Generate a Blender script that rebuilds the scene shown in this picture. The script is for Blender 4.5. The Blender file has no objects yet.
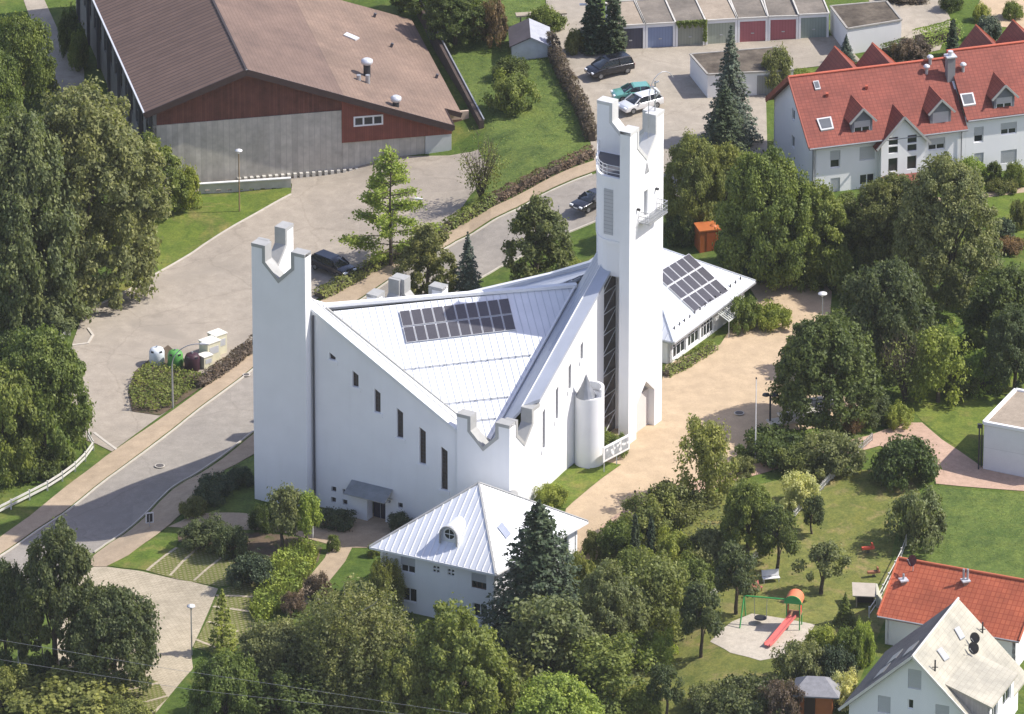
import bpy, bmesh, math, random
import numpy as np
from mathutils import Vector, geometry
# ---------------- camera: long telephoto from a plane, looking 24.5 degrees down ----------------
TH=math.radians(24.5); FPX=9000.0; DD=FPX/11.0
ST,CT=math.sin(TH),math.cos(TH)
CAM=(0.0,-DD*CT,DD*ST)
def ray(px,py):
    a=(px-512)/FPX; b=(357-py)/FPX
    return (a, CT+ST*b, -ST+CT*b)
def GZ(px,py,z=0.0):
    d=ray(px,py); t=(z-CAM[2])/d[2]
    return (CAM[0]+d[0]*t, CAM[1]+d[1]*t, z)
def PJ(p):
    v=[p[i]-CAM[i] for i in range(3)]
    dep=v[1]*CT-v[2]*ST
    return (512+FPX*v[0]/dep, 357-FPX*(v[1]*ST+v[2]*CT)/dep)
def ZAT(x,y,py):
    k=(357-py)/FPX; dy=y-CAM[1]
    return CAM[2]+dy*(k*CT-ST)/(CT+k*ST)
def ONW(px,py,P,Q):
    d=ray(px,py); nx,ny=Q[1]-P[1],-(Q[0]-P[0])
    t=(nx*(P[0]-CAM[0])+ny*(P[1]-CAM[1]))/(nx*d[0]+ny*d[1])
    return tuple(CAM[i]+d[i]*t for i in range(3))
scn = bpy.context.scene
COL = scn.collection
cd = bpy.data.cameras.new('camera'); cam = bpy.data.objects.new('camera', cd); COL.objects.link(cam)
cam.location = CAM; cam.rotation_euler = (math.radians(90)-TH, 0, 0)
cd.sensor_width = 36.0; cd.lens = FPX*36.0/1024.0; cd.clip_start = 1.0; cd.clip_end = 20000.0
scn.camera = cam
# sun: shadows run to the left and slightly towards the viewer
SUN_EL = math.radians(48); SX, SY = 0.9995, 0.03          # horizontal direction towards the sun
w = bpy.data.worlds.new('World'); scn.world = w; w.use_nodes = True
nt = w.node_tree; bg = nt.nodes['Background']; sky = nt.nodes.new('ShaderNodeTexSky')
sky.sky_type = 'NISHITA'; sky.sun_disc = False; sky.sun_elevation = SUN_EL
sky.sun_rotation = math.atan2(SX, SY); sky.altitude = 400; sky.dust_density = 1.0
tint = nt.nodes.new('ShaderNodeMix'); tint.data_type = 'RGBA'; tint.blend_type = 'MULTIPLY'; tint.inputs[0].default_value = 1.0; tint.inputs[7].default_value = (1.17, .97, .97, 1)
nt.links.new(sky.outputs['Color'], tint.inputs[6]); nt.links.new(tint.outputs[2], bg.inputs['Color']); bg.inputs['Strength'].default_value = 0.15
sd = bpy.data.lights.new('sun', 'SUN'); sun = bpy.data.objects.new('sun', sd); COL.objects.link(sun)
sd.energy = 3.9; sd.angle = math.radians(0.53); sd.color = (1.0, 0.955, 0.89)
sv = Vector((SX*math.cos(SUN_EL), SY*math.cos(SUN_EL), math.sin(SUN_EL)))
sun.rotation_euler = sv.to_track_quat('Z', 'Y').to_euler(); sun.location = (60, 10, 80)
scn.view_settings.view_transform = 'Standard'; scn.view_settings.look = 'None'
scn.view_settings.exposure = 0.68; scn.view_settings.gamma = 1.0
scn.render.resolution_x = 1024; scn.render.resolution_y = 714

# ---------------- object helpers ----------------
OFF = {}
def tag(o, label=None, cat=None, group=None, kind=None):
    if label: o['label'] = label
    if cat: o['category'] = cat
    if group: o['group'] = group
    if kind: o['kind'] = kind
    return o
def thing(name, loc, label, cat, group=None, rz=0.0):
    o = bpy.data.objects.new(name, None); COL.objects.link(o)
    o.location = loc; o.rotation_euler = (0, 0, rz); o.empty_display_size = 0.5
    OFF[o.name] = tuple(loc); tag(o, label, cat, group); return o
def copy_tree(o, parent=None):
    c = o.copy(); COL.objects.link(c); c.parent = parent
    for ch in list(o.children): copy_tree(ch, c)
    return c
class MB:
    def __init__(s): s.v = []; s.f = []; s.sm = []
    def face(s, pts, smooth=False):
        n = len(s.v); s.v += [tuple(p) for p in pts]; s.f.append(list(range(n, n+len(pts)))); s.sm.append(smooth); return s
    def mesh(s, vs, fs, smooth=False):
        n = len(s.v); s.v += [tuple(p) for p in vs]
        for f in fs: s.f.append([n+i for i in f]); s.sm.append(smooth)
        return s
    def hexa(s, b, t):           # bottom ring (ccw from above), top ring
        n = len(b); s.mesh(list(b)+list(t), [list(range(n-1, -1, -1)), list(range(n, 2*n))] + [[i, (i+1) % n, n+(i+1) % n, n+i] for i in range(n)]); return s
    def prism(s, poly, z0, z1):
        a = sum(poly[i][0]*poly[(i+1) % len(poly)][1]-poly[(i+1) % len(poly)][0]*poly[i][1] for i in range(len(poly)))
        if a < 0: poly = poly[::-1]
        return s.hexa([(p[0], p[1], z0) for p in poly], [(p[0], p[1], z1) for p in poly])
    def box(s, c, sx, sy, sz, rz=0.0):      # c = centre of the bottom
        ca, sa = math.cos(rz), math.sin(rz)
        q = [(c[0]+x*ca-y*sa, c[1]+x*sa+y*ca) for x, y in ((-sx/2, -sy/2), (sx/2, -sy/2), (sx/2, sy/2), (-sx/2, sy/2))]
        return s.prism(q, c[2], c[2]+sz)
    def bar(s, p, q, w, h=None):
        p, q = Vector(p), Vector(q); d = (q-p).normalized(); h = h or w
        u = d.cross(Vector((0, 0, 1)));  u = Vector((1, 0, 0)) if u.length < 1e-4 else u.normalized()
        t = u.cross(d)
        r = [(-w/2, -h/2), (w/2, -h/2), (w/2, h/2), (-w/2, h/2)]
        a = [p+u*x+t*y for x, y in r]; b = [q+u*x+t*y for x, y in r]
        return s.mesh(a+b, [[0, 1, 2, 3], [7, 6, 5, 4], [0, 4, 5, 1], [1, 5, 6, 2], [2, 6, 7, 3], [3, 7, 4, 0]])
    def tube(s, pts, r, n=8, smooth=True, cap=True):
        pts = [Vector(p) for p in pts]; rs = r if isinstance(r, (list, tuple)) else [r]*len(pts)
        vs = []; ref = None
        for i, p in enumerate(pts):
            d = (pts[min(i+1, len(pts)-1)]-pts[max(i-1, 0)]).normalized()
            if ref is None: ref = Vector((1, 0, 0)) if abs(d.x) < .9 else Vector((0, 1, 0))
            u = (ref-d*ref.dot(d)).normalized(); ref = u; t = d.cross(u)
            vs += [p+(u*math.cos(2*math.pi*k/n)+t*math.sin(2*math.pi*k/n))*rs[i] for k in range(n)]
        fs = [[i*n+k, i*n+(k+1) % n, (i+1)*n+(k+1) % n, (i+1)*n+k] for i in range(len(pts)-1) for k in range(n)]
        s.mesh(vs, fs, smooth)
        if cap:
            s.face([vs[k] for k in range(n-1, -1, -1)]); s.face([vs[(len(pts)-1)*n+k] for k in range(n)])
        return s
    def lathe(s, c, prof, n=24, smooth=True):   # prof: (r, z) from bottom to top
        vs = [(c[0]+r*math.cos(2*math.pi*k/n), c[1]+r*math.sin(2*math.pi*k/n), c[2]+z) for r, z in prof for k in range(n)]
        fs = [[i*n+k, i*n+(k+1) % n, (i+1)*n+(k+1) % n, (i+1)*n+k] for i in range(len(prof)-1) for k in range(n)]
        s.mesh(vs, fs, smooth); s.face(vs[:n][::-1]); s.face(vs[-n:]); return s
    def build(s, name, mat, parent=None, label=None, local=False):
        me = bpy.data.meshes.new(name); off = (0, 0, 0)
        if parent is not None and not local: off = OFF.get(parent.name, (0, 0, 0))
        me.from_pydata([(p[0]-off[0], p[1]-off[1], p[2]-off[2]) for p in s.v], [], s.f)
        me.validate(); me.update()
        if len(me.polygons) == len(s.sm): me.polygons.foreach_set('use_smooth', s.sm)
        me.materials.append(mat); autouv(me)
        o = bpy.data.objects.new(name, me); COL.objects.link(o)
        if parent is not None: o.parent = parent; OFF[o.name] = off
        if label: o['label'] = label
        return o
def autouv(me):
    uvl = me.uv_layers.new(name='UVMap'); vs = me.vertices; data = np.zeros(len(me.loops)*2)
    for p in me.polygons:
        n = p.normal
        if abs(n.z) > .985: u = Vector((1, 0, 0))
        else: u = Vector((0, 0, 1)).cross(n).normalized()
        v = n.cross(u)
        for li in p.loop_indices:
            co = vs[me.loops[li].vertex_index].co
            data[2*li] = co.dot(u); data[2*li+1] = co.dot(v)
    uvl.data.foreach_set('uv', data)

# ---------------- materials ----------------
MATS = {}
def nodes_of(name, rough=0.8, metal=0.0, spec=0.3):
    m = bpy.data.materials.new(name); m.use_nodes = True; nt = m.node_tree; b = nt.nodes['Principled BSDF']
    b.inputs['Roughness'].default_value = rough; b.inputs['Metallic'].default_value = metal
    b.inputs['Specular IOR Level'].default_value = spec; MATS[name] = m; return m, nt, b
def N(nt, t, **k):
    n = nt.nodes.new(t)
    for a, v in k.items():
        if a in n.inputs: n.inputs[a].default_value = v
        else: setattr(n, a, v)
    return n
def ramp(nt, src, stops):
    r = nt.nodes.new('ShaderNodeValToRGB'); e = r.color_ramp.elements
    while len(e) < len(stops): e.new(0.5)
    for i, (p, c) in enumerate(stops): e[i].position = p; e[i].color = (c[0], c[1], c[2], 1)
    nt.links.new(src, r.inputs['Fac']); return r.outputs['Color']
def mix(nt, a, b, f, mode='MIX'):
    m = nt.nodes.new('ShaderNodeMix'); m.data_type = 'RGBA'; m.blend_type = mode
    for s, x in ((6, a), (7, b)):
        if isinstance(x, tuple): m.inputs[s].default_value = (x[0], x[1], x[2], 1)
        else: nt.links.new(x, m.inputs[s])
    if isinstance(f, (int, float)): m.inputs[0].default_value = f
    else: nt.links.new(f, m.inputs[0])
    return m.outputs[2]
def noise(nt, scale, detail=4, rough=.55, vec=None, dist=0):
    n = N(nt, 'ShaderNodeTexNoise', Scale=scale, Detail=detail, Roughness=rough, Distortion=dist)
    if vec is None: vec = nt.nodes.new('ShaderNodeNewGeometry').outputs['Position']
    nt.links.new(vec, n.inputs['Vector']); return n.outputs['Fac']
def bump(nt, b, h, strength=.3, dist=.02):
    k = N(nt, 'ShaderNodeBump', Strength=strength, Distance=dist); nt.links.new(h, k.inputs['Height']); nt.links.new(k.outputs[0], b.inputs['Normal'])
def uvvec(nt, scale=(1, 1, 1), rot=0.0, loc=(0, 0, 0)):
    u = nt.nodes.new('ShaderNodeUVMap'); mp = nt.nodes.new('ShaderNodeMapping'); mp.inputs['Scale'].default_value = scale
    mp.inputs['Rotation'].default_value = (0, 0, rot); mp.inputs['Location'].default_value = loc
    nt.links.new(u.outputs[0], mp.inputs['Vector']); return mp.outputs[0]
def m_plain(name, c, rough=.7, metal=0, var=.12, scale=1.5, spec=.3, bs=0.0):
    m, nt, b = nodes_of(name, rough, metal, spec)
    f = noise(nt, scale, 5, .6); d = tuple(x*(1-var) for x in c); e = tuple(min(1, x*(1+var*.6)) for x in c)
    nt.links.new(ramp(nt, f, [(.3, d), (.7, e)]), b.inputs['Base Color'])
    if bs: bump(nt, b, noise(nt, 25, 3), bs, .01)
    return m
def m_plaster(name, c, stain=.055):
    m, nt, b = nodes_of(name, .88, 0, .2)
    f = noise(nt, .35, 5, .6); base = ramp(nt, f, [(.3, tuple(x*.93 for x in c)), (.7, c)])
    g = nt.nodes.new('ShaderNodeNewGeometry'); mp = nt.nodes.new('ShaderNodeMapping'); mp.inputs['Scale'].default_value = (1.6, 1.6, .12)
    nt.links.new(g.outputs['Position'], mp.inputs['Vector']); st = noise(nt, 1.0, 5, .65, mp.outputs[0])
    dirt = tuple(x*y for x, y in zip(c, (.80, .79, .76)))
    fac = nt.nodes.new('ShaderNodeMapRange'); fac.inputs[1].default_value = .52; fac.inputs[2].default_value = .8; fac.inputs[4].default_value = stain*4
    nt.links.new(st, fac.inputs[0]); nt.links.new(mix(nt, base, dirt, fac.outputs[0]), b.inputs['Base Color'])
    bump(nt, b, noise(nt, 30, 3), .15, .01); return m
def m_bands(name, c, c2, period, width, rough=.6, axis='u', var=.12, strength=.6, nscale=1.2):
    """lines every period metres along UV u (vertical joints) or v (courses)"""
    m, nt, b = nodes_of(name, rough, 0, .3)
    u = nt.nodes.new('ShaderNodeUVMap'); sp = nt.nodes.new('ShaderNodeSeparateXYZ'); nt.links.new(u.outputs[0], sp.inputs[0])
    d = N(nt, 'ShaderNodeMath', operation='DIVIDE'); d.inputs[1].default_value = period; nt.links.new(sp.outputs[0 if axis == 'u' else 1], d.inputs[0])
    fr = N(nt, 'ShaderNodeMath', operation='FRACT'); nt.links.new(d.outputs[0], fr.inputs[0])
    fl = N(nt, 'ShaderNodeMath', operation='FLOOR'); nt.links.new(d.outputs[0], fl.inputs[0])
    wn = N(nt, 'ShaderNodeTexWhiteNoise', noise_dimensions='1D'); nt.links.new(fl.outputs[0], wn.inputs['W'])
    lt = N(nt, 'ShaderNodeMath', operation='LESS_THAN'); lt.inputs[1].default_value = width/period; nt.links.new(fr.outputs[0], lt.inputs[0])
    f = noise(nt, nscale, 5, .6); base = ramp(nt, f, [(.3, tuple(x*(1-var) for x in c)), (.7, tuple(x*(1+var*.6) for x in c))])
    rb = ramp(nt, wn.outputs['Value'], [(0, tuple([1-var]*3)), (1, (1, 1, 1))])
    base = mix(nt, base, rb, 1.0, 'MULTIPLY')
    nt.links.new(mix(nt, base, c2, lt.outputs[0]), b.inputs['Base Color']); bump(nt, b, fr.outputs[0], strength, .03); return m
def m_tiles(name, cols, cw=.30, rh=.36, mortar=.02, mc=(.05, .03, .025), rough=.75, nsc=.5, patch=None):
    m, nt, b = nodes_of(name, rough, 0, .25)
    v = uvvec(nt); br = N(nt, 'ShaderNodeTexBrick', Scale=1.0, **{'Mortar Size': mortar, 'Brick Width': cw, 'Row Height': rh, 'Bias': 0.0, 'Mortar Smooth': .3})
    br.offset = 0.0; nt.links.new(v, br.inputs['Vector'])
    br.inputs['Color1'].default_value = (*cols[0], 1); br.inputs['Color2'].default_value = (*cols[1], 1); br.inputs['Mortar'].default_value = (*mc, 1)
    f = noise(nt, nsc, 6, .65); t = ramp(nt, f, [(.32, (.72, .72, .72)), (.68, (1.1, 1.08, 1.05))])
    out = mix(nt, br.outputs['Color'], t, 1.0, 'MULTIPLY')
    if patch:
        f2 = noise(nt, 2.2, 6, .7); p = ramp(nt, f2, [(.62, (0, 0, 0)), (.72, (1, 1, 1))]); out = mix(nt, out, patch, p)
    nt.links.new(out, b.inputs['Base Color']); bump(nt, b, br.outputs['Fac'], -.5, .03); return m
def m_ground(name, c1, c2, c3=None, s1=.08, s2=1.2, rough=.95, bs=.3, spots=None, fine=9.0):
    grass = name.endswith(('grass', 'lawn', 'meadow')); hard = name.endswith('asphalt')
    m, nt, b = nodes_of(name, rough, 0, .15)
    a = ramp(nt, noise(nt, s1, 6, .6), [(.35, c1), (.65, c2)])
    f2 = noise(nt, s2, 6, .7); tone = ramp(nt, f2, [(.3, (.82, .82, .82)), (.7, (1.1, 1.1, 1.1))]); a = mix(nt, a, tone, 1.0, 'MULTIPLY')
    f3 = noise(nt, fine, 3, .7); t3 = ramp(nt, f3, [(.3, (.86, .86, .86)), (.7, (1.1, 1.1, 1.1))]); a = mix(nt, a, t3, 1.0, 'MULTIPLY')
    if c3: a = mix(nt, a, c3, ramp(nt, noise(nt, s1*3.2, 6, .65, dist=.6), [(.52, (0, 0, 0)), (.68, (1, 1, 1))]))
    if grass:
        a = mix(nt, a, ramp(nt, noise(nt, .55, 6, .75, dist=.4), [(.34, (.66, .74, .72)), (.5, (1, 1, 1)), (.68, (1.22, 1.12, 1.05))]), 1.0, 'MULTIPLY')
        a = mix(nt, a, ramp(nt, noise(nt, 4.2, 4, .8), [(.36, (.68, .72, .7)), (.62, (1.12, 1.1, 1.05))]), 1.0, 'MULTIPLY')
    if hard:
        g2 = nt.nodes.new('ShaderNodeNewGeometry'); vo = N(nt, 'ShaderNodeTexVoronoi', Scale=.085, feature='DISTANCE_TO_EDGE'); wp = nt.nodes.new('ShaderNodeMix'); wp.data_type = 'RGBA'; wp.blend_type = 'LINEAR_LIGHT'; wp.inputs[0].default_value = .8
        nn = N(nt, 'ShaderNodeTexNoise', Scale=.5, Detail=5.0); nt.links.new(g2.outputs['Position'], nn.inputs['Vector']); nt.links.new(g2.outputs['Position'], wp.inputs[6]); nt.links.new(nn.outputs['Color'], wp.inputs[7]); nt.links.new(wp.outputs[2], vo.inputs['Vector'])
        a = mix(nt, a, ramp(nt, vo.outputs['Distance'], [(0, (.87, .865, .86)), (.010, (1, 1, 1))]), 1.0, 'MULTIPLY')
        v2 = N(nt, 'ShaderNodeTexVoronoi', Scale=.11, feature='F1', distance='CHEBYCHEV'); nt.links.new(g2.outputs['Position'], v2.inputs['Vector'])
        a = mix(nt, a, ramp(nt, v2.outputs['Color'], [(.15, (.93, .93, .935)), (.4, (1, 1, 1)), (.9, (1.035, 1.03, 1.02))]), 1.0, 'MULTIPLY')
        a = mix(nt, a, ramp(nt, noise(nt, .9, 5, .8), [(.26, (.78, .78, .78)), (.36, (1, 1, 1))]), 1.0, 'MULTIPLY')
    if spots: a = mix(nt, a, spots, ramp(nt, noise(nt, .9, 4, .7), [(.60, (0, 0, 0)), (.66, (.8, .8, .8))]))
    nt.links.new(a, b.inputs['Base Color']); bump(nt, b, f3, bs, .05); return m
def m_leaf(name, dark, light, tr=.36, rough=.55):
    m = bpy.data.materials.new(name); m.use_nodes = True; nt = m.node_tree; MATS[name] = m
    b = nt.nodes['Principled BSDF']; b.inputs['Roughness'].default_value = rough; b.inputs['Specular IOR Level'].default_value = .25
    g = nt.nodes.new('ShaderNodeNewGeometry'); oi = nt.nodes.new('ShaderNodeObjectInfo')
    c = ramp(nt, g.outputs['Random Per Island'], [(0, dark), (1, light)])
    n = noise(nt, .45, 3, .6); t = ramp(nt, n, [(.35, (.78, .82, .85)), (.65, (1.15, 1.1, .95))]); c = mix(nt, c, t, 1.0, 'MULTIPLY')
    t2 = ramp(nt, oi.outputs['Random'], [(0, (.82, .88, .9)), (1, (1.12, 1.06, 1.0))]); c = mix(nt, c, t2, 1.0, 'MULTIPLY')
    nt.links.new(c, b.inputs['Base Color'])
    tl = nt.nodes.new('ShaderNodeBsdfTranslucent'); ms = nt.nodes.new('ShaderNodeMixShader'); ms.inputs[0].default_value = tr
    nt.links.new(mix(nt, c, (1.3, 1.4, .7), 1.0, 'MULTIPLY'), tl.inputs['Color'])
    nt.links.new(b.outputs[0], ms.inputs[1]); nt.links.new(tl.outputs[0], ms.inputs[2])
    nt.links.new(ms.outputs[0], nt.nodes['Material Output'].inputs['Surface']); return m

WHITE = m_plaster('white_plaster', (.80, .80, .79))
WHITE2 = m_plaster('white_render', (.76, .755, .73))
CAPM = m_plain('grey_coping_sheet', (.36, .36, .34), .55, .0, .1)
ROOFW = m_plain('pale_metal_roof', (.72, .74, .76), .42, .25, .07, .6, .5)
ROOFG = m_plain('grey_metal_roof', (.47, .50, .55), .5, .3, .08, .6, .5)  # darker blue-grey sheet for the right and back roof strips
SEAM = m_plain('roof_seam_metal', (.55, .58, .61), .45, .25, .05)
WTRIM = m_plain('white_metal_trim', (.78, .78, .77), .5, 0, .04)
GTRIM = m_plain('dark_grey_trim', (.09, .09, .10), .5, .1, .1)
GLASS = m_plain('dark_window_glass', (.025, .03, .035), .12, 0, .3, .8, .6)
PANE = m_plain('leaded_glass', (.055, .04, .038), .3, 0, .5, 4, .5)
SHUT = m_bands('grey_roller_blind', (.50, .51, .53), (.36, .37, .39), .10, .02, .6, 'v', .04)
PVM = m_plain('solar_cell', (.060, .058, .070), .32, .0, .45, 11, .6)
ALU = m_plain('aluminium_frame', (.62, .63, .64), .4, .3, .05)
STEEL = m_plain('galvanised_steel', (.42, .43, .44), .45, .5, .1)
DARKST = m_plain('dark_steel', (.05, .05, .055), .5, .4, .1)
CONC = m_bands('board_marked_concrete', (.52, .49, .42), (.37, .345, .30), .55, .05, .9, 'u', .2, .3)
CONC2 = m_plain('pale_concrete', (0.529, 0.506, 0.448), .9, 0, .15, 1.0, .2, .2)
WOOD = m_bands('red_brown_boarding', (.17, .066, .046), (.085, .035, .028), .22, .03, .8, 'u', .3, .4)
WOODR = m_bands('red_boarding', (.23, .075, .05), (.15, .042, .032), .22, .03, .8, 'u', .18, .4)
BARK = m_plain('bark', (.10, .08, .06), .95, 0, .35, 5, .1, .5)
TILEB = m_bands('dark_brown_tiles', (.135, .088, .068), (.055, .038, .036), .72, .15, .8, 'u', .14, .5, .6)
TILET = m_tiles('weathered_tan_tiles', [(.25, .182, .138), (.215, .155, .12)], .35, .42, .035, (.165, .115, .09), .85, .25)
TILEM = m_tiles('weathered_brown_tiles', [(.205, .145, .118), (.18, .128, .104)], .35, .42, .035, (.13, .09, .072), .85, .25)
TILER = m_tiles('red_clay_tiles', [(.275, .080, .055), (.235, .066, .046)], .40, .34, .03, (.17, .046, .034), .7, .3)
TILEK = m_bands('shaded_brown_red_tiles', (.20, .06, .045), (.09, .03, .025), .62, .12, .7, 'u', .1)
TILEO = m_tiles('orange_clay_tiles', [(.44, .125, .062), (.37, .10, .052)], .42, .50, .045, (.30, .07, .035), .65, .35, (.22, .07, .045))
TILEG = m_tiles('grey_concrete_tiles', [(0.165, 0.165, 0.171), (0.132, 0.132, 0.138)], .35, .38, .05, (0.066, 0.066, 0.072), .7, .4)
TILEC = m_tiles('cream_roof_tiles', [(.43, .41, .335), (.40, .38, .31)], .6, .42, .02, (.33, .31, .25), .7, .4)
FELT = m_ground('weathered_felt', (0.149, 0.132, 0.110), (0.230, 0.201, 0.165), None, .4, 2.0)
FELTT = m_ground('tan_gravel_felt', (.30, .25, .19), (.36, .30, .23), None, .4, 2.0)
M_GRASS = m_ground('meadow_grass', (0.072, 0.119, 0.022), (0.111, 0.156, 0.030), (0.150, 0.163, 0.042), .06, 1.6, bs=.8)
M_LAWN = m_ground('mown_lawn', (0.106, 0.162, 0.025), (0.150, 0.186, 0.037), (0.213, 0.192, 0.063), .07, 1.2, bs=.5)
M_DRY = m_ground('dry_lawn', (0.146, 0.162, 0.040), (0.190, 0.198, 0.057), (0.269, 0.216, 0.098), .11, 1.4, bs=.5)
M_MEADOW = m_ground('lush_meadow', (.10, .145, .035), (.14, .185, .045), (.075, .11, .03), .12, .9, bs=1.0, fine=4)
M_STREET = m_ground('street_asphalt', (.285, .258, .22), (.315, .285, .243), (.265, .24, .205), .05, 1.0, bs=.15)
M_YARD = m_ground('yard_asphalt', (.335, .292, .235), (.375, .328, .265), (.295, .26, .212), .045, .7, bs=.15)
M_COURT = m_ground('court_asphalt', (.34, .30, .238), (.375, .33, .265), (.30, .265, .212), .07, .8, bs=.15)
M_WALK = m_ground('tan_pavement', (.375, .292, .20), (.415, .325, .225), None, .1, 1.0, bs=.2)
M_PLAZA = m_ground('tan_plaza_paving', (.455, .345, .225), (.495, .38, .25), (.415, .318, .212), .06, .7, bs=.2)
M_PINK = m_ground('pink_block_path', (0.441, 0.304, 0.220), (0.483, 0.336, 0.250), None, .2, 2.0, bs=.3)
M_KERB = m_plain('pale_kerb_stone', (.50, .46, .39), .85, 0, .12)
M_SAND = m_ground('fine_gravel', (0.440, 0.389, 0.315), (0.506, 0.454, 0.367), None, .2, 2.0, bs=.4)
M_SOIL = m_ground('bark_mulch', (.09, .07, .05), (.16, .115, .075), (.07, .09, .025), .3, 2.5, bs=.8)
def m_paver(name, c, c2, bw, bh, mort, rot):
    m, nt, b = nodes_of(name, .9, 0, .15); g = nt.nodes.new('ShaderNodeNewGeometry'); mp = nt.nodes.new('ShaderNodeMapping')
    mp.inputs['Rotation'].default_value = (0, 0, rot); nt.links.new(g.outputs['Position'], mp.inputs[0])
    br = N(nt, 'ShaderNodeTexBrick', Scale=1.0, **{'Mortar Size': mort, 'Brick Width': bw, 'Row Height': bh}); nt.links.new(mp.outputs[0], br.inputs['Vector'])
    br.inputs['Color1'].default_value = (*c, 1); br.inputs['Color2'].default_value = tuple(x*.88 for x in c)+(1,); br.inputs['Mortar'].default_value = (*c2, 1)
    t = ramp(nt, noise(nt, .8, 6, .65), [(.3, (.8, .8, .78)), (.7, (1.08, 1.08, 1.08))])
    nt.links.new(mix(nt, br.outputs['Color'], t, 1.0, 'MULTIPLY'), b.inputs['Base Color']); return m
M_PAVE = m_paver('beige_block_paving', (0.494, 0.426, 0.308), (0.345, 0.291, 0.209), .5, .25, .03, .5)
M_TURF = m_paver('turf_paver', (0.312, 0.260, 0.156), (0.143, 0.156, 0.042), .45, .3, .10, .5)

# ---------------- light summer haze: one closed box round camera and scene, sky outside it ----------------
def haze_box():
    m = MB(); m.prism([(-2900, -1100), (2900, -1100), (2900, 6400), (-2900, 6400)], -60, CAM[2]+30)
    hm = bpy.data.materials.new('haze_air'); hm.use_nodes = True; nt = hm.node_tree; nt.nodes.remove(nt.nodes['Principled BSDF'])
    pv = nt.nodes.new('ShaderNodeVolumePrincipled'); pv.inputs['Color'].default_value = (.92, .96, .95, 1); pv.inputs['Density'].default_value = HAZE
    nt.links.new(pv.outputs[0], nt.nodes['Material Output'].inputs['Volume']); o = m.build('haze', hm); o['kind'] = 'stuff'
HAZE = .000028
haze_box()
# ---------------- terrain ----------------
CP = [(0,560,-3.3),(100,525,-3.1),(180,455,-2.8),(245,405,-2.4),(350,325,-1.6),(456,258,-.5),(540,212,.8),(590,188,1.7),(40,620,-3.0),(20,700,-2.6),
 (100,600,-2.3),(100,700,-1.8),(190,655,-1.3),(190,540,-1.5),(240,505,-.3),(300,512,0),(340,518,0),(380,520,0),(420,530,0),(450,540,0),(400,605,0),(330,650,-.3),(300,560,-.3),(300,720,-.8),(450,640,-.1),
 (572,463,4.1),(537,490,3.7),(620,450,4.1),(578,580,1.2),(640,440,4.1),(670,360,3.9),(800,420,4),(760,300,3.9),(900,450,3.7),(700,500,3.6),
 (760,630,2.5),(900,640,2.6),(620,650,1.0),(540,700,0.3),(1000,500,3.4),(1000,700,2.2),(860,700,2.2),(1010,220,3.4),(150,260,-2.4),(60,300,-2.7),(0,420,-2.8),(200,330,-2.5),(110,400,-2.8),(50,450,-3.2),
 (300,240,-1.6),(400,210,-.7),(300,180,-1.0),(200,190,-1.4),(440,165,.2),(590,165,2.2),(620,60,3),(700,40,3),(850,190,3.2),(850,30,3.2),(560,90,2.8),(520,130,2.0),(700,150,3.2),(60,30,-1),(490,20,2.8),(450,60,1.8),(0,120,-1.5)]
_c = np.array([GZ(a, b, z) for a, b, z in CP])
def Harr(x, y):
    x = np.asarray(x, float); y = np.asarray(y, float)
    d2 = (x[..., None]-_c[:, 0])**2+(y[..., None]-_c[:, 1])**2+9.0
    wt = d2**-1.9; far = 1e-7
    return (wt*_c[:, 2]).sum(-1)/(wt.sum(-1)+far*1e-1)
_gx = np.arange(-220, 221, 2.0); _gy = np.arange(-220, 261, 2.0)
_X, _Y = np.meshgrid(_gx, _gy, indexing='ij'); _Z = Harr(_X, _Y)
# the parish house stands in a level garden terrace cut in front of the church
def H(x, y):
    i = min(max((x+220)/2.0, 0), len(_gx)-1.001); j = min(max((y+220)/2.0, 0), len(_gy)-1.001)
    a, b = int(i), int(j); fx, fy = i-a, j-b
    z00, z10, z01, z11 = _Z[a, b], _Z[a+1, b], _Z[a, b+1], _Z[a+1, b+1]
    return float(z00+(z10-z00)*fx+(z11-z10)*fy) if fx >= fy else float(z00+(z01-z00)*fy+(z11-z01)*fx)
def G(px, py, dz=0.0):
    z = 1.0
    for _ in range(14):
        p = GZ(px, py, z); z = .5*z+.5*H(p[0], p[1])
    p = GZ(px, py, H(p[0], p[1])); return Vector((p[0], p[1], H(p[0], p[1])+dz))
xs = [-2600, -1500, -900, -500, -320]+list(_gx)+[320, 500, 900, 1500, 2600]
ys = [-820+i*120 for i in range(5)]+list(_gy)+[320, 500, 900, 1500, 3200, 6000]
vs = [(x, y, H(x, y)) for x in xs for y in ys]; ny = len(ys)
fs = [f for i in range(len(xs)-1) for j in range(ny-1) for f in ([i*ny+j, (i+1)*ny+j, (i+1)*ny+j+1], [i*ny+j, (i+1)*ny+j+1, i*ny+j+1])]
g = MB(); g.mesh(vs, fs, True); tag(g.build('ground', M_GRASS), kind='structure')

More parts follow.
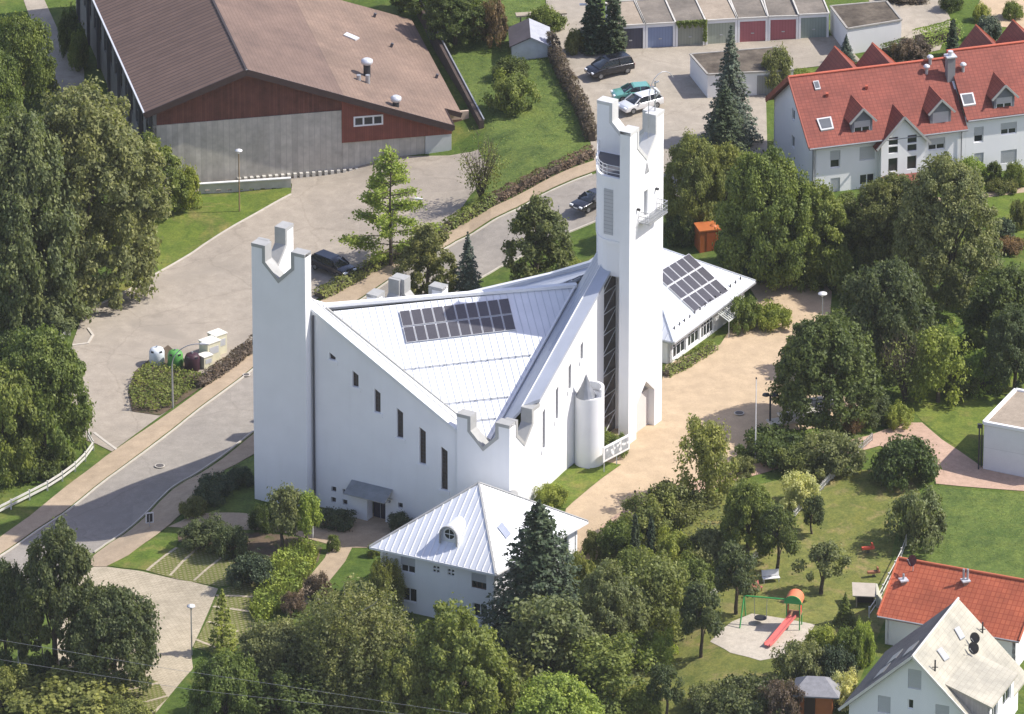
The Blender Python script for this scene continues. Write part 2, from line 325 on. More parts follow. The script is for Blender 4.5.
def sheet(name, pts, mat, dz, world=False, thick=0.0):
    """a surface draped on the terrain; pts are picture points of its outline on the ground"""
    P = [Vector((p[0], p[1], 0)) for p in pts] if world else [Vector((*G(*p)[:2], 0)) for p in pts]
    bm = bmesh.new(); vv = [bm.verts.new(p) for p in P]; f = bm.faces.new(vv)
    if f.calc_area() < 0: pass
    bm.normal_update()
    if bm.faces[:][0].normal.z < 0: bmesh.ops.reverse_faces(bm, faces=bm.faces[:])
    bmesh.ops.triangulate(bm, faces=bm.faces[:])
    x0, x1 = min(p.x for p in P), max(p.x for p in P); y0, y1 = min(p.y for p in P), max(p.y for p in P)
    for ax, a, b in ((0, x0, x1), (1, y0, y1)):
        k = math.ceil(a/2.0)*2.0
        while k < b:
            co = (k, 0, 0) if ax == 0 else (0, k, 0); no = (1, 0, 0) if ax == 0 else (0, 1, 0)
            bmesh.ops.bisect_plane(bm, geom=bm.verts[:]+bm.edges[:]+bm.faces[:], plane_co=co, plane_no=no, dist=1e-4); k += 2.0
    k = math.floor((x0-y1)/2.0)*2.0
    while k < x1-y0:
        bmesh.ops.bisect_plane(bm, geom=bm.verts[:]+bm.edges[:]+bm.faces[:], plane_co=(k, 0, 0), plane_no=(1, -1, 0), dist=1e-4); k += 2.0
    for v in bm.verts: v.co.z = H(v.co.x, v.co.y)+dz
    if thick:
        r = bmesh.ops.extrude_face_region(bm, geom=bm.faces[:])
        for e in r['geom']:
            if isinstance(e, bmesh.types.BMVert): e.co.z += thick
        bm.normal_update()
    for f in bm.faces: f.smooth = not thick
    me = bpy.data.meshes.new(name); bm.to_mesh(me); bm.free(); me.materials.append(mat); autouv(me)
    o = bpy.data.objects.new(name, me); COL.objects.link(o); tag(o, kind='structure'); return o
def strip(name, pts, w, mat, dz, h=0.0, closed=False):
    """kerb or painted line following picture points"""
    P = [G(*p) for p in pts]; Q = []
    for i in range(len(P)-1):
        n = max(1, int((P[i+1]-P[i]).length/.7))
        for k in range(n): Q.append(P[i].lerp(P[i+1], k/n))
    Q.append(P[-1]); L = []; R = []
    for i, q in enumerate(Q):
        d = Q[min(i+1, len(Q)-1)]-Q[max(i-1, 0)]; d.z = 0; d.normalize(); n = Vector((-d.y, d.x, 0))*(w/2)
        for lst, s in ((L, 1), (R, -1)):
            c = q+n*s; c.z = H(c.x, c.y)+dz; lst.append(c)
    m = MB(); up = Vector((0, 0, h))
    for i in range(len(Q)-1):
        m.face([R[i]+up, R[i+1]+up, L[i+1]+up, L[i]+up])
        if h:
            m.face([L[i]+up, L[i+1]+up, L[i+1]-Vector((0, 0, .1)), L[i]-Vector((0, 0, .1))]); m.face([R[i+1]+up, R[i]+up, R[i]-Vector((0, 0, .1)), R[i+1]-Vector((0, 0, .1))])
    return tag(m.build(name, mat), kind='structure')

UP = [(-40,585),(0,557),(63,515),(156,444),(253,370),(350,306.5),(387,283),(456,243),(515,211),(540,197),(592,175),(640,158),(720,140)]
LO = [(720,180),(660,196),(600,220),(540,246),(499,268),(440,306),(253,432),(206,467.6),(94,553),(20,612),(-40,660)]
sheet('street', UP+LO, M_STREET, .03)
WK = [(-40,566),(0,538),(29,517.6),(106,457),(176,409),(253,353),(328,296),(399,259),(446,234),(540,184),(595,161),(640,148)]
sheet('pavement', WK+[(640,154),(592,172.5),(540,194.5),(515,208.5),(456,240.5),(387,280.5),(350,304),(253,367.5),(156,441.5),(63,512.5),(0,554.5),(-40,582)], M_WALK, .05, thick=.06)
strip('kerb', UP[:11], .14, M_KERB, .04, .10)
strip('kerb', [(94,553),(206,467.6),(253,432),(440,306),(499,268),(540,246),(600,220)], .14, M_KERB, .04, .10)
sheet('pavement', [(94,556),(206,470.5),(253,435),(300,405),(300,424),(253,455),(225,470),(200,498),(176,519),(150,540),(128,556),(106,567),(86,567)], M_WALK, .05, thick=.04)
YD = [(112,452),(96,444),(85,440),(66,400),(72,345),(84,312),(130,290),(203,246),(244,221),(291,195),(292,184),(195,192),(150,200),(150,182),(341,165),(455,155),(478,150),(492,172),(470,196),(446,230),(399,255),(328,291),(253,347),(240,362),(205,378),(168,348),(135,372),(128,392),(132,412),(160,416),(176,405)]
sheet('yard', YD, M_YARD, .055)
strip('kerb', [(84,312),(130,290),(203,246),(244,221),(291,195)], .18, M_KERB, .05, .09)
strip('kerb', [(72,346),(88,344),(93,336),(88,329)], .22, M_KERB, .05, .09)
strip('kerb', [(94,433),(118,451)], .25, M_KERB, .055, .03)
sheet('lawn', [(84,312),(130,290),(203,246),(244,221),(291,195),(291,187),(200,193),(150,215),(100,290)], M_LAWN, .03)
CT_ = [(545,-12),(588,-12),(602,50),(832,36),(850,50),(862,62),(790,70),(766,96),(768,180),(700,205),(655,190),(597,178),(590,140),(575,100),(562,75),(549,46)]
sheet('court', CT_, M_COURT, .06)
sheet('garden_path', [(20,-10),(40,-10),(58,30),(84,70),(85,100),(55,100),(45,60)], M_COURT, .03)
PZ = [(556,560),(566,509),(590,488),(621,465),(600,462),(560,440),(600,420),(662,380),(667,362),(720,345),(735,322),(757,300),(748,285),(765,268),(812,272),(832,292),(830,318),(800,345),(792,395),(840,395),(860,405),(850,425),(800,430),(760,428),(745,450),(725,465),(690,482),(655,492),(628,505),(606,535),(596,560)]
sheet('plaza', PZ, M_PLAZA, .03)
sheet('path', [(600,528),(640,500),(724,472),(789,455),(830,445),(868,436),(905,423),(922,423),(942,440),(980,466),(1060,476),(1060,494),(936,484),(934,472),(912,455),(880,446),(830,460),(789,466),(724,484),(650,512),(612,540)], M_PINK, .05)
sheet('church_lawn', [(537,492),(572,466),(588,470),(604,462),(621,465),(590,488),(566,509),(545,508),(520,514)], M_LAWN, .06)
sheet('garden_lawn', [(600,560),(700,495),(830,470),(905,470),(925,500),(900,560),(885,620),(860,680),(760,720),(620,725),(600,650)], M_DRY, .02)
sheet('meadow', [(905,500),(936,487),(1060,497),(1060,600),(930,575),(890,560)], M_MEADOW, .025)
sheet('meadow', [(903,400),(940,385),(1060,350),(1060,470),(985,466),(944,438),(922,421)], M_LAWN, .025)
sheet('meadow', [(970,196),(1060,184),(1060,250),(1000,240)], M_LAWN, .025)
sheet('bank', [(430,20),(470,-10),(540,-10),(548,45),(560,80),(590,140),(592,158),(540,181),(480,206),(478,160),(486,128)], M_MEADOW, .02)
# sandbox gravel, parking
sheet('playground_gravel', [(710,642),(732,622),(752,614),(790,620),(815,625),(806,640),(790,656),(760,661),(730,653)], M_SAND, .05)
sheet('parking_paving', [(94,567),(106,567),(144,572),(191,582),(218,589),(205,620),(191,651),(193,669),(168,698),(150,720),(60,720),(50,690),(60,620),(70,580)], M_PAVE, .04)
sheet('parking_bay', [(147,571),(176,548),(215,545),(268,556),(262,583),(219,587)], M_TURF, .045)
sheet('parking_bay', [(221,590),(266,578),(262,625),(225,655),(193,648)], M_TURF, .045)
sheet('parking_bay', [(128,676),(158,682),(168,698),(150,714),(110,714)], M_TURF, .047)
for a, b in (((147,571),(177,548)),((170,576),(198,548)),((194,581),(232,550)),((208,622),(238,632)),((213,607),(250,612)),((216,596),(262,598)),((196,640),(222,650)),((128,690),(160,683)),((138,704),(168,696))):
    strip('bay_line', [a, b], .26, M_PAVE, .06)
sheet('verge', [(106,566),(130,552),(152,540),(178,542),(176,548),(147,571)], M_LAWN, .05)
sheet('entrance_path', [(168,527),(195,514),(250,514),(300,517),(345,521),(375,513),(392,520),(420,535),(400,548),(372,548),(352,548),(345,562),(322,590),(300,612),(284,612),(300,588),(325,558),(330,545),(290,534),(250,530),(190,530)], M_WALK, .04)
sheet('church_bed', [(200,490),(225,468),(254,456),(262,500),(250,512),(196,511),(178,520)], M_MEADOW, .035)
sheet('shrub_bed', [(178,535),(250,533),(300,538),(322,548),(318,562),(285,600),(262,622),(266,578),(268,556),(215,545),(178,542)], M_SOIL, .035)
sheet('planting_island', [(168,346),(205,378),(253,347),(253,352),(176,406),(160,416),(132,412),(128,392),(135,372)], M_SOIL, .06, thick=.05)
sheet('driveway', [(866, 66), (905, 58), (940, 50), (952, 22), (935, -12), (862, -12), (880, 22), (902, 40)], M_COURT, .035)
sheet('driveway', [(990, 26), (1040, 30), (1040, -14), (985, -14), (978, 6)], M_PLAZA, .03)
sheet('garden_path', [(860, 204), (978, 194), (1060, 183), (1060, 188), (978, 199), (862, 209)], M_WALK, .035)
# ---------------- building helpers ----------------
def w3(P, d, n, s, z, o=0.0): return (P[0]+d[0]*s+n[0]*o, P[1]+d[1]*s+n[1]*o, z)
def tess(loops):
    flat = [p for l in loops for p in l]
    tri = geometry.tessellate_polygon([[Vector((p[0], p[1], 0)) for p in l] for l in loops]); out = []
    for t in tri:
        a, b, c = (flat[i] for i in t); ar = (b[0]-a[0])*(c[1]-a[1])-(c[0]-a[0])*(b[1]-a[1])
        if abs(ar) < 1e-7: continue
        out.append(t if ar > 0 else t[::-1])
    return flat, out
def area2(l): return sum(l[i][0]*l[(i+1) % len(l)][1]-l[(i+1) % len(l)][0]*l[i][1] for i in range(len(l)))
def slab(m, P, d, n, outline, holes=(), t=.3, back=True, o=0.0):
    """vertical slab into MB m; outside is n (n = d turned clockwise), s runs along d"""
    if area2(outline) < 0: outline = outline[::-1]
    holes = [h if area2(h) > 0 else h[::-1] for h in holes]
    flat, tr = tess([outline]+[list(h) for h in holes])
    flip = (d[0]*n[1]-d[1]*n[0]) > 0
    def F(pts): m.face(pts[::-1] if flip else pts)
    for a in tr: F([w3(P, d, n, *flat[i], o) for i in a])
    if back:
        for a in tr: F([w3(P, d, n, *flat[i], o-t) for i in a][::-1])
    for l, sg in [(outline, 1)]+[(h, -1) for h in holes]:
        k = len(l); dep = t if (sg == 1 or back) else min(t, .35)
        for i in range(k):
            a, b = l[i], l[(i+1) % k]; q = [w3(P, d, n, *a, o), w3(P, d, n, *a, o-dep), w3(P, d, n, *b, o-dep), w3(P, d, n, *b, o)]
            F(q if sg == 1 else q[::-1])
    return m
def rect(s0, s1, z0, z1): return [(s0, z0), (s1, z0), (s1, z1), (s0, z1)]
def ring_off(l, k):          # inward offset of an open polyline (s,z) with mitres, k>0 = below/inside the outline (ccw outline)
    out = []
    for i, p in enumerate(l):
        ns = []
        for a, b in ((i-1, i), (i, i+1)):
            if a < 0 or b >= len(l): continue
            dx, dz = l[b][0]-l[a][0], l[b][1]-l[a][1]; L = math.hypot(dx, dz); ns.append((-dz/L, dx/L))
        if len(ns) == 1: q = ns[0]; f = 1
        else:
            q = (ns[0][0]+ns[1][0], ns[0][1]+ns[1][1]); L = math.hypot(*q); q = (q[0]/L, q[1]/L); f = 1/max(.35, q[0]*ns[0][0]+q[1]*ns[0][1])
        out.append((p[0]+q[0]*k*f, p[1]+q[1]*k*f))
    return out
def coping(m, P, d, n, top, t, band=.26, over=.05, proud=.05):
    """metal sheet folded over the top polyline (given right to left = ccw)"""
    outer = ring_off(top, -over); inner = ring_off(top, band)
    for i in range(len(top)-1):
        slab(m, P, d, n, [outer[i], outer[i+1], inner[i+1], inner[i]], (), t+2*proud, True, proud)
def window(parent, P, d, n, s0, s1, z0, z1, kind='glass', depth=.14, o=0.0, nv=1, nh=0, frame=None, fw=.07, glass=None, name='window', label=None):
    m = MB(); a = o-depth
    for q in ((s0, s1, z0, z0+fw), (s0, s1, z1-fw, z1), (s0, s0+fw, z0+fw, z1-fw), (s1-fw, s1, z0+fw, z1-fw)): slab(m, P, d, n, rect(*q), (), .08, True, a+.03)
    for i in range(nv): c = s0+(s1-s0)*(i+1)/(nv+1); slab(m, P, d, n, rect(c-fw/2, c+fw/2, z0+fw, z1-fw), (), .06, True, a+.02)
    for i in range(nh): c = z0+(z1-z0)*(i+1)/(nh+1); slab(m, P, d, n, rect(s0+fw, s1-fw, c-fw/2, c+fw/2), (), .06, True, a+.017)
    wv = m.build(name, frame or WTRIM, parent, label)
    if kind in ('glass', 'half'):
        g = MB(); slab(g, P, d, n, rect(s0+.01, s1-.01, z0+.01, z1-.01), (), .02, True, a-.012); g.build('pane', glass or GLASS, wv)
    if kind in ('blind', 'half'):
        zb = z0+.05 if kind == 'blind' else z0+(z1-z0)*.45
        b = MB(); slab(b, P, d, n, rect(s0+.015, s1-.015, zb, z1-.01), (), .05, True, a+.085); b.build('roller_blind', SHUT, wv)
    return wv
def sill(parent, P, d, n, s0, s1, z, mat=None): m = MB(); slab(m, P, d, n, rect(s0-.12, s1+.12, z-.12, z-.02), (), .30, True, .16); return m.build('sill', mat or WHITE, parent)
def quadroof(m, pts, t=.18):     # thick roof plane: pts ccw from above
    dn = [(p[0], p[1], p[2]-t) for p in pts]; m.hexa(dn, pts); return m
def seams(m, a0, a1, b0, b1, step, w=.05, h=.05):
    """ribs between edge a (a0->a1) and edge b (b0->b1), both sampled at the same fractions"""
    a0, a1, b0, b1 = map(Vector, (a0, a1, b0, b1)); L = max((a1-a0).length, (b1-b0).length); k = max(2, int(L/step))
    for i in range(1, k):
        p, q = a0.lerp(a1, i/k), b0.lerp(b1, i/k)
        if (p-q).length > .25: m.bar(p+Vector((0, 0, h/2)), q+Vector((0, 0, h/2)), w, h)
def clipline(poly, p, d):         # intersect infinite 2D line with a polygon -> two points
    hits = []
    for i in range(len(poly)):
        a, b = poly[i], poly[(i+1) % len(poly)]; ex, ey = b[0]-a[0], b[1]-a[1]; den = d[0]*ey-d[1]*ex
        if abs(den) < 1e-9: continue
        t = ((a[0]-p[0])*ey-(a[1]-p[1])*ex)/den; s_ = ((a[0]-p[0])*d[1]-(a[1]-p[1])*d[0])/den
        if -1e-6 <= s_ <= 1+1e-6: hits.append(t)
    return (min(hits), max(hits)) if len(hits) > 1 else None
def plane_seams(m, poly3, dir2, step, w=.05, h=.06, phase=.5):
    """ribs on a planar 3D polygon, running along horizontal direction dir2"""
    P = [Vector(p) for p in poly3]; nrm = (P[1]-P[0]).cross(P[2]-P[0]).normalized(); c = P[0]
    zf = lambda x, y: c.z-(nrm.x*(x-c.x)+nrm.y*(y-c.y))/nrm.z
    pv = (-dir2[1], dir2[0]); ts = [p.x*pv[0]+p.y*pv[1] for p in P]; t = min(ts)+step*phase
    poly = [(p.x, p.y) for p in P]
    while t < max(ts):
        r = clipline(poly, (pv[0]*t, pv[1]*t), dir2)
        if r and r[1]-r[0] > .3:
            e = [(pv[0]*t+dir2[0]*k, pv[1]*t+dir2[1]*k) for k in r]
            m.bar((e[0][0], e[0][1], zf(*e[0])+h/2), (e[1][0], e[1][1], zf(*e[1])+h/2), w, h)
        t += step

# ---------------- the church ----------------
A0 = GZ(254.7, 496, 0); AN = math.radians(-29.5)
U = (math.cos(AN), math.sin(AN)); V = (-U[1], U[0]); mU = (-U[0], -U[1]); mV = (-V[0], -V[1])
def W(a, b, z=0.0): return (A0[0]+a*U[0]+b*V[0], A0[1]+a*U[1]+b*V[1], z)
S = 25.3; AR = 25.3; BF = .8
church = thing('church', W(13, 13, 0), 'large white modern church with pale metal roof, notched corners and tall bell tower', 'church')
def notched(Wd, H_, p, vd, z0, s0=0.0, s1=None, zlow=None):
    s1 = Wd if s1 is None else s1; c = Wd/2; hw = c-p
    top = [(s1, H_), (Wd-p, H_), (Wd-p, H_-vd), (c, H_-vd-hw), (p, H_-vd), (p, H_), (s0, H_)]
    return [(s0, z0), (s1, z0)]+top, top
def corner_tower(name, corner, d1, n1, W1, d2, n2, W2, H_, p, vd, z0, t=1.0, label=None):
    m = MB(); c = MB()
    for d, n, Wd, s0 in ((d1, n1, W1, 0.0), (d2, n2, W2, t)):
        o, top = notched(Wd, H_, p, vd, z0, s0)
        slab(m, corner, d, n, o, (), t); coping(c, corner, d, n, top, t)
    x = m.build(name, WHITE, church, label); c.build('coping', CAPM, x); return x
# west corner (tall slab), front corner (low), back corner (low)
corner_tower('corner_tower', W(0, 0), U, mV, 5.4, V, mU, 5.4, 24.3, 1.35, 1.5, -1.5, label='tall notched slab tower at the left corner')
corner_tower('corner_tower', W(AR, BF), mU, mV, 5.25, V, U, 5.25, 12.25, 1.35, 1.35, -1.5, label='low notched corner above the parish house roof')
corner_tower('corner_tower', W(-.2, S), U, V, 5.3, mV, mU, 5.3, 11.6, 1.35, 1.35, 0, label='low notched corner at the back')
# left wall (b = 1) with stepped slit windows
zl = lambda a: 18.8-.571*(a-5.36)
P0 = W(0, 1.0); wins = []
for (px, yt, yb, wd) in ((332.5, 353, 360, .62), (355.5, 371, 387, .62), (377.5, 389, 412.5, .62), (400, 408.5, 438, .64), (422.6, 427.5, 464, .66), (444.3, 447, 490, .68)):
    c = ONW(px, yb, W(0, 1), W(9, 1)); a = (c[0]-A0[0])*U[0]+(c[1]-A0[1])*U[1]; zt = ONW(px, yt, W(0, 1), W(9, 1))[2]
    wins.append((a-wd/2, a+wd/2, c[2], zt))
for i, (s0, s1, z0, z1) in enumerate(wins): pass
small = []
for (px, py) in ((333.8, 489.3), (345, 492), (356, 494.4), (333.5, 500), (345, 502.3), (356, 505), (400.3, 505.5), (389.3, 501.5)):
    c = ONW(px, py, W(0, 1), W(9, 1)); a = (c[0]-A0[0])*U[0]+(c[1]-A0[1])*U[1]; h = .24 if px < 389 or px > 395 else .13
    small.append((a-h, a+h, c[2]-h*1.05, c[2]+h*1.05))
dc = ONW(381, 518.5, W(0, 1), W(9, 1)); da = (dc[0]-A0[0])*U[0]+(dc[1]-A0[1])*U[1]
door = (da-1.05, da+.45, 0.02, 2.35)
holes = [[(s0, z0), (s1, z0), (s1, z1-.35), (s0, z1)] for s0, s1, z0, z1 in wins]+[rect(*q) for q in small]+[rect(*door)]
m = MB(); slab(m, P0, U, mV, [(1.0, -1.5), (20.05, -1.5), (20.05, zl(20.05)), (1.0, zl(1.0))], holes, .7, False)
wall = m.build('wall', WHITE, church, 'shaded left wall with six stepped slit windows')
def leaded(q, P, d, n, nh, slope=.35):
    s0, s1, z0, z1 = q; g = MB(); slab(g, P, d, n, [(s0, z0), (s1, z0), (s1, z1-slope), (s0, z1)], (), .03, True, -.22)
    o = g.build('slit_window', PANE, church); f = MB()
    for i in range(1, nh): z = z0+(z1-z0)*i/nh; slab(f, P, d, n, rect(s0, s1, z-.02, z+.02), (), .03, True, -.19)
    slab(f, P, d, n, rect((s0+s1)/2-.02, (s0+s1)/2+.02, z0, z1-slope), (), .028, True, -.188); f.build('glazing_bars', GTRIM, o)
    k = MB(); slab(k, P, d, n, rect(s0-.2, s1+.2, z0-.42, z0-.03), (), .1, True, .08); k.build('sill', WHITE, o)
for i, q in enumerate(wins): leaded(q, P0, U, mV, 2+i*2)
for q in small: window(church, P0, U, mV, *q, depth=.25, nv=1, nh=1, frame=GTRIM, fw=.03)
g = MB(); slab(g, P0, U, mV, rect(door[0], door[1], 0.02, 2.35), (), .06, True, -.5); dr = g.build('entrance_door', m_plain('dark_blue_door', (.02, .025, .05), .4), church)
k = MB(); slab(k, P0, U, mV, rect(da-.33, da-.27, .05, 2.3), (), .05, True, -.42); k.build('door_frame', STEEL, dr)
m = MB(); slab(m, P0, U, mV, rect(da-2.9, da-1.06, -.5, 2.35), (), .55, True, .55); m.build('porch_wall', WHITE, church)
m = MB(); e0, e1 = da-2.9, da+1.2                       # glass and steel canopy over the side door
for i in range(7):
    s_ = e0+(e1-e0)*i/6; a, b = w3(P0, U, mV, s_, 3.35, .02), w3(P0, U, mV, s_, 2.62, 1.5); m.bar(a, b, .06); m.bar(b, w3(P0, U, mV, s_, 2.45, .02), .04)
for z, o in ((3.35, .04), (3.0, .75), (2.62, 1.5), (2.45, .04)): m.bar(w3(P0, U, mV, e0, z, o), w3(P0, U, mV, e1, z, o), .06)
cn = m.build('entrance_canopy', STEEL, church)
m = MB(); m.face([w3(P0, U, mV, e0, 3.39, .05), w3(P0, U, mV, e0, 2.66, 1.52), w3(P0, U, mV, e1, 2.66, 1.52), w3(P0, U, mV, e1, 3.39, .05)])
m.face([w3(P0, U, mV, e0, 3.37, .05), w3(P0, U, mV, e1, 3.37, .05), w3(P0, U, mV, e1, 2.64, 1.52), w3(P0, U, mV, e0, 2.64, 1.52)])
m.build('canopy_glass', m_plain('dusty_glass', (.20, .22, .23), .15, 0, .2), cn)
m = MB(); a = W(5.62, .88, 0); m.tube([(a[0], a[1], 0), (a[0], a[1], 18.3)], .09, 8); m.build('downpipe', GTRIM, church)
m = MB(); a = ONW(317.5, 302, W(0, 1), W(9, 1))
# right wall (a = AR), lit, with slits
zr = lambda b: 12.35+.573*(b-5.3)
PR = W(AR, 0)
rw = []
for (px, yt, yb, wd) in ((543.9, 411.5, 448.5, .46), (557, 389.5, 419, .46), (569.8, 366.5, 389, .46), (581.8, 344.5, 359.5, .46)):
    c = ONW(px, yb, W(AR, 0), W(AR, 9)); b = (c[0]-A0[0])*V[0]+(c[1]-A0[1])*V[1]; zt = ONW(px, yt, W(AR, 0), W(AR, 9))[2]; rw.append((b-wd/2, b+wd/2, c[2], zt))
holes = [[(s0, z0), (s1, z0), (s1, z1+.25), (s0, z1)] for s0, s1, z0, z1 in rw]
m = MB(); slab(m, PR, V, U, [(BF+5.25, 0), (17.55, 0), (17.55, zr(17.55)), (BF+5.25, zr(BF+5.25))], holes, .7, False)
slab(m, PR, V, U, [(20.35, 0), (S, 0), (S, zr(S)), (20.35, zr(20.35))], (), .7, False)
m.build('wall', WHITE, church, 'sunlit right wall')
for q in rw: leaded((q[0], q[1], q[2], q[3]), PR, V, U, 4, -.25)
m = MB()   # back walls
slab(m, W(0, S), U, V, [(5.1, 0), (S, 0), (S, 19.5), (5.1, 10.6)], (), .7, True, -.15)
slab(m, W(0, 0), V, mU, [(5.4, 0), (20, 0), (20, 9.6), (5.4, 17.6)], (), .7, True, -.15)
m.build('back_wall', WHITE, church)
# stair glazing between the wall end and the bell tower slab
m = MB(); slab(m, PR, V, U, [(17.6, 3), (20.3, 3), (20.3, zr(20.3)-.1), (17.6, zr(17.6)-.1)], (), .05, True, -.35); gz = m.build('stair_glazing', m_plain('brown_tinted_glass', (.11, .095, .085), .12, 0, .3, .8, .6), church)
m = MB(); z = 4.0; k = 0
while z < 19:
    m.bar(w3(PR, V, U, 17.62, z, -.22), w3(PR, V, U, 20.28, z, -.22), .06)
    a, b = (17.62, 20.28) if k % 2 == 0 else (17.62, 20.28)
    m.bar(w3(PR, V, U, a, z, -.22), w3(PR, V, U, b, z+1.9, -.22), .055); z += 2.0; k += 1
for s_ in (17.65, 20.25): m.bar(w3(PR, V, U, s_, 3.3, -.22), w3(PR, V, U, s_, zr(s_)-.3, -.22), .07)
m.build('truss_bars', WTRIM, gz)
# parapet bands and roof planes
TL = 17.5; roofm = MB()
BL, BR_ = 4.4, AR-21.0                     # inner edge of left band, of right band
ai = 21.0
def zb(a, b): return zl(a) if b < 2 else None
def band(name, pts_out, pts_cap, pts_in, mat, stepdir=None):
    m = MB(); quadroof(m, [pts_out[0], pts_out[1], pts_cap[1], pts_cap[0]], .22); return m
def Wz(a, b, z): return W(a, b, z)
L0, L1 = 1.0, 20.05
caps = MB(); cf = MB()
def seg_cap(m, p, q, r, s_, t): m.hexa([(x[0], x[1], x[2]-t) for x in (p, q, r, s_)], [p, q, r, s_])
# left: outer line b=.9, cap to b=2.05, slope down to (b=4.4)
o0, o1 = Wz(L0, .9, zl(L0)+.15), Wz(L1, .9, zl(L1)+.15); c0, c1 = Wz(L0, 2.05, zl(L0)+.12), Wz(21.3, 2.05, zl(21.3)+.12)
seg_cap(caps, o0, o1, Wz(L1, 2.05, zl(L1)+.12), c0, .3)
caps.build('left_parapet_cap', ROOFW, church)
m = MB(); i0, i1 = Wz(5.4, 4.4, TL), Wz(21.0, 4.4, 8.45)
top0 = Wz(1.0, 3.88, TL+2.4)
seg_cap(m, Wz(L0, 2.06, zl(L0)+.06), Wz(20.4, 2.06, zl(20.4)+.06), Wz(21.9, 3.88, 8.5), top0, .3)
m.build('left_valley_strip', ROOFW, church)
m = MB(); m.bar(Wz(5.2, 3.86, TL+.30), Wz(21.5, 3.86, 8.8), .12, .16); m.bar(Wz(1.0, 2.06, zl(1.0)+.14), Wz(20.3, 2.06, zl(20.3)+.14), .05, .05); m.build('flashing', CAPM, church)
# right band: cap a from 25.4 to 24.2, slope down to a=21
def zro(b): return zr(b)+.12
m = MB(); seg_cap(m, Wz(AR+.12, 5.9, zro(5.9)), Wz(AR+.12, 21.9, zro(21.9)), Wz(AR-1.05, 21.9, zro(21.9)), Wz(AR-1.05, 5.0, zro(5.0)), .3); m.build('right_parapet_cap', ROOFG, church)
m = MB(); seg_cap(m, Wz(AR-1.07, 4.6, zro(4.6)-.05), Wz(AR-1.07, 24.0, zro(24.0)-.05), Wz(21.6, 24.0, TL+2.5), Wz(21.6, 3.8, 8.62), .3)
rb = m.build('right_valley_strip', ROOFG, church)
m = MB(); plane_seams(m, [Wz(AR-1.07, 4.6, zro(4.6)-.05), Wz(AR-1.07, 24.0, zro(24.0)-.05), Wz(21.6, 24.0, TL+2.5)], V, .6, .04, .04)
for k in range(3): pass
m.build('seams', ROOFG, rb)
m = MB(); m.bar(Wz(AR-1.07, 4.8, zro(4.8)+.04), Wz(AR-1.07, 23.9, zro(23.9)+.04), .06, .10); m.bar(Wz(21.58, 3.9, 8.85), Wz(21.58, 19.3, TL+.18), .16, .22); m.build('flashing', WTRIM, church)
# main front roof plane
Q1, Q2, Q3 = Wz(5.6, 3.9, TL), Wz(21.6, 19.2, TL), Wz(21.6, 3.9, 8.7)
m = MB(); m.hexa([(p[0], p[1], p[2]-.3) for p in (Q1, Q3, Q2)], [Q1, Q3, Q2]); main = m.build('main_roof', ROOFW, church)
m = MB(); down = Vector((Q3[0], Q3[1], 0))-Vector(((Q1[0]+Q2[0])/2, (Q1[1]+Q2[1])/2, 0)); down.normalize()
plane_seams(m, [Q1, Q3, Q2], (down.x, down.y), .62, .045, .05); m.build('seams', SEAM, main)
nrm = (Vector(Q3)-Vector(Q1)).cross(Vector(Q2)-Vector(Q1)).normalized(); rdir = (Vector(Q2)-Vector(Q1)).normalized(); sdir = nrm.cross(rdir).normalized()
if sdir.z > 0: sdir = -sdir
def onroof(px, py, o=0.0):
    r = Vector(ray(px, py)); q = Vector(Q1); c = Vector(CAM); t = (q+nrm*o-c).dot(nrm)/r.dot(nrm); return c+r*t
m = MB()
for (x0, y0, x1, y1) in ((401.7, 369.5, 530.5, 354.8), (443.3, 403.8, 508, 396.6), (476, 420.2, 495.5, 418.2)):
    a, b = onroof(x0, y0, .12), onroof(x1, y1, .12); m.bar(a, b, .06, .06); k = int((b-a).length/1.24)
    for i in range(k+1): c = a.lerp(b, i/k); m.bar(c-nrm*.12, c+nrm*.10, .08)
m.build('snow_guard', STEEL, main)
# solar field, 10 x 2 modules
def pv_field(parent, c00, c10, c01, nx, ny_, off, nm='solar_panel', skip=()):
    c00, c10, c01 = map(Vector, (c00, c10, c01)); ex, ey = (c10-c00)/nx, (c01-c00)/ny_; n = ex.cross(ey).normalized(); n = n if n.z > 0 else -n
    for i in range(nx):
        for j in range(ny_):
            if (i, j) in skip: continue
            p = [c00+ex*(i+a)+ey*(j+b)+n*off for a, b in ((.03, .03), (.97, .03), (.97, .97), (.03, .97))]
            m = MB(); m.hexa([q-n*.06 for q in p], p)
            pn = m.build(nm, ALU, parent); q = [c00+ex*(i+a)+ey*(j+b)+n*(off+.012) for a, b in ((.07, .05), (.93, .05), (.93, .95), (.07, .95))]
            m = MB(); m.hexa([x-n*.01 for x in q], q); m.build('solar_cells', PVM, pn)
pv_field(main, onroof(398.5, 311.5), onroof(508.5, 298.5), onroof(406, 343.8), 10, 2, .16)
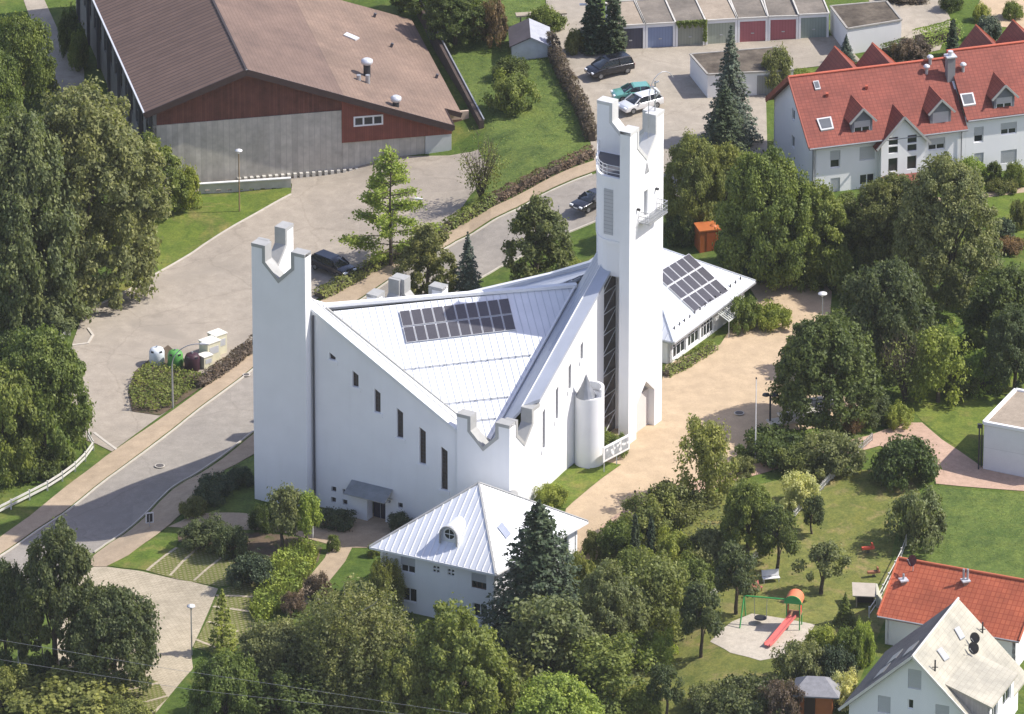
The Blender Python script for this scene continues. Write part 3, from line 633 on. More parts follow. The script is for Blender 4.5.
# ridge cap, back roof plane (falls away to the back corner) and the band along the back right wall
m = MB(); m.bar(Vector(Wz(4.9, 3.9, TL+.42)), Vector(Q2)+Vector((0, 0, .12)), .5, .28); m.build('ridge_cap', WTRIM, church)
R1, R2, R3 = Wz(5.0, 19.8, 8.2), Wz(4.3, 4.9, TL-.3), Wz(20.6, 20.4, TL-.3)
m = MB(); m.hexa([(p[0], p[1], p[2]-.3) for p in (R2, R3, R1)], [R2, R3, R1]); m.build('back_roof', ROOFG, church)
m = MB(); m.hexa([(p[0], p[1], p[2]-.3) for p in (Wz(5.2, 20.4, 8.4), Wz(21, 20.4, TL+.1), Wz(24.6, S-.9, 19.2), Wz(5.2, S-.9, 9.9))], [Wz(5.2, 20.4, 8.4), Wz(21, 20.4, TL+.1), Wz(24.6, S-.9, 19.2), Wz(5.2, S-.9, 9.9)])
m.hexa([(p[0], p[1], p[2]-.3) for p in (Wz(5.2, S-.9, 10.0), Wz(22, S-.9, 18.4), Wz(22, S, 18.4), Wz(5.2, S, 10.0))], [Wz(5.2, S-.9, 10.0), Wz(22, S-.9, 18.4), Wz(22, S, 18.4), Wz(5.2, S, 10.0)])
bb = m.build('back_valley_strip', ROOFG, church)
m = MB(); plane_seams(m, [Wz(5.2, 20.4, 8.4), Wz(21, 20.4, TL+.1), Wz(24.6, S-.9, 19.2), Wz(5.2, S-.9, 9.9)], V, .62, .045, .05); m.build('seams', GTRIM, bb)
m = MB(); seg_cap(m, Wz(0, 5.4, 17.5), Wz(1.0, 5.4, 17.5), Wz(1.0, 20, 9.6), Wz(0, 20, 9.6), .3); seg_cap(m, Wz(1.0, 1.0, 19.4), Wz(4.3, 4.4, TL+.1), Wz(4.3, 20, 8.4), Wz(1.0, 20, 9.5), .3); m.build('back_valley_strip', ROOFW, church)
# bell tower: notched slab on the right, notched slab across the back, bell chamber between
T0, T1, TA, TH_ = 17.75, 23.85, 27.7, 33.85
m = MB(); c = MB(); Wd = T1-T0; p = 1.5; vd = 1.75; z0 = 1.0
o, top = notched(Wd, TH_, p, vd, z0)
dg = [(1.35, z0-.01+.01), (1.35, 7.9), (3.15, 9.6), (4.75, 7.9), (4.75, z0+.0)]
o = [(0, z0), (1.45, z0), (1.45, 7.4), (3.2, 9.0), (4.75, 7.6), (4.75, z0), (Wd, z0)]+top
PT = W(TA, T0); zg = H(PT[0], PT[1])
slot = [(2.55, 24.95), (3.25, 24.95), (3.25, 27.4), (2.55, 27.4)]
tri = [[(2.75, 29.0), (3.35, 29.0), (3.05, 30.0)]]
slab(m, PT, V, U, o, [slot], 1.0); coping(c, PT, V, U, top, 1.0)
PB = W(TA-1.0, T1); o2, top2 = notched(Wd, TH_, p, vd, z0, 0.0, Wd)
# back arm runs along -U from the slab, outside is +V
o2, top2 = notched(Wd, TH_, p, vd, z0, 1.0)
PBc = W(TA, T1); slab(m, PBc, mU, V, o2, (), 1.0); coping(c, PBc, mU, V, top2, 1.0)
bell = m.build('bell_tower', WHITE, church, 'tall bell tower of two notched slabs'); c.build('coping', m_plain('light_grey_coping', (.55, .55, .53), .55, 0, .08), bell)
# chamber body with a rounded outer corner
def arc(cx, cy, r, a0, a1, k): return [(cx+r*math.cos(math.radians(a0+(a1-a0)*i/k)), cy+r*math.sin(math.radians(a0+(a1-a0)*i/k))) for i in range(k+1)]
def loc2w(poly): return [W(a, b)[:2] for a, b in poly]
body = [(26.7, 18.3), (26.7, 22.85), (21.75, 22.85), (22.1, 21.9), (23.0, 20.3), (23.55, 19.4), (24.05, 18.8), (24.6, 18.42), (25.1, 18.3)]
def grow(poly, k, cx=24.6, cy=20.9): return [(x, y) if x > 26 else (cx+(x-cx)*k, cy+(y-cy)*k) for x, y in poly]
m = MB(); m.prism(loc2w(body), 23.0, 29.05); bd = m.build('bell_chamber', WHITE, bell)
m = MB(); lo = [(26.68, 18.6)]+[(26.68, 22.8)]+grow(body, .93)[2:]; m.prism(loc2w(lo), 19.6, 22.95); m.build('tower_shaft', WHITE, bell)
for za, zb_ in ((28.7, 29.1), (22.85, 23.1)): m = MB(); lo = [(26.69, 18.22), (26.69, 22.84)]+grow(body, 1.035)[2:]; m.prism(loc2w(lo), za, zb_); m.build('ledge', WTRIM, bell)
m = MB(); fl = [(26.67, 18.5), (26.67, 22.8)]+grow(body, .9)[2:]; m.prism(loc2w(fl), 29.1, 29.16); m.build('terrace_floor', GTRIM, bell)
m = MB(); PC = W(24.3, 18.3); slab(m, PC, U, mV, rect(.55, 1.45, 23.6, 27.9), (), .05, True, .04); m.build('louvre', m_bands('grey_louvre', (.42, .43, .44), (.28, .29, .30), .35, .05, .5, 'v', .05), bell)
m = MB()
rail = [(26.6, 18.42)]+grow(body, .97)[2:][::-1]
for z in (29.45, 29.8, 30.15): m.tube([W(a, b, z) for a, b in rail], .025, 6)
for a, b in rail: m.tube([W(a, b, 29.1), W(a, b, 30.15)], .025, 6)
m.build('railing', WTRIM, bell)
# steel balcony on the outer face, access door, tip vane
m = MB(); dz = 24.85; bs0, bs1 = 1.7, 5.0
m2 = MB(); slab(m2, PT, V, U, rect(bs0, bs1, dz-.14, dz), (), 1.05, True, 1.05); bal = m2.build('balcony', STEEL, bell)
for z in (dz+.15, dz+.55, dz+1.0):
    for a, b in (((bs0, .02), (bs0, 1.02)), ((bs0, 1.02), (bs1, 1.02)), ((bs1, 1.02), (bs1, .02))): m.bar(w3(PT, V, U, a[0], z, a[1]), w3(PT, V, U, b[0], z, b[1]), .05)
k = 16
for i in range(k+1): s_ = bs0+(bs1-bs0)*i/k; m.bar(w3(PT, V, U, s_, dz, 1.02), w3(PT, V, U, s_, dz+1.0, 1.02), .035)
for i in range(5):
    for s_ in (bs0, bs1): m.bar(w3(PT, V, U, s_, dz, 1.02*i/5), w3(PT, V, U, s_, dz+1.0, 1.02*i/5), .035)
m.build('balustrade', STEEL, bal)
m = MB(); slab(m, PT, V, U, rect(2.56, 3.24, 24.96, 27.39), (), .05, True, -.25); m.build('hatch', SHUT, bell)
for s_, z in ((1.35, 26.2), (4.7, 26.9)):
    m = MB(); m.bar(w3(PT, V, U, s_, z, 0), w3(PT, V, U, s_, z, .3), .18); m.build('spotlight', DARKST, bell)
m = MB()
for a, b in (((2.72, 29.0), (3.05, 30.0)), ((3.05, 30.0), (3.38, 29.0)), ((2.72, 29.0), (2.9, 29.3)), ((2.95, 29.0), (3.05, 29.6)), ((3.2, 29.0), (3.1, 29.4))): m.bar(w3(PT, V, U, a[0], a[1], .03), w3(PT, V, U, b[0], b[1], .03), .07)
m.build('vent_grille', m_plain('grey_paint', (.45, .45, .45)), bell)
# weathercock on the far post: pole, curved rod arching over
m = MB(); fp = Vector(W(TA-.5, T1-.7, TH_)); m.tube([fp, fp+Vector((0, 0, 2.9))], .06, 6)
hook = [Vector(w3(PT, V, U, 4.2, TH_-3.2, -.5)), Vector(w3(PT, V, U, 4.25, TH_+1.6, -.5))]
top_ = Vector(W(TA+.7, T1+.7, TH_+3.4)); q = [hook[0], hook[1]]
for i in range(1, 9):
    t = i/8*math.pi*.78; q.append(hook[1]+Vector(((top_.x-hook[1].x)*.5*(1-math.cos(t))*1.05, (top_.y-hook[1].y)*.5*(1-math.cos(t))*1.05, 2.2*math.sin(t))))
m.tube(q, .035, 6); vn = m.build('mast', STEEL, bell)
m = MB(); cz = fp+Vector((0, 0, 1.9))
m.tube([cz+Vector((-.35, 0, .5)), cz+Vector((0, 0, .25)), cz+Vector((.3, 0, -.1)), cz+Vector((.1, 0, -.5))], [.05, .14, .16, .05], 6); m.tube([cz+Vector((-.1, 0, .75)), cz+Vector((.35, 0, .95))], .08, 6)
m.build('weathercock_figure', ALU, vn)  # simplified weathercock body and tail on the pole, not a lamp
# the ground-floor nib inside the tower arch
m = MB(); slab(m, PT, V, U, rect(2.4, 4.78, 1.0, 7.55), (), .35, True, -.62); m.build('arch_panel', m_plaster('warm_white_plaster', (.62, .58, .54)), bell)
# stair turret with a broken cylinder top and a small cone
tc = W(AR+1.05, 13.1, 0); m = MB(); R = 1.3; n = 40; zt = 10.6
vs = []
for z in (1.5, None):
    for i in range(n):
        an = 2*math.pi*i/n; zz = z if z else zt+.0
        vs.append((tc[0]+R*math.cos(an), tc[1]+R*math.sin(an), zz))
m.mesh(vs, [[i, (i+1) % n, n+(i+1) % n, n+i] for i in range(n)], True)
ti = [(tc[0]+(R-.22)*math.cos(2*math.pi*i/n), tc[1]+(R-.22)*math.sin(2*math.pi*i/n)) for i in range(n)]
for i in range(n):
    j = (i+1) % n; hi = .75 if 2*math.pi*i/n < math.pi*.75 or 2*math.pi*i/n > math.pi*1.78 else 0.0
    a, b = vs[n+i], vs[n+j]; c_, d_ = (ti[j][0], ti[j][1], zt), (ti[i][0], ti[i][1], zt)
    if hi: m.hexa([a, b, c_, d_], [(p[0], p[1], zt+hi) for p in (a, b, c_, d_)])
    else: m.face([a, b, c_, d_])
m.face([(p[0], p[1], zt-.05) for p in ti]); tur = m.build('stair_turret', WHITE, church)
m = MB(); m.lathe((tc[0]-.3, tc[1]-.35, zt-.02), [(.92, 0), (.88, .1), (.45, .95), (.02, 2.1)], 14, False); m.build('turret_cone', m_plain('grey_zinc', (.25, .26, .27), .4, .4, .15), tur)
# mirror-like oval spout on the front corner edge
m = MB(); c = Vector(W(AR+.1, BF+.2, 5.6)); m.lathe((0, 0, 0), [(.30, 0), (.42, .05), (.42, .55), (.34, .6)], 18)
sp = m.build('water_spout', CAPM, church, local=True); sp.location = c-Vector(OFF[church.name]); sp.rotation_euler = (math.radians(60), 0, math.radians(25))

# ---------------- parish hall (pyramid roof, behind the bell tower) ----------------
hz = 6.55; h0 = (7.9, 34.2); h1 = (23.3, 49.7); ap = W(15.6, 41.95, 11.8); c_ = [W(h0[0], h0[1], hz), W(h1[0], h0[1], hz), W(h1[0], h1[1], hz), W(h0[0], h1[1], hz)]
hall = thing('parish_hall', W(15.6, 42, 4), 'low white hall with a pyramid metal roof and solar panels beside the bell tower', 'hall')
m = MB()
for i in range(4): m.hexa([(p[0], p[1], p[2]-.25) for p in (c_[i], c_[(i+1) % 4], ap)], [c_[i], c_[(i+1) % 4], ap])
hr = m.build('roof', ROOFW, hall)
m = MB(); plane_seams(m, [c_[1], c_[2], ap], U, .62, .045, .05); plane_seams(m, [c_[0], c_[1], ap], V, .62, .045, .05)
for k in c_: m.bar(k, ap, .16, .16)
m.build('seams', SEAM, hr)
def onpl(px, py, a, b, c, o=0.0):
    a, b, c = map(Vector, (a, b, c)); n = (b-a).cross(c-a).normalized(); n = n if n.z > 0 else -n
    r = Vector(ray(px, py)); q = Vector(CAM); t = (a+n*o-q).dot(n)/r.dot(n); return q+r*t
f = lambda x, y, o=0: onpl(x, y, c_[1], c_[2], ap, o)
pv_field(hr, f(653.2, 274.8), f(688, 254), f(694.0, 313.2), 5, 3, .14)
m = MB()
for s_ in np.linspace(.05, .95, 14): q = Vector(c_[1]).lerp(Vector(c_[2]), s_); q2 = q.lerp(Vector(ap), .10); m.bar(q2, q2+Vector((0, 0, .28)), .12)
m.build('snow_guard', DARKST, hr)
i_ = .75; Pw = W(h1[0]-i_, h0[1]+i_); Lw = h1[1]-h0[1]-2*i_; fz = 3.0; top_z = hz-.1
bays = [(.5, 2.9), (3.3, 5.5), (6.0, 6.9), (7.2, 8.0)]
m = MB(); slab(m, Pw, V, U, rect(0, Lw, fz, top_z), [rect(a, b, 4.15, 6.3) for a, b in bays[:2]]+[rect(5.8, 8.2, 4.0, 6.2)], .3, False)
PS = W(h1[0]-i_, h0[1]+i_); slab(m, PS, mU, mV, rect(0, h1[0]-h0[0]-2*i_, fz, top_z), (), .3, False); slab(m, W(h1[0]-i_, h1[1]-i_), mU, V, rect(0, h1[0]-h0[0]-2*i_, fz, top_z), (), .3, False)
m.build('wall', WHITE, hall)
for a, b in bays[:2]: window(hall, Pw, V, U, a, b, 4.15, 6.3, nv=2, nh=1, fw=.1)
window(hall, Pw, V, U, 5.8, 8.2, 4.0, 6.2, nv=3, nh=1, fw=.1)
m = MB()
for i in range(13):
    s_ = 7.8+i*.3; m.bar(w3(Pw, V, U, s_, 6.3, .05), w3(Pw, V, U, s_, 5.45, 1.75), .10, .06)
for z, o_ in ((5.45, 1.75), (5.9, .9)): m.bar(w3(Pw, V, U, 7.7, z, o_), w3(Pw, V, U, 11.5, z, o_), .08)
for s_ in (7.8, 11.4): q = w3(Pw, V, U, s_, 5.45, 1.75); m.bar(q, (q[0], q[1], H(q[0], q[1])), .08)
m.build('entrance_canopy', m_plain('pale_canopy_slats', (.52, .54, .50), .5), hall)
m = MB(); q = Vector(c_[1]); m.bar(q+Vector((0, 0, -.18)), Vector(c_[2])+Vector((0, 0, -.18)), .14, .16); m.bar(q+Vector((0, 0, -.18)), Vector(c_[0])+Vector((0, 0, -.18)), .14, .16); m.build('gutter', STEEL, hall)

# ---------------- parish house (front pyramid roof) ----------------
ez = 5.75; E1, E2, E3 = GZ(369.7, 546.4, ez), GZ(495.7, 573.8, ez), GZ(587.8, 521.1, ez); E4 = tuple(E1[i]+E3[i]-E2[i] for i in range(3))
AP = (sum(p[0] for p in (E1, E3))/2, sum(p[1] for p in (E1, E3))/2, ZAT((E1[0]+E3[0])/2, (E1[1]+E3[1])/2, 482.6))
ph = thing('parish_house', (AP[0], AP[1], 0), 'white two-storey house with pale pyramid metal roof and round dormer in front of the church', 'house')
m = MB(); EE = [E1, E2, E3, E4]
for i in range(4): m.hexa([(p[0], p[1], p[2]-.2) for p in (EE[i], EE[(i+1) % 4], AP)], [EE[i], EE[(i+1) % 4], AP])
pr = m.build('roof', ROOFW, ph)
def un(a, b): v = Vector((b[0]-a[0], b[1]-a[1])); L = v.length; return (v.x/L, v.y/L), L
dF, LF = un(E1, E2); dS, LS = un(E2, E3)
perp = lambda d: (d[1], -d[0])
m = MB(); nF = perp(dF); plane_seams(m, [E1, E2, AP], nF, .58, .07, .06); nS = perp(dS); plane_seams(m, [E2, E3, AP], nS, .58, .05, .05); plane_seams(m, [E4, E1, AP], perp(un(E4, E1)[0]), .58, .05, .05); m.build('seams', WTRIM, pr)
m = MB()
for k in EE: m.bar(k, AP, .2, .14)
m.build('hip_flashing', CAPM, pr)
m = MB()
for i in range(4): a, b = Vector(EE[i]), Vector(EE[(i+1) % 4]); m.bar(a+Vector((0, 0, -.12)), b+Vector((0, 0, -.12)), .16, .2)
m.build('gutter', WTRIM, ph)
ins = .6
def inset(p, a, b):   # corner p with outgoing dirs a,b
    return (p[0]+a[0]*ins+b[0]*ins, p[1]+a[1]*ins+b[1]*ins)
mF = (-dF[0], -dF[1]); mS = (-dS[0], -dS[1])
C1, C2, C3, C4 = inset(E1, dF, dS), inset(E2, mF, dS), inset(E3, mF, mS), inset(E4, dF, mS)
zt = ez-.02; LFw = LF-2*ins; LSw = LS-2*ins
def sz(px, py, P, d, z=None):
    Q = (P[0]+d[0], P[1]+d[1]); c = ONW(px, py, P, Q); return ((c[0]-P[0])*d[0]+(c[1]-P[1])*d[1], c[2])
wf = []
for (x0, x1, yt, yb) in ((401, 415, 557, 573), (402, 417, 588, 602), (472.5, 485.5, 574, 589), (473, 487, 604, 618)):
    s0, zb_ = sz((x0+x1)/2, yb, C1, dF); s1, zt_ = sz((x0+x1)/2, yt, C1, dF); wf.append((s0-.7, s0+.7, max(.5, zb_), min(zt_, ez-.45)))
sq = []
for cx, cy in ((436.2, 569.3), (451, 572.5)):
    s0, zc = sz(cx, cy, C1, dF)
    for a in (-.17, .17):
        for b in (-.17, .17): sq.append((s0+a-.13, s0+a+.13, zc+b-.13, zc+b+.13))
m = MB(); slab(m, C1, dF, perp(dF), rect(0, LFw, -1, zt), [rect(*q) for q in wf+sq], .3, False)
slab(m, C2, dS, perp(dS), rect(0, LSw, -1, zt), [rect(9.6, 10.6, 3.0, 4.9), rect(3.0, 4.2, 3.3, 4.7)], .3, False)
slab(m, C3, mF, perp(mF), rect(0, LFw, -1, zt), (), .3, False); slab(m, C4, mS, perp(mS), rect(0, LSw, -1, zt), (), .3, False)
m.build('wall', WHITE, ph)
for i, q in enumerate(wf): window(ph, C1, dF, perp(dF), *q, kind='half' if i in (0, 2) else 'glass', nv=2 if i == 2 else 1, fw=.09, frame=m_plain('brown_frame', (.12, .08, .06)) if i == 2 else None)
for q in sq: window(ph, C1, dF, perp(dF), *q, nv=0, fw=.02, depth=.1)
window(ph, C2, dS, perp(dS), 9.6, 10.6, 3.0, 4.9, nv=0); window(ph, C2, dS, perp(dS), 3.0, 4.2, 3.3, 4.7)
# barrel dormer with a round window
def onf(px, py, o=0): return onpl(px, py, E1, E2, AP, o)
b0 = onf(448.5, 545.5); nd = perp(dF); r = .82
m = MB(); back = 2.9; k = 12
prof = [(-r, -.9)]+[(-r*math.cos(math.pi*i/k), r*math.sin(math.pi*i/k)) for i in range(k+1)]+[(r, -.9)]
fr = [(b0.x+dF[0]*s_, b0.y+dF[1]*s_, b0.z+.95+z) for s_, z in prof]; bk = [(p[0]-nd[0]*back, p[1]-nd[1]*back, p[2]) for p in fr]
n = len(fr); m.mesh(fr+bk, [[i, i+1, n+i+1, n+i] for i in range(n-1)], True); m.face([(p[0]-nd[0]*.25, p[1]-nd[1]*.25, p[2]) for p in fr])
for i in range(n-1): m.face([fr[i], fr[i+1], (fr[i+1][0]-nd[0]*.25, fr[i+1][1]-nd[1]*.25, fr[i+1][2]), (fr[i][0]-nd[0]*.25, fr[i][1]-nd[1]*.25, fr[i][2])])
dm = m.build('dormer', ROOFW, ph)
m = MB()
q = [(b0.x+dF[0]*s_*.97+nd[0]*.03, b0.y+dF[1]*s_*.97+nd[1]*.03, b0.z+.95+z*.97) for s_, z in prof]; m.tube(q, .09, 6); m.build('dormer_rim', CAPM, dm)
m = MB(); cc = Vector((b0.x-nd[0]*.2, b0.y-nd[1]*.2, b0.z+.98)); ringp = [cc+Vector((dF[0]*.52*math.cos(t), dF[1]*.52*math.cos(t), .52*math.sin(t))) for t in np.linspace(0, 2*math.pi, 25)]
m.tube(ringp, .06, 6, cap=False); m.bar(ringp[0], ringp[12], .05); m.bar(ringp[6], ringp[18], .05); rw_ = m.build('round_window', WTRIM, dm)
m = MB(); m.face([cc+Vector((dF[0]*.52*math.cos(t)+nd[0]*-.03, dF[1]*.52*math.cos(t)-nd[1]*.03, .52*math.sin(t))) for t in np.linspace(0, 2*math.pi, 25)[:-1]]); m.build('pane', GLASS, rw_)
m = MB(); a = [onpl(x, y, E2, E3, AP, .10) for x, y in ((497.5, 527), (502, 521.5), (511, 533), (506, 538))]; m.hexa([p-Vector((0, 0, .12)) for p in a], a); m.build('roof_window', m_plain('roof_window_glass', (.30, .33, .40), .1), pr)
def un2(a, b): v = Vector((b[0]-a[0], b[1]-a[1])); L = v.length; return (v.x/L, v.y/L), L
def roofplane(parent, name, pts, mat, t=.2, label=None):
    m = MB(); quadroof(m, [Vector(p) for p in pts], t); return m.build(name, mat, parent, label)
def up(p, dz): return Vector((p[0], p[1], p[2]+dz))
def vent(parent, p, r=.12, h=.9, mat=None, name='vent_pipe', cap=True):
    m = MB(); m.tube([Vector(p)-Vector((0, 0, .2)), Vector(p)+Vector((0, 0, h))], r, 10)
    o = m.build(name, mat or STEEL, parent)
    if cap: m = MB(); m.lathe((p[0], p[1], p[2]+h), [(r*1.2, -.12), (r*2.1, 0), (r*2.1, .12), (r*1.2, .25)], 14); m.build('cowl', ALU, o)
    return o
# ---------------- gymnasium ----------------
zgm = -.7; B0, B1 = Vector(GZ(269.4, 176.5, zgm)), Vector(GZ(422, 163.5, zgm)); dG = (math.cos(math.radians(12)), math.sin(math.radians(12))); nG = (dG[1], -dG[0]); bG = (-nG[0], -nG[1])
def on_front(px, py, o=0.0):
    P = (B0.x+nG[0]*o, B0.y+nG[1]*o); return Vector(ONW(px, py, P, (P[0]+dG[0], P[1]+dG[1])))
zgy = B0.z
FL, FA, FR = on_front(144, 113.5, 1.0), on_front(246.5, 70, 1.0), on_front(453.8, 126, 1.0)
gym = thing('sports_hall', (B0.x, B0.y, zgy), 'large sports hall with brown tiled roof, red boarding and bare concrete walls', 'hall')
def bk(p, L, dz=0): return Vector((p[0]+bG[0]*L, p[1]+bG[1]*L, p[2]+dz))
sp_ = lambda p: (p.x-B0.x)*dG[0]+(p.y-B0.y)*dG[1]
FM = FA.lerp(FR, (344-246.5)/(453.8-246.5))
NR = on_front(446, 109, 1.0)
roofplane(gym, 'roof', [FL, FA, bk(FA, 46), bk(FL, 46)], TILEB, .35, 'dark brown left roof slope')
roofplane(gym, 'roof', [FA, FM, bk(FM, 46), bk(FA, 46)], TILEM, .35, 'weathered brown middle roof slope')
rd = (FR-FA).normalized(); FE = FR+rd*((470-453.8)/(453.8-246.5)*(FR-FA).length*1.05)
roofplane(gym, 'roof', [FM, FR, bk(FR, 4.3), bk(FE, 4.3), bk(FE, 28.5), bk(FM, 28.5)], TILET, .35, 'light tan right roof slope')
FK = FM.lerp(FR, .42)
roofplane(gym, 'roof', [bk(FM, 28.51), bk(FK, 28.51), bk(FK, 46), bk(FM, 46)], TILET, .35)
m = MB()
for a, b in ((FL, FA), (FA, FR)): m.bar(a+Vector((nG[0]*.06, nG[1]*.06, -.22)), b+Vector((nG[0]*.06, nG[1]*.06, -.22)), .1, .62)
m.bar(bk(FR, .0)+Vector((dG[0]*.05, dG[1]*.05, -.2)), bk(FR, 4.3)+Vector((dG[0]*.05, dG[1]*.05, -.2)), .1, .5); m.bar(bk(FR, 4.3)+Vector((0, 0, -.2)), bk(FE, 4.3)+Vector((0, 0, -.2)), .1, .5)
m.build('fascia', m_plain('dark_brown_fascia', (.05, .032, .028)), gym)
m = MB(); m.bar(FL+Vector((0, 0, .04)), FA+Vector((0, 0, .04)), .12, .06); m.bar(FL+Vector((0, 0, .0)), bk(FL, 46), .16, .14); m.bar(FA+Vector((0, 0, .06)), FR+Vector((0, 0, .06)), .10, .06); m.build('roof_edge', ALU, gym)
m = MB(); m.bar(FA+Vector((0, 0, .05)), bk(FA, 46, .05), .22, .08); m.build('ridge_strip', m_plain('dark_ridge', (.05, .04, .04)), gym)
# front wall: concrete below, boarding above
sL, sM, sD, sR = sp_(on_front(153, 127)), sp_(on_front(341.5, 110)), sp_(on_front(425, 135)), sp_(on_front(452, 134))
zc = on_front(341, 110.5).z; zc2 = on_front(341, 143).z
zroof = lambda s_: (FL.z+(FA.z-FL.z)*(s_-sp_(FL))/(sp_(FA)-sp_(FL)) if s_ < sp_(FA) else FA.z+(FR.z-FA.z)*(s_-sp_(FA))/(sp_(FR)-sp_(FA)))-.3
m = MB(); slab(m, B0, dG, nG, rect(sL, sM, zgy-1.5, zc), (), .4); slab(m, B0, dG, nG, rect(sM+.02, sD, zgy-1.5, zc2), (), .4, True, -.12); m.build('wall', CONC, gym, 'board-marked concrete front wall')
m = MB(); slab(m, B0, dG, nG, [(sL, zc+.01), (sM, zc+.01), (sM, zroof(sM)), (sp_(FA), zroof(sp_(FA))), (sL, zroof(sL))], (), .3, True, -.08); m.build('gable_boarding', WOOD, gym)
wa, wb = on_front(353.5, 129), on_front(383, 116.5); wq = (sp_(wa), sp_(wb), wa.z+.25, wb.z+.25)
m = MB(); slab(m, B0, dG, nG, [(sM+.01, zc2+.01), (sR-.02, zc2+.01), (sR-.02, zroof(sR)), (sM+.01, zroof(sM))], [rect(*wq)], .3, True, .05); m.build('gable_boarding', WOODR, gym, 'bright red boarding')
window(gym, B0, dG, nG, wq[0], wq[1], wq[2], wq[3], nv=2, fw=.16, o=.12, depth=.05)
m = MB(); slab(m, B0, dG, nG, rect(sD+.03, sR-.05, zgy-1, zc2-.02), (), .3); m.build('panel_door', m_plain('pale_grey_door', (.50, .52, .50), .6, 0, .05), gym)
m = MB(); k = 0
for i in range(40):
    s_ = sM-10+i*.6
    if s_ < sM+14: a = B0; m.box((B0.x+dG[0]*s_+nG[0]*.2, B0.y+dG[1]*s_+nG[1]*.2, zgy-.3), .3, .4, .5, math.atan2(dG[1], dG[0]))
m.build('base_vents', CONC2, gym)
# long left side: concrete piers and tall dark windows
PL = (B0.x+dG[0]*sL, B0.y+dG[1]*sL); m = MB(); hol = [rect(a, a+1.5, zgy+2.6, zgy+6.3) for a in np.arange(2.5, 42, 3.0)]
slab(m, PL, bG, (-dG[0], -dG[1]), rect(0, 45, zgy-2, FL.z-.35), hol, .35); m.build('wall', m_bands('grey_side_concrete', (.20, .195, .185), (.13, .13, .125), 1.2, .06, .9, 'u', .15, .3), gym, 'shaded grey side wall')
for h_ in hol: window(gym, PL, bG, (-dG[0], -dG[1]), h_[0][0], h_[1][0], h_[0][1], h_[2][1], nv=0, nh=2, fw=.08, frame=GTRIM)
m = MB()
for a in np.arange(.6, 45, 6.0): m = MB(); slab(m, PL, bG, (-dG[0], -dG[1]), rect(a-.15, a+.15, zgy-2, FL.z-.4), (), .3, True, .32); m.build('pier', GTRIM, gym)
pass
for (px, py, r, h, dbl) in ((367, 76, .55, 1.5, True), (396, 106, .5, .75, False)):
    q = onpl(px, py, FM, FR, bk(FM, 20)); 
    m = MB(); m.tube([q-Vector((0, 0, .3)), q+Vector((0, 0, h))], r*.62, 12); vo = m.build('roof_ventilator', DARKST, gym)
    m = MB(); m.lathe((q.x, q.y, q.z+h), [(r*.8, -.25), (r*1.05, -.1), (r*1.05, .15), (r*.6, .3)], 16); m.build('cowl', ALU, vo)
    if dbl:
        for dx in (-.95, -.1): m = MB(); p = q+Vector((dx+.2, -2.0, -.6)); m.tube([p, p+Vector((0, 0, 1.55))], .22, 10); m.build('flue', STEEL, gym)
a = [onpl(x, y, FM, FR, bk(FM, 20), .14) for x, y in ((343.5, 34.5), (347, 32), (359.5, 37.5), (355.5, 39.6))]; m = MB(); m.hexa([p-Vector((0, 0, .14)) for p in a], a); m.build('roof_window', ALU, gym)
for px, py in ((374, 17), (391, 47), (436, 78)): q = onpl(px, py, FM, FR, bk(FM, 20)); m = MB(); m.bar(q, q+Vector((.15, 0, .4)), .25); m.build('vent_tile', GTRIM, gym)
# right end: recessed entrance
m = MB(); PRc = (B0.x+dG[0]*sR, B0.y+dG[1]*sR); slab(m, (PRc[0]+bG[0]*4.6, PRc[1]+bG[1]*4.6), dG, nG, rect(0, 2.6, zgy-.5, zgy+3.1), (), .25); slab(m, PRc, bG, dG, rect(.3, 4.4, zgy-.5, zgy+3.0), (), .25); m.build('entrance_wall', m_plaster('warm_wall', (.55, .43, .33)), gym)
m = MB(); slab(m, (PRc[0]+bG[0]*4.6, PRc[1]+bG[1]*4.6), dG, nG, rect(.9, 1.9, zgy, zgy+2.3), (), .08, True, .06); m.build('entrance_door', m_plain('brown_door', (.14, .08, .055)), gym)
# retaining wall along the bank
ra, rb_ = G(421, 14), G(484, 128); dR, LR = un2(rb_, ra); rw = thing('retaining_wall', rb_, 'dark brown retaining wall between the tan sports hall roof and the grass bank', 'wall')
m = MB(); slab(m, rb_, dR, (dR[1], -dR[0]), [(0, rb_.z-1), (LR, ra.z-1), (LR, ra.z+1.4), (0, rb_.z+.8)], (), .45); m.build('wall_body', m_plain('dark_mossy_wall', (.075, .055, .045), .95, 0, .3, 2), rw)
m = MB(); m.bar(up(rb_, .88), up(ra, 1.48), .12, .12); m.build('handrail', STEEL, rw)
# ---------------- low white guard wall of the ramp ----------------
a, b = G(199, 194), G(291, 188); d_, L_ = un2(a, b); gw = thing('ramp_wall', a, 'low white concrete ramp wall with slots beside the sports hall', 'wall')
hl = [rect(s_, s_+.42, a.z+.25, a.z+.42) for s_ in np.arange(.6, L_-1, 1.05)]
m = MB(); slab(m, a, d_, (d_[1], -d_[0]), [(0, a.z-.5), (L_, b.z-.5), (L_, b.z+1.0), (0, a.z+1.0)], [h for h in hl if h[2][1] < b.z+.9], .25); m.build('wall_body', CONC2, gw)
m = MB(); m.bar(up(a, 1.05), up(b, 1.05), .34, .10); m.build('coping', WHITE2, gw)

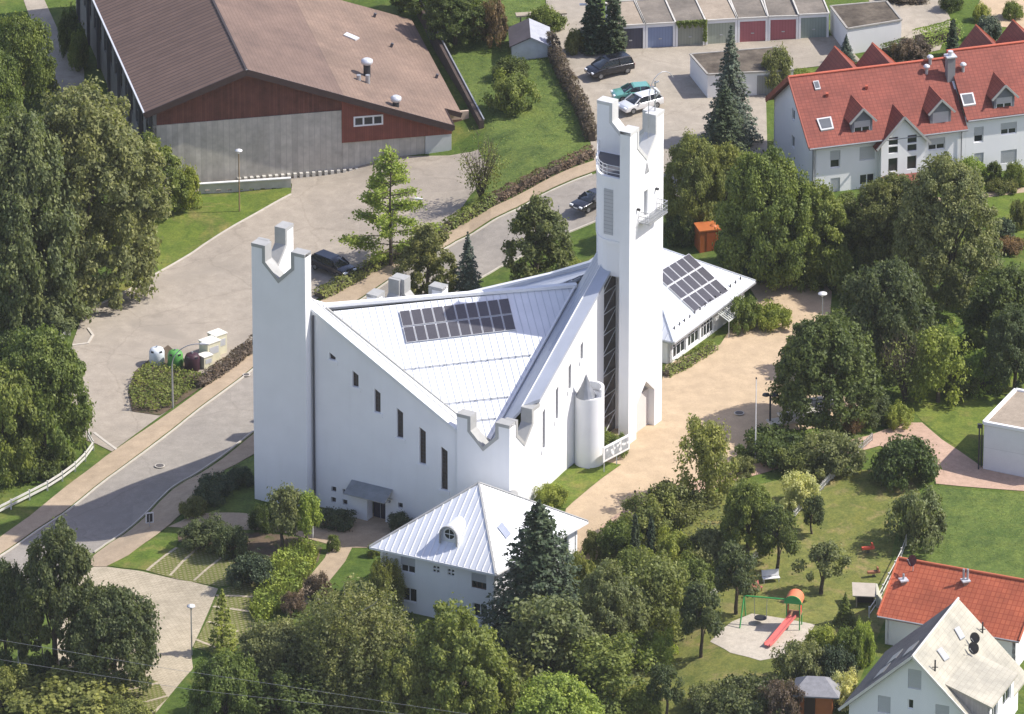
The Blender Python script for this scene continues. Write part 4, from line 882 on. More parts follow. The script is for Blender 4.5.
# ---------------- garages ----------------
EDGE = m_plain('weathered_roof_edge', (.33, .31, .27), .8, 0, .2)
DARKFELT = m_ground('dark_mossy_felt', (.075, .062, .048), (.15, .125, .095), None, .5, 2.0)
def garage(x0, y0, x1, y1, h, depth, door, roofm, label, group, dcol=None, zt=None):
    a, b = G(x0, y0), G(x1, y1); d, L = un2(a, b); n = (d[1], -d[0]); bb = (-n[0], -n[1]); z = min(a.z, b.z)
    t = thing('garage', (a.x, a.y, z), label, 'garage', group); L -= .03
    m = MB(); fw = .22; slab(m, a, d, n, rect(0, L, z-.3, z+h), [rect(fw, L-fw, z-.0, z+h-.3)], .3, False)
    r = [(0, 0), (L, 0), (L, depth), (0, depth)]; w = [(a.x+d[0]*s+bb[0]*o, a.y+d[1]*s+bb[1]*o) for s, o in r]
    for i in (1, 2, 3): m.face([(*w[i], z-.3), (*w[(i+1) % 4], z-.3), (*w[(i+1) % 4], z+h), (*w[i], z+h)])
    m.build('wall', WHITE2, t)
    q = [(a.x+d[0]*s+bb[0]*o, a.y+d[1]*s+bb[1]*o) for s, o in ((.14, .1), (L-.14, .1), (L-.14, depth-.1), (.14, depth-.1))]
    m = MB(); m.prism(q, z+h-.1, z+h+.03); m.build('roof', roofm, t)
    m = MB()
    for i in (0, 1, 2, 3): m.bar((*w[i], z+h+.05), (*w[(i+1) % 4], z+h+.05), .14, .14)
    m.build('roof_edge', CONC2, t)
    if dcol: m = MB(); slab(m, a, d, n, rect(fw+.01, L-fw-.01, z+.02, z+h-.31), (), .06, True, -.12); dd = m.build('door', dcol, t); m = MB(); slab(m, a, d, n, rect(L/2-.15, L/2+.15, z+.9, z+1.0), (), .05, True, -.07); m.build('handle', STEEL, dd)
    return t
def door(c): return m_bands('garage_door_%d' % int(c[0]*1000+c[2]*77), c, tuple(x*.75 for x in c), .28, .04, .6, 'u', .05, .3)
gx = [616.2, 645.5, 675.5, 705.5, 737.5, 768, 798.5, 829]
gy = lambda x: 50.8-(x-616)*.062
cols = [(.075, .075, .10), (.21, .26, .38), (.27, .28, .22), (.33, .36, .28), (.36, .12, .13), (.34, .11, .12), (.25, .30, .26)]
nm = ['dark slate', 'blue', 'grey-green ivy-framed', 'pale green', 'dark pink', 'dusty pink', 'grey-green']
tl = ['first from the left', 'second from the left', 'third from the left', 'fourth from the left', 'fifth from the left, right of the pale green one', 'sixth from the left, next to the grey-green one', 'at the right end of the row']
for i in range(7): garage(gx[i], gy(gx[i]), gx[i+1], gy(gx[i+1]), 2.55, 6.2, 1, FELTT if i in (0, 3) else FELT, 'garage with %s door, %s' % (nm[i], tl[i]), 'garages in a row at the top', door(cols[i]))
# big flat building at the end, and the white garage box by the spruce
def flatbox(name, pts, h, label, cat, roofm, wallm=WHITE2, over=.0, t=.14, zz=None):
    P = [G(*p) for p in pts]; z = min(p.z for p in P) if zz is None else zz; t_ = thing(name, (P[0].x, P[0].y, z), label, cat)
    m = MB(); m.prism([(p.x, p.y) for p in P], z-.5, z+h); m.build('wall', wallm, t_)
    c = sum((Vector((p.x, p.y)) for p in P), Vector((0, 0)))/len(P)
    q = [c+(Vector((p.x, p.y))-c)*.975 for p in P]; m = MB(); m.prism([(p.x, p.y) for p in q], z+h+.01, z+h+.05); m.build('roof', roofm, t_)
    m = MB()
    for i in range(len(P)): a, b = P[i], P[(i+1) % len(P)]; m.bar((a.x, a.y, z+h+.06), (b.x, b.y, z+h+.06), .2, t)
    m.build('roof_edge', EDGE, t_); return t_, P, z
flatbox('garage', [(847, 55), (901, 46), (886, 27), (830, 32)], 2.7, 'wide white flat-roofed garage at the right end of the garage row', 'garage', DARKFELT)
t_, P, z = flatbox('garage', [(707.5, 98.5), (793, 93.5), (776, 69), (690, 76.5)], 2.45, 'white garage box with brown flat roof behind the tall spruce', 'garage', DARKFELT)
m = MB(); d_, L_ = un2(P[0], P[1]); slab(m, P[0], d_, (d_[1], -d_[0]), rect(4.8, 7.6, z, z+2.15), (), .06, True, .05); m.build('door', door((.27, .27, .26)), t_)
# garden shed on the slope
def gable_house(name, fl, fr, depth, hw, hr, label, cat, roofm, wallm, over=.4, axis='front', roof2=None, zoff=0):
    """fl, fr: ground picture points of the front wall; ridge runs parallel to the front ('side') or away from it ('front')"""
    a, b = G(*fl), G(*fr); d, L = un2(a, b); n = (d[1], -d[0]); z = min(a.z, b.z)+zoff; t = thing(name, (a.x, a.y, z), label, cat)
    F = lambda s, o, h: Vector((a.x+d[0]*s-n[0]*o, a.y+d[1]*s-n[1]*o, z+h))
    m = MB()
    if axis == 'side':
        slab(m, a, d, n, rect(0, L, z-.5, z+hw), (), .2); slab(m, F(L, depth, 0), (-d[0], -d[1]), (-n[0], -n[1]), rect(0, L, z-.5, z+hw), (), .2)
        for P_, dd, nn in ((F(L, 0, 0), (-n[0], -n[1]), d), (F(0, depth, 0), n, (-d[0], -d[1]))): slab(m, P_, dd, nn, [(0.21, z-.5), (depth-.21, z-.5), (depth-.21, z+hw), (depth/2, z+hr), (.21, z+hw)], (), .2)
        m.build('wall', wallm, t); k = (hr-hw)/(depth/2); o = over
        roofplane(t, 'roof', [F(-o, -o, hw-o*k+.08), F(L+o, -o, hw-o*k+.08), F(L+o, depth/2, hr+.08), F(-o, depth/2, hr+.08)], roofm, .12)
        roofplane(t, 'roof', [F(L+o, depth+o, hw-o*k+.08), F(-o, depth+o, hw-o*k+.08), F(-o, depth/2+.01, hr+.08), F(L+o, depth/2+.01, hr+.08)], roof2 or roofm, .12)
    else:
        slab(m, a, d, n, [(0, z-.5), (L, z-.5), (L, z+hw), (L/2, z+hr), (0, z+hw)], (), .2); slab(m, F(L, depth, 0), (-d[0], -d[1]), (-n[0], -n[1]), [(0, z-.5), (L, z-.5), (L, z+hw), (L/2, z+hr), (0, z+hw)], (), .2)
        for P_, dd, nn in ((F(L, 0, 0), (-n[0], -n[1]), d), (F(0, depth, 0), n, (-d[0], -d[1]))): slab(m, P_, dd, nn, rect(.21, depth-.21, z-.5, z+hw), (), .2)
        m.build('wall', wallm, t); k = (hr-hw)/(L/2); o = over
        roofplane(t, 'roof', [F(-o, -o, hw-o*k+.08), F(L/2, -o, hr+.08), F(L/2, depth+o, hr+.08), F(-o, depth+o, hw-o*k+.08)], roofm, .12)
        roofplane(t, 'roof', [F(L/2+.01, -o, hr+.08), F(L+o, -o, hw-o*k+.08), F(L+o, depth+o, hw-o*k+.08), F(L/2+.01, depth+o, hr+.08)], roof2 or roofm, .12)
    return t, F, (a, d, n, L, z)
gable_house('shed', (512, 62), (549, 57), 4.4, 1.75, 2.6, 'white garden shed with dark roof on the grass bank below the conifers', 'shed', m_plain('dark_shed_roof', (.085, .075, .08), .8, 0, .2, 1), m_plain('grey_white_boards', (.50, .52, .54)), .25, 'front', m_plain('pale_shed_roof', (.36, .37, .40), .7))

# ---------------- long white house with red roof and dormers ----------------
hz0 = G(811, 199).z; hE = ZAT(*G(811, 199)[:2], 149.5)
rh = thing('terraced_house', (*G(811, 199)[:2], hz0), 'long white terraced house with red tiled roof, gabled dormers and tall gable windows', 'house')
eF, eF2, eB = Vector(GZ(809.3, 148.5, hE)), Vector(GZ(968, 129.0, hE)), Vector(GZ(766.6, 98.5, hE))
dH, _ = un2(eF, eF2); nH = (dH[1], -dH[0]); bH = (-nH[0], -nH[1]); W_ = (eB.x-eF.x)*bH[0]+(eB.y-eF.y)*bH[1]
L1_, L2_ = (eF2-eF).length, 24.0
hR = ZAT(eF.x+bH[0]*W_/2, eF.y+bH[1]*W_/2, 77.5)
def HF(s, o, z): return Vector((eF.x+dH[0]*s+bH[0]*o, eF.y+dH[1]*s+bH[1]*o, z))
kH = (hR-hE)/(W_/2)
roofplane(rh, 'roof', [HF(0, 0, hE), HF(L1_, 0, hE), HF(L1_, W_/2, hR), HF(0, W_/2, hR)], TILER, .22, 'lower left half of the red roof')
roofplane(rh, 'roof', [HF(L1_, W_, hE), HF(0, W_, hE), HF(0, W_/2+.01, hR), HF(L1_, W_/2+.01, hR)], TILER, .22)
dz2 = .7
s2 = L1_-3.6     # right half steps up
roofplane(rh, 'roof', [HF(L1_+.02, .35, hE+dz2+.05), HF(L1_+L2_, .35, hE+dz2+.05), HF(L1_+L2_, W_/2, hR+dz2), HF(L1_+.02, W_/2, hR+dz2)], TILER, .22, 'slightly higher right half of the red roof')
roofplane(rh, 'roof', [HF(L1_+L2_, W_, hE+dz2), HF(L1_+.02, W_, hE+dz2), HF(L1_+.02, W_/2+.01, hR+dz2), HF(L1_+L2_, W_/2+.01, hR+dz2)], TILER, .22)
m = MB(); m.bar(HF(-.02, 0, hE+.05), HF(-.02, W_/2, hR+.05), .14, .2); m.bar(HF(-.02, W_, hE+.05), HF(-.02, W_/2, hR+.05), .14, .2); m.bar(HF(-.03, W_, hE-.2), HF(-.03, W_/2, hR-.2), .1, .3); m.build('verge', m_plain('red_verge', (.30, .09, .06)), rh)
m = MB(); m.tube([HF(0, W_/2, hR+.07), HF(L1_, W_/2, hR+.07)], .13, 8); m.tube([HF(L1_, W_/2, hR+dz2+.07), HF(L1_+L2_, W_/2, hR+dz2+.07)], .13, 8); m.build('ridge_tiles', m_plain('red_ridge', (.48, .12, .07)), rh)
m = MB(); m.tube([HF(0, -.08, hE-.08), HF(L1_, -.08, hE-.08)], .09, 8); m.tube([HF(L1_+.1, .25, hE+dz2-.05), HF(L1_+L2_, .25, hE+dz2-.05)], .09, 8)
for s_ in (.55, L1_-.45): m.tube([HF(s_, .45, hE-.3), HF(s_, .45, hz0)], .06, 6)
m.build('gutter', m_plain('grey_gutter', (.24, .25, .26), .5), rh)
io = .6; Pf = HF(io, io, 0); Lt = L1_+L2_-io; wt = hE+kH*io-.23
def hs(px, py, off=0): P = (Pf.x-bH[0]*off, Pf.y-bH[1]*off); c = ONW(px, py, P, (P[0]+dH[0], P[1]+dH[1])); return ((c[0]-P[0])*dH[0]+(c[1]-P[1])*dH[1], c[2])
hw = []   # centre px, top, bottom, width m, kind
for (cx, yt, yb, wd, kd) in ((835, 150.5, 168, 1.0, 'half'), (867, 146.5, 160, 1.5, 'blind'), (835, 178, 194.5, .95, 'blind'), (867, 174, 185, 1.5, 'glass'), (936.5, 138, 150, 1.7, 'half'), (936.5, 166, 178, 1.6, 'blind'), (978.5, 127, 142.5, .95, 'half'), (1008.5, 122.5, 134.5, 1.6, 'half'), (978.5, 153, 170, .95, 'half'), (1008.5, 150, 163, 1.6, 'blind')):
    s0, z1_ = hs(cx, yt); s0, z0_ = hs(cx, yb); hw.append((s0-wd/2, s0+wd/2, z0_, min(z1_, wt-.15), kd))
m = MB(); nH_ = nH
slab(m, Pf, dH, nH, rect(0, L1_-io, hz0-2, wt), [rect(*q[:4]) for q in hw if q[1] < L1_-io-.2], .3, False)
slab(m, Pf, dH, nH, rect(L1_-io+.01, Lt, hz0-2, wt+dz2), [rect(*q[:4]) for q in hw if q[0] > L1_-io+.2], .3, False)
Pg = HF(io, W_-io, 0); gw_ = W_-2*io; gh = [rect(gw_/2-.5, gw_/2+.3, hE+.2, hE+1.3), rect(gw_/2-.5, gw_/2+.3, hE-2.6, hE-1.4), rect(gw_/2-.5, gw_/2+.3, hE-5.2, hE-4.1)]
slab(m, Pg, nH, (-dH[0], -dH[1]), [(0, hz0-2), (gw_, hz0-2), (gw_, wt), (gw_/2, hR-.3), (0, wt)], gh, .3, False)
slab(m, HF(L1_+L2_, W_-io, 0), (-dH[0], -dH[1]), bH, rect(0, L1_+L2_-io, hz0-2, wt), (), .3, False)
slab(m, HF(L1_+.05, io, 0), bH, dH, [(0, wt-.2), (W_-2*io, wt-.2), (W_/2-io, hR+.4)], (), .2, True)
m.build('wall', WHITE, rh)
for q in hw: window(rh, Pf, dH, nH, *q[:4], kind=q[4], nv=1 if q[1]-q[0] > 1.2 else 0, fw=.09)
for q in gh: window(rh, Pg, nH, (-dH[0], -dH[1]), q[0][0], q[1][0], q[0][1], q[2][1], nv=0)
def onroofH(px, py, o=0): return onpl(px, py, HF(0, 0, hE), HF(10, 0, hE), HF(0, W_/2, hR), o)
def onroofH2(px, py, o=0): return onpl(px, py, HF(0, .35, hE+dz2), HF(10, .35, hE+dz2), HF(0, W_/2, hR+dz2), o)
def dormer(parent, apexf, wd, rise, ln, zoff=0, wallm=None, roofm=None, d=None, b=None, win='half', wh=1.5, dip=0.0):
    """gabled dormer: apexf = front apex of its roof (3D)"""
    d = d or dH; b = b or bH; a = Vector(apexf); D3, B3 = Vector((d[0], d[1], 0)), Vector((b[0], b[1], 0)); lo = Vector((0, 0, -rise)); o_ = [roofm or TILER]
    l, r = a-D3*wd/2+lo, a+D3*wd/2+lo; e = B3*ln
    k = MB(); quadroof(k, [l, a, a+e, l+e], .12); x = k.build('dormer', roofm or TILER, parent)
    k = MB(); quadroof(k, [a+Vector((.005, 0, 0)), r, r+e, a+e], .12); k.build('dormer_roof', roofm or TILER, x)
    k = MB(); k.bar(l-B3*.03+Vector((0, 0, -.06)), a-B3*.03+Vector((0, 0, -.04)), .08, .2); k.bar(a-B3*.03+Vector((0, 0, -.04)), r-B3*.03+Vector((0, 0, -.06)), .08, .2); k.bar(l-D3*.03+Vector((0, 0, .05)), a+Vector((0, 0, .0)), .03, .03); k.build('bargeboard', CAPM, x)
    f0 = a-D3*(wd/2-.3)+B3*.3; w_ = wd-.6; nb = (-b[0], -b[1]); zt_ = a.z-rise+.05; q = (f0.x, f0.y)
    k = MB(); slab(k, q, d, nb, [(0, zt_-wh-.5), (w_, zt_-wh-.5), (w_, zt_), (w_/2, a.z-.22), (0, zt_)], [rect(.22, w_-.22, zt_-wh+.1, zt_-.05)], .2, False)
    for s_, nn in ((0, (-d[0], -d[1])), (w_, d)):
        P_ = (q[0]+d[0]*s_, q[1]+d[1]*s_)
        if s_ == 0: P_ = (P_[0]+b[0]*2.4, P_[1]+b[1]*2.4); slab(k, P_, nb, nn, rect(0, 2.38, zt_-wh-.5, zt_), (), .1)
        else: slab(k, P_, b, nn, rect(.02, 2.4, zt_-wh-.5, zt_), (), .1)
    k.build('dormer_wall', wallm or m_plain('slate_cladding', (.17, .18, .20)), x)
    wv = window(parent, q, d, nb, .22, w_-.22, zt_-wh+.1, zt_-.05, kind=win, nv=1, fw=.09, depth=.08, name='dormer_window'); return x
slate = m_plain('slate_cladding', (.17, .18, .20), .7)
for (ax, ay, rl) in ((862, 107.5, 0), (940.5, 98.5, 0), (1004, 84, 1)):
    # front wall stands on the roof plane a little below its apex
    base = (onroofH2 if rl else onroofH)(ax, ay+24, 0); P_ = (base.x, base.y); top_ = ZAT(P_[0], P_[1], ay)
    dormer(rh, (P_[0]-bH[0]*.3, P_[1]-bH[1]*.3, top_), 2.65, 1.35, 5.0, wallm=slate, win='half' if ax != 940.5 else 'blind', wh=1.3)
# tall wall gable with paired windows
GO = .75; sC, zA = hs(903.5, 119, GO); Pc = (Pf.x-bH[0]*GO, Pf.y-bH[1]*GO)
s0_, s1_ = sC-2.15, sC+2.15
tw = []
for a, b in ((sC-1.35, sC-.65), (sC+.35, sC+1.05)):
    pass
wz = lambda y: hs(903.5, y, GO)[1]
tw = []
for a, b in ((sC-1.42, sC-.5), (sC+.45, sC+1.37)): tw += [(a, b, wz(170), wz(157)), (a, b, wz(152), wz(145.5)), (a, b, wz(144), wz(136))]
m = MB(); slab(m, Pc, dH, nH, [(s0_, hz0-1), (s1_, hz0-1), (s1_, zA-2.3), (sC, zA), (s0_, zA-2.3)], [rect(*q) for q in tw], 1.9, False); m.build('wall_gable', WHITE, rh)
for q in tw: window(rh, Pc, dH, nH, *q, nv=0, nh=0, fw=.06, frame=GTRIM, name='gable_window')
A3 = Vector((Pc[0]+dH[0]*sC+nH[0]*.3, Pc[1]+dH[1]*sC+nH[1]*.3, zA+.3)); D3, B3 = Vector((*dH, 0)), Vector((*bH, 0)); kk = 2.7
roofplane(rh, 'gable_roof', [A3-D3*kk+Vector((0, 0, -kk*1.12)), A3, A3+B3*5.2, A3+B3*5.2-D3*kk+Vector((0, 0, -kk*1.12))], TILER, .14); roofplane(rh, 'gable_roof', [A3+D3*.01, A3+D3*kk+Vector((0, 0, -kk*1.12)), A3+B3*5.2+D3*kk+Vector((0, 0, -kk*1.12)), A3+B3*5.2], TILER, .14)
m = MB(); m.bar(A3-D3*kk-B3*.03+Vector((0, 0, -kk*1.12)), A3-B3*.03, .08, .22); m.bar(A3-B3*.03, A3+D3*kk-B3*.03+Vector((0, 0, -kk*1.12)), .08, .22); m.build('bargeboard', CAPM, rh)
zp = wz(174); q = lambda s_, o, z: Vector((Pc[0]+dH[0]*s_+nH[0]*o, Pc[1]+dH[1]*s_+nH[1]*o, z))
roofplane(rh, 'porch_roof', [q(sC-2.1, 1.9, zp-1.3), q(sC+1.7, 1.9, zp-1.3), q(sC+1.7, .02, zp), q(sC-2.1, .02, zp)], TILER, .14)
m = MB(); slab(m, q(0, 1.6, 0), dH, nH, rect(sC-1.9, sC+1.5, hz0-1, zp-1.3), (), 1.5); m.build('porch', WHITE, rh)
# cross gables at the back, skylights, chimney, vents
for (ax, ay) in ((834.3, 46.5), (872, 43), (975.5, 25), (1012.5, 20)):
    hh = hR+(dz2 if ax > 930 else 0); s_ = ((Vector(GZ(ax, ay, hh))-eF).dot(D3)); o_ = (Vector(GZ(ax, ay, hh))-eF).dot(B3)
    a = HF(s_, o_, hh); ln = o_-W_/2; wd = 3.1
    roofplane(rh, 'rear_gable_roof', [HF(s_-wd, W_/2+.3, hh-wd*1.25), HF(s_, W_/2+.3, hh-.05), a, HF(s_-wd, o_, hh-wd*1.25)], TILER, .12)
    roofplane(rh, 'rear_gable_roof', [HF(s_+.01, W_/2+.3, hh-.05), HF(s_+wd, W_/2+.3, hh-wd), HF(s_+wd, o_, hh-wd), a], TILER, .12)
    m = MB(); m.bar(HF(s_, o_+.04, hh), HF(s_+wd, o_+.04, hh-wd), .12, .2); m.build('verge', m_plain('orange_verge', (.55, .17, .09)), rh)
for pts, r_ in ((((816.5, 118.5), (831, 116.3), (834, 128.3), (821, 130.3)), 0), (((813, 81), (818.5, 80.3), (820.8, 88.5), (815.5, 89.3)), 0), (((960, 93.8), (973, 92.3), (976, 104), (963.5, 105.8)), 1)):
    f_ = onroofH2 if r_ else onroofH; a = [f_(x, y, .13) for x, y in (pts[3], pts[2], pts[1], pts[0])]; m = MB(); m.hexa([p-Vector((0, 0, .13)) for p in a], a); x = m.build('roof_window', STEEL, rh)
    c = sum(a, Vector())/4; a2 = [c+(p-c)*.78+Vector((0, 0, .02)) for p in a]; m = MB(); m.face(a2); m.build('pane', m_plain('sky_glass', (.13, .14, .15), .1), x)
q = onroofH(950, 78, 0); m = MB(); m.box((q.x, q.y, q.z-.8), .75, .75, 3.0, math.atan2(dH[1], dH[0])); ch = m.build('chimney', m_plain('grey_chimney_cladding', (.22, .22, .22), .6), rh)
m = MB(); m.box((q.x, q.y, q.z+2.2), 1.0, 1.0, .12, math.atan2(dH[1], dH[0])); m.tube([(q.x, q.y, q.z+2.3), (q.x, q.y, q.z+2.75)], .25, 10); m.build('chimney_cap', ALU, ch)
for (x, y, r_) in ((926.5, 73, 0), (930, 63.5, 0), (963, 71, 1)): q = (onroofH2 if r_ else onroofH)(x, y); vent(rh, q, .15, .6)
for (x, y) in ((827, 96), (866.5, 88.5), (1007, 59), (962.5, 70)): q = onroofH(x, y); m = MB(); m.bar(q, q+Vector((0, -.1, .35)), .25); m.build('vent_tile', m_plain('red_vent', (.42, .10, .06)), rh)
# ---------------- house with orange roof, bottom right ----------------
zg = 2.3; eh = zg+3.1; a, b = Vector(GZ(877.5, 615.8, eh)), Vector(GZ(1019, 641.4, eh)); d, L = un2(a, b); n = (d[1], -d[0]); bb = (-n[0], -n[1])
oh = thing('bungalow', (a.x, a.y, zg), 'white bungalow with orange tiled roof, satellite dish and two chimneys', 'house')
F = lambda s, o, z: Vector((a.x+d[0]*s+bb[0]*o, a.y+d[1]*s+bb[1]*o, z)); dep = 5.0; hr = ZAT(*F(0, dep, 0)[:2], 558.5)
roofplane(oh, 'roof', [F(0, 0, eh), F(L, 0, eh), F(L, dep, hr), F(0, dep, hr)], TILEO, .2)
roofplane(oh, 'roof', [F(L, 2*dep, eh), F(0, 2*dep, eh), F(0, dep+.01, hr), F(L, dep+.01, hr)], TILEO, .2)
P = F(.5, .6, 0); m = MB(); Lw, Wd = L-1.0, 2*dep-1.2; wt = eh+.25
slab(m, P, d, n, rect(.2, Lw, zg-1, wt), [rect(4.6, 5.6, zg+.9, zg+2.2)], .3, False)
G1 = [(0, zg-1), (Wd, zg-1), (Wd, wt), (Wd/2, hr-.3), (0, wt)]
slab(m, F(L-.5, .6, 0), bb, d, G1, (), .3, True); slab(m, F(.5, 2*dep-.6, 0), n, (-d[0], -d[1]), G1, (), .3, True)
m.build('wall', WHITE, oh); window(oh, P, d, n, 4.6, 5.6, zg+.9, zg+2.2)
m = MB(); m.tube([F(0, -.06, eh-.05), F(L, -.06, eh-.05)], .08, 8); m.build('gutter', m_plain('zinc_gutter', (.3, .3, .3), .5), oh)
m = MB(); m.bar(F(-.02, 0, eh+.08), F(-.02, dep, hr+.08), .12, .16); m.bar(F(L+.02, 0, eh+.08), F(L+.02, dep, hr+.08), .12, .16); m.tube([F(0, dep, hr+.08), F(L, dep, hr+.08)], .12, 8); m.build('verge', m_plain('orange_edge', (.50, .14, .07)), oh)
def fo(x, y): return onpl(x, y, F(0, 0, eh), F(L, 0, eh), F(0, dep, hr))
for (x, y, dbl) in ((965.5, 583, 1), (903.5, 582.5, 0)):
    q = fo(x, y); m = MB(); m.box((q.x, q.y, q.z-.5), .45, .45, .75, .3); ch = m.build('chimney', m_plain('brick_brown', (.25, .14, .10)), oh)
    m = MB(); m.box((q.x, q.y, q.z+.2), .7, .7, .12, .3); m.build('chimney_flashing', ALU, ch)
    for dx in ((-.17, .17) if dbl else (0,)): m = MB(); m.tube([(q.x+dx, q.y, q.z+.3), (q.x+dx, q.y, q.z+(1.3 if dbl else .8))], .1, 8); m.build('flue_pipe', STEEL, ch)
def dish(x, y, z, name, label, r=.42, rz=2.6, mat=None, tilt=.5):
    t = thing(name, (x, y, z), label, 'dish'); m = MB(); m.tube([(x, y, z-.05), (x, y, z+.75)], .035, 6); m.build('mast', STEEL, t)
    m = MB(); k = 18; vs = []; dirv = Vector((math.cos(rz), math.sin(rz), tilt)).normalized(); uu = dirv.cross(Vector((0, 0, 1))).normalized(); vv = uu.cross(dirv); c = Vector((x, y, z+.95))-dirv*-.08
    for j, (rr, dd) in enumerate(((.01, 0), (.5, .02), (.85, .07), (1, .12))): vs += [c+(uu*math.cos(2*math.pi*i/k)+vv*math.sin(2*math.pi*i/k))*r*rr+dirv*(dd*r*1.6) for i in range(k)]
    m.mesh(vs, [[j*k+i, j*k+(i+1) % k, (j+1)*k+(i+1) % k, (j+1)*k+i] for j in range(3) for i in range(k)], True); bw = m.build('reflector', mat or DARKST, t)
    m = MB(); m.bar(c-vv*r*.9, c+dirv*r*1.3, .03); m.bar(c+dirv*r*1.25, c+dirv*r*1.45, .09); m.build('feed_arm', STEEL, bw); return t
q = fo(913, 571); dish(q.x, q.y, q.z, 'satellite_dish', 'single dark red satellite dish at the left end of the orange roof', .5, 3.9, m_plain('dark_red_dish', (.12, .03, .03)))
# ---------------- house with cream roof, bottom right corner ----------------
hz_ = 2.2; rz_ = hz_+9.0; rf, rb = Vector(GZ(912.2, 657, rz_)), Vector(GZ(958.4, 598.7, rz_)); dd_, L = un2(rf, rb); bb = dd_; nf = (-dd_[0], -dd_[1]); dx_ = (dd_[1], -dd_[0])
ch_ = thing('gabled_house', (rf.x, rf.y, hz_), 'white gabled house with cream right roof slope and dark grey left slope', 'house')
F = lambda s, o, z: Vector((rf.x+dx_[0]*s+bb[0]*o, rf.y+dx_[1]*s+bb[1]*o, z)); hw_ = 6.3; k_ = .955; ez_ = rz_-hw_*k_
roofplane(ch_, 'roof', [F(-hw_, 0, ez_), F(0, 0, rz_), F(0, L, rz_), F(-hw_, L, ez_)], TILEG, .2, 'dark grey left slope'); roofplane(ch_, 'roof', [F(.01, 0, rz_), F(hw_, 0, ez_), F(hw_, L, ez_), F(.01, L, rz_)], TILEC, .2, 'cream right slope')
m = MB(); m.tube([F(0, 0, rz_+.06), F(0, L, rz_+.06)], .10, 8); m.bar(F(-hw_, -.02, ez_+.02), F(0, -.02, rz_+.02), .1, .22); m.bar(F(0, -.02, rz_+.02), F(hw_, -.02, ez_+.02), .1, .22); m.build('verge', m_plain('pale_verge', (.6, .58, .52)), ch_)
P = F(-hw_+.7, .6, 0); wl = 2*hw_-1.4; wz_ = ez_+.7*k_-.25
def hq(px, py): c = ONW(px, py, P, (P[0]+dx_[0], P[1]+dx_[1])); return ((c[0]-P[0])*dx_[0]+(c[1]-P[1])*dx_[1], c[2])
wn = []
for (cx, yt, yb, wd, kd) in ((914.5, 669.5, 689, 1.15, 'blind'), (884, 696, 713, 1.1, 'blind'), (910.5, 699.5, 709, .5, 'glass'), (942, 705, 722, 1.2, 'blind')):
    s_, z1_ = hq(cx, yt); s_, z0_ = hq(cx, yb); wn.append((s_-wd/2, s_+wd/2, z0_, z1_, kd))
m = MB(); slab(m, P, dx_, nf, [(0, hz_-1), (wl, hz_-1), (wl, wz_), (wl/2, rz_-.3), (0, wz_)], [rect(*q[:4]) for q in wn], .3, True)
slab(m, F(hw_-.7, L-.6, 0), (-dx_[0], -dx_[1]), bb, [(0, hz_-1), (wl, hz_-1), (wl, wz_), (wl/2, rz_-.3), (0, wz_)], (), .3, True)
slab(m, F(hw_-.7, .91, 0), bb, dx_, rect(0, L-1.85, hz_-1, wz_), (), .3, True); slab(m, F(-hw_+.7, L-.91, 0), nf, (-dx_[0], -dx_[1]), rect(0, L-1.85, hz_-1, wz_), (), .3, True)
m.build('wall', WHITE, ch_)
for q in wn: window(ch_, P, dx_, nf, *q[:4], kind=q[4], nv=0, fw=.07)
fc = lambda x, y, o=0: onpl(x, y, F(0, 0, rz_), F(hw_, 0, ez_), F(0, L, rz_), o)
fl_ = lambda x, y, o=0: onpl(x, y, F(0, 0, rz_), F(-hw_, 0, ez_), F(0, L, rz_), o)
for pts in (((954.3, 628.6), (959, 626), (965, 636.5), (960.5, 639.5)), ((937, 650), (941.5, 646.8), (949.5, 657.5), (944.5, 660.5))):
    a_ = [fc(x, y, .12) for x, y in pts]; m = MB(); m.hexa([p-Vector((0, 0, .12)) for p in a_], a_); x = m.build('roof_window', STEEL, ch_); c = sum(a_, Vector())/4; m = MB(); m.face([c+(p-c)*.72+Vector((0, 0, .03)) for p in a_][::-1]); m.build('pane', ALU, x)
for (x, y) in ((910.5, 648.5), (894.5, 656.5), (882, 670.5)):
    p = fl_(x, y, .1); m = MB(); u1 = Vector((bb[0], bb[1], 0))*.9; v1 = Vector((-dx_[0], -dx_[1], -k_)).normalized()*.6; m.hexa([p+e-Vector((0, 0, .1)) for e in (-u1-v1, u1-v1, u1+v1, -u1+v1)], [p-u1-v1, p+u1-v1, p+u1+v1, p-u1+v1]); m.build('roof_window', STEEL, ch_)
for (x, y) in ((982.5, 633), (935, 671)): p = fc(x, y); m = MB(); m.tube([p, p+Vector((0, 0, 1.0))], .07, 8); m.bar(p+Vector((-.25, 0, .35)), p+Vector((.25, 0, .35)), .06); m.build('vent_pipe', DARKST, ch_)
q = fc(974.5, 658); dish(q.x, q.y, q.z, 'satellite_dish', 'lower of the two dark satellite dishes on the cream roof', .52, 4.1, None, .25)
q = fc(974.5, 648.5); dish(q.x+.1, q.y+.1, q.z, 'satellite_dish', 'upper of the two dark satellite dishes on the cream roof', .48, 4.1, None, .25)
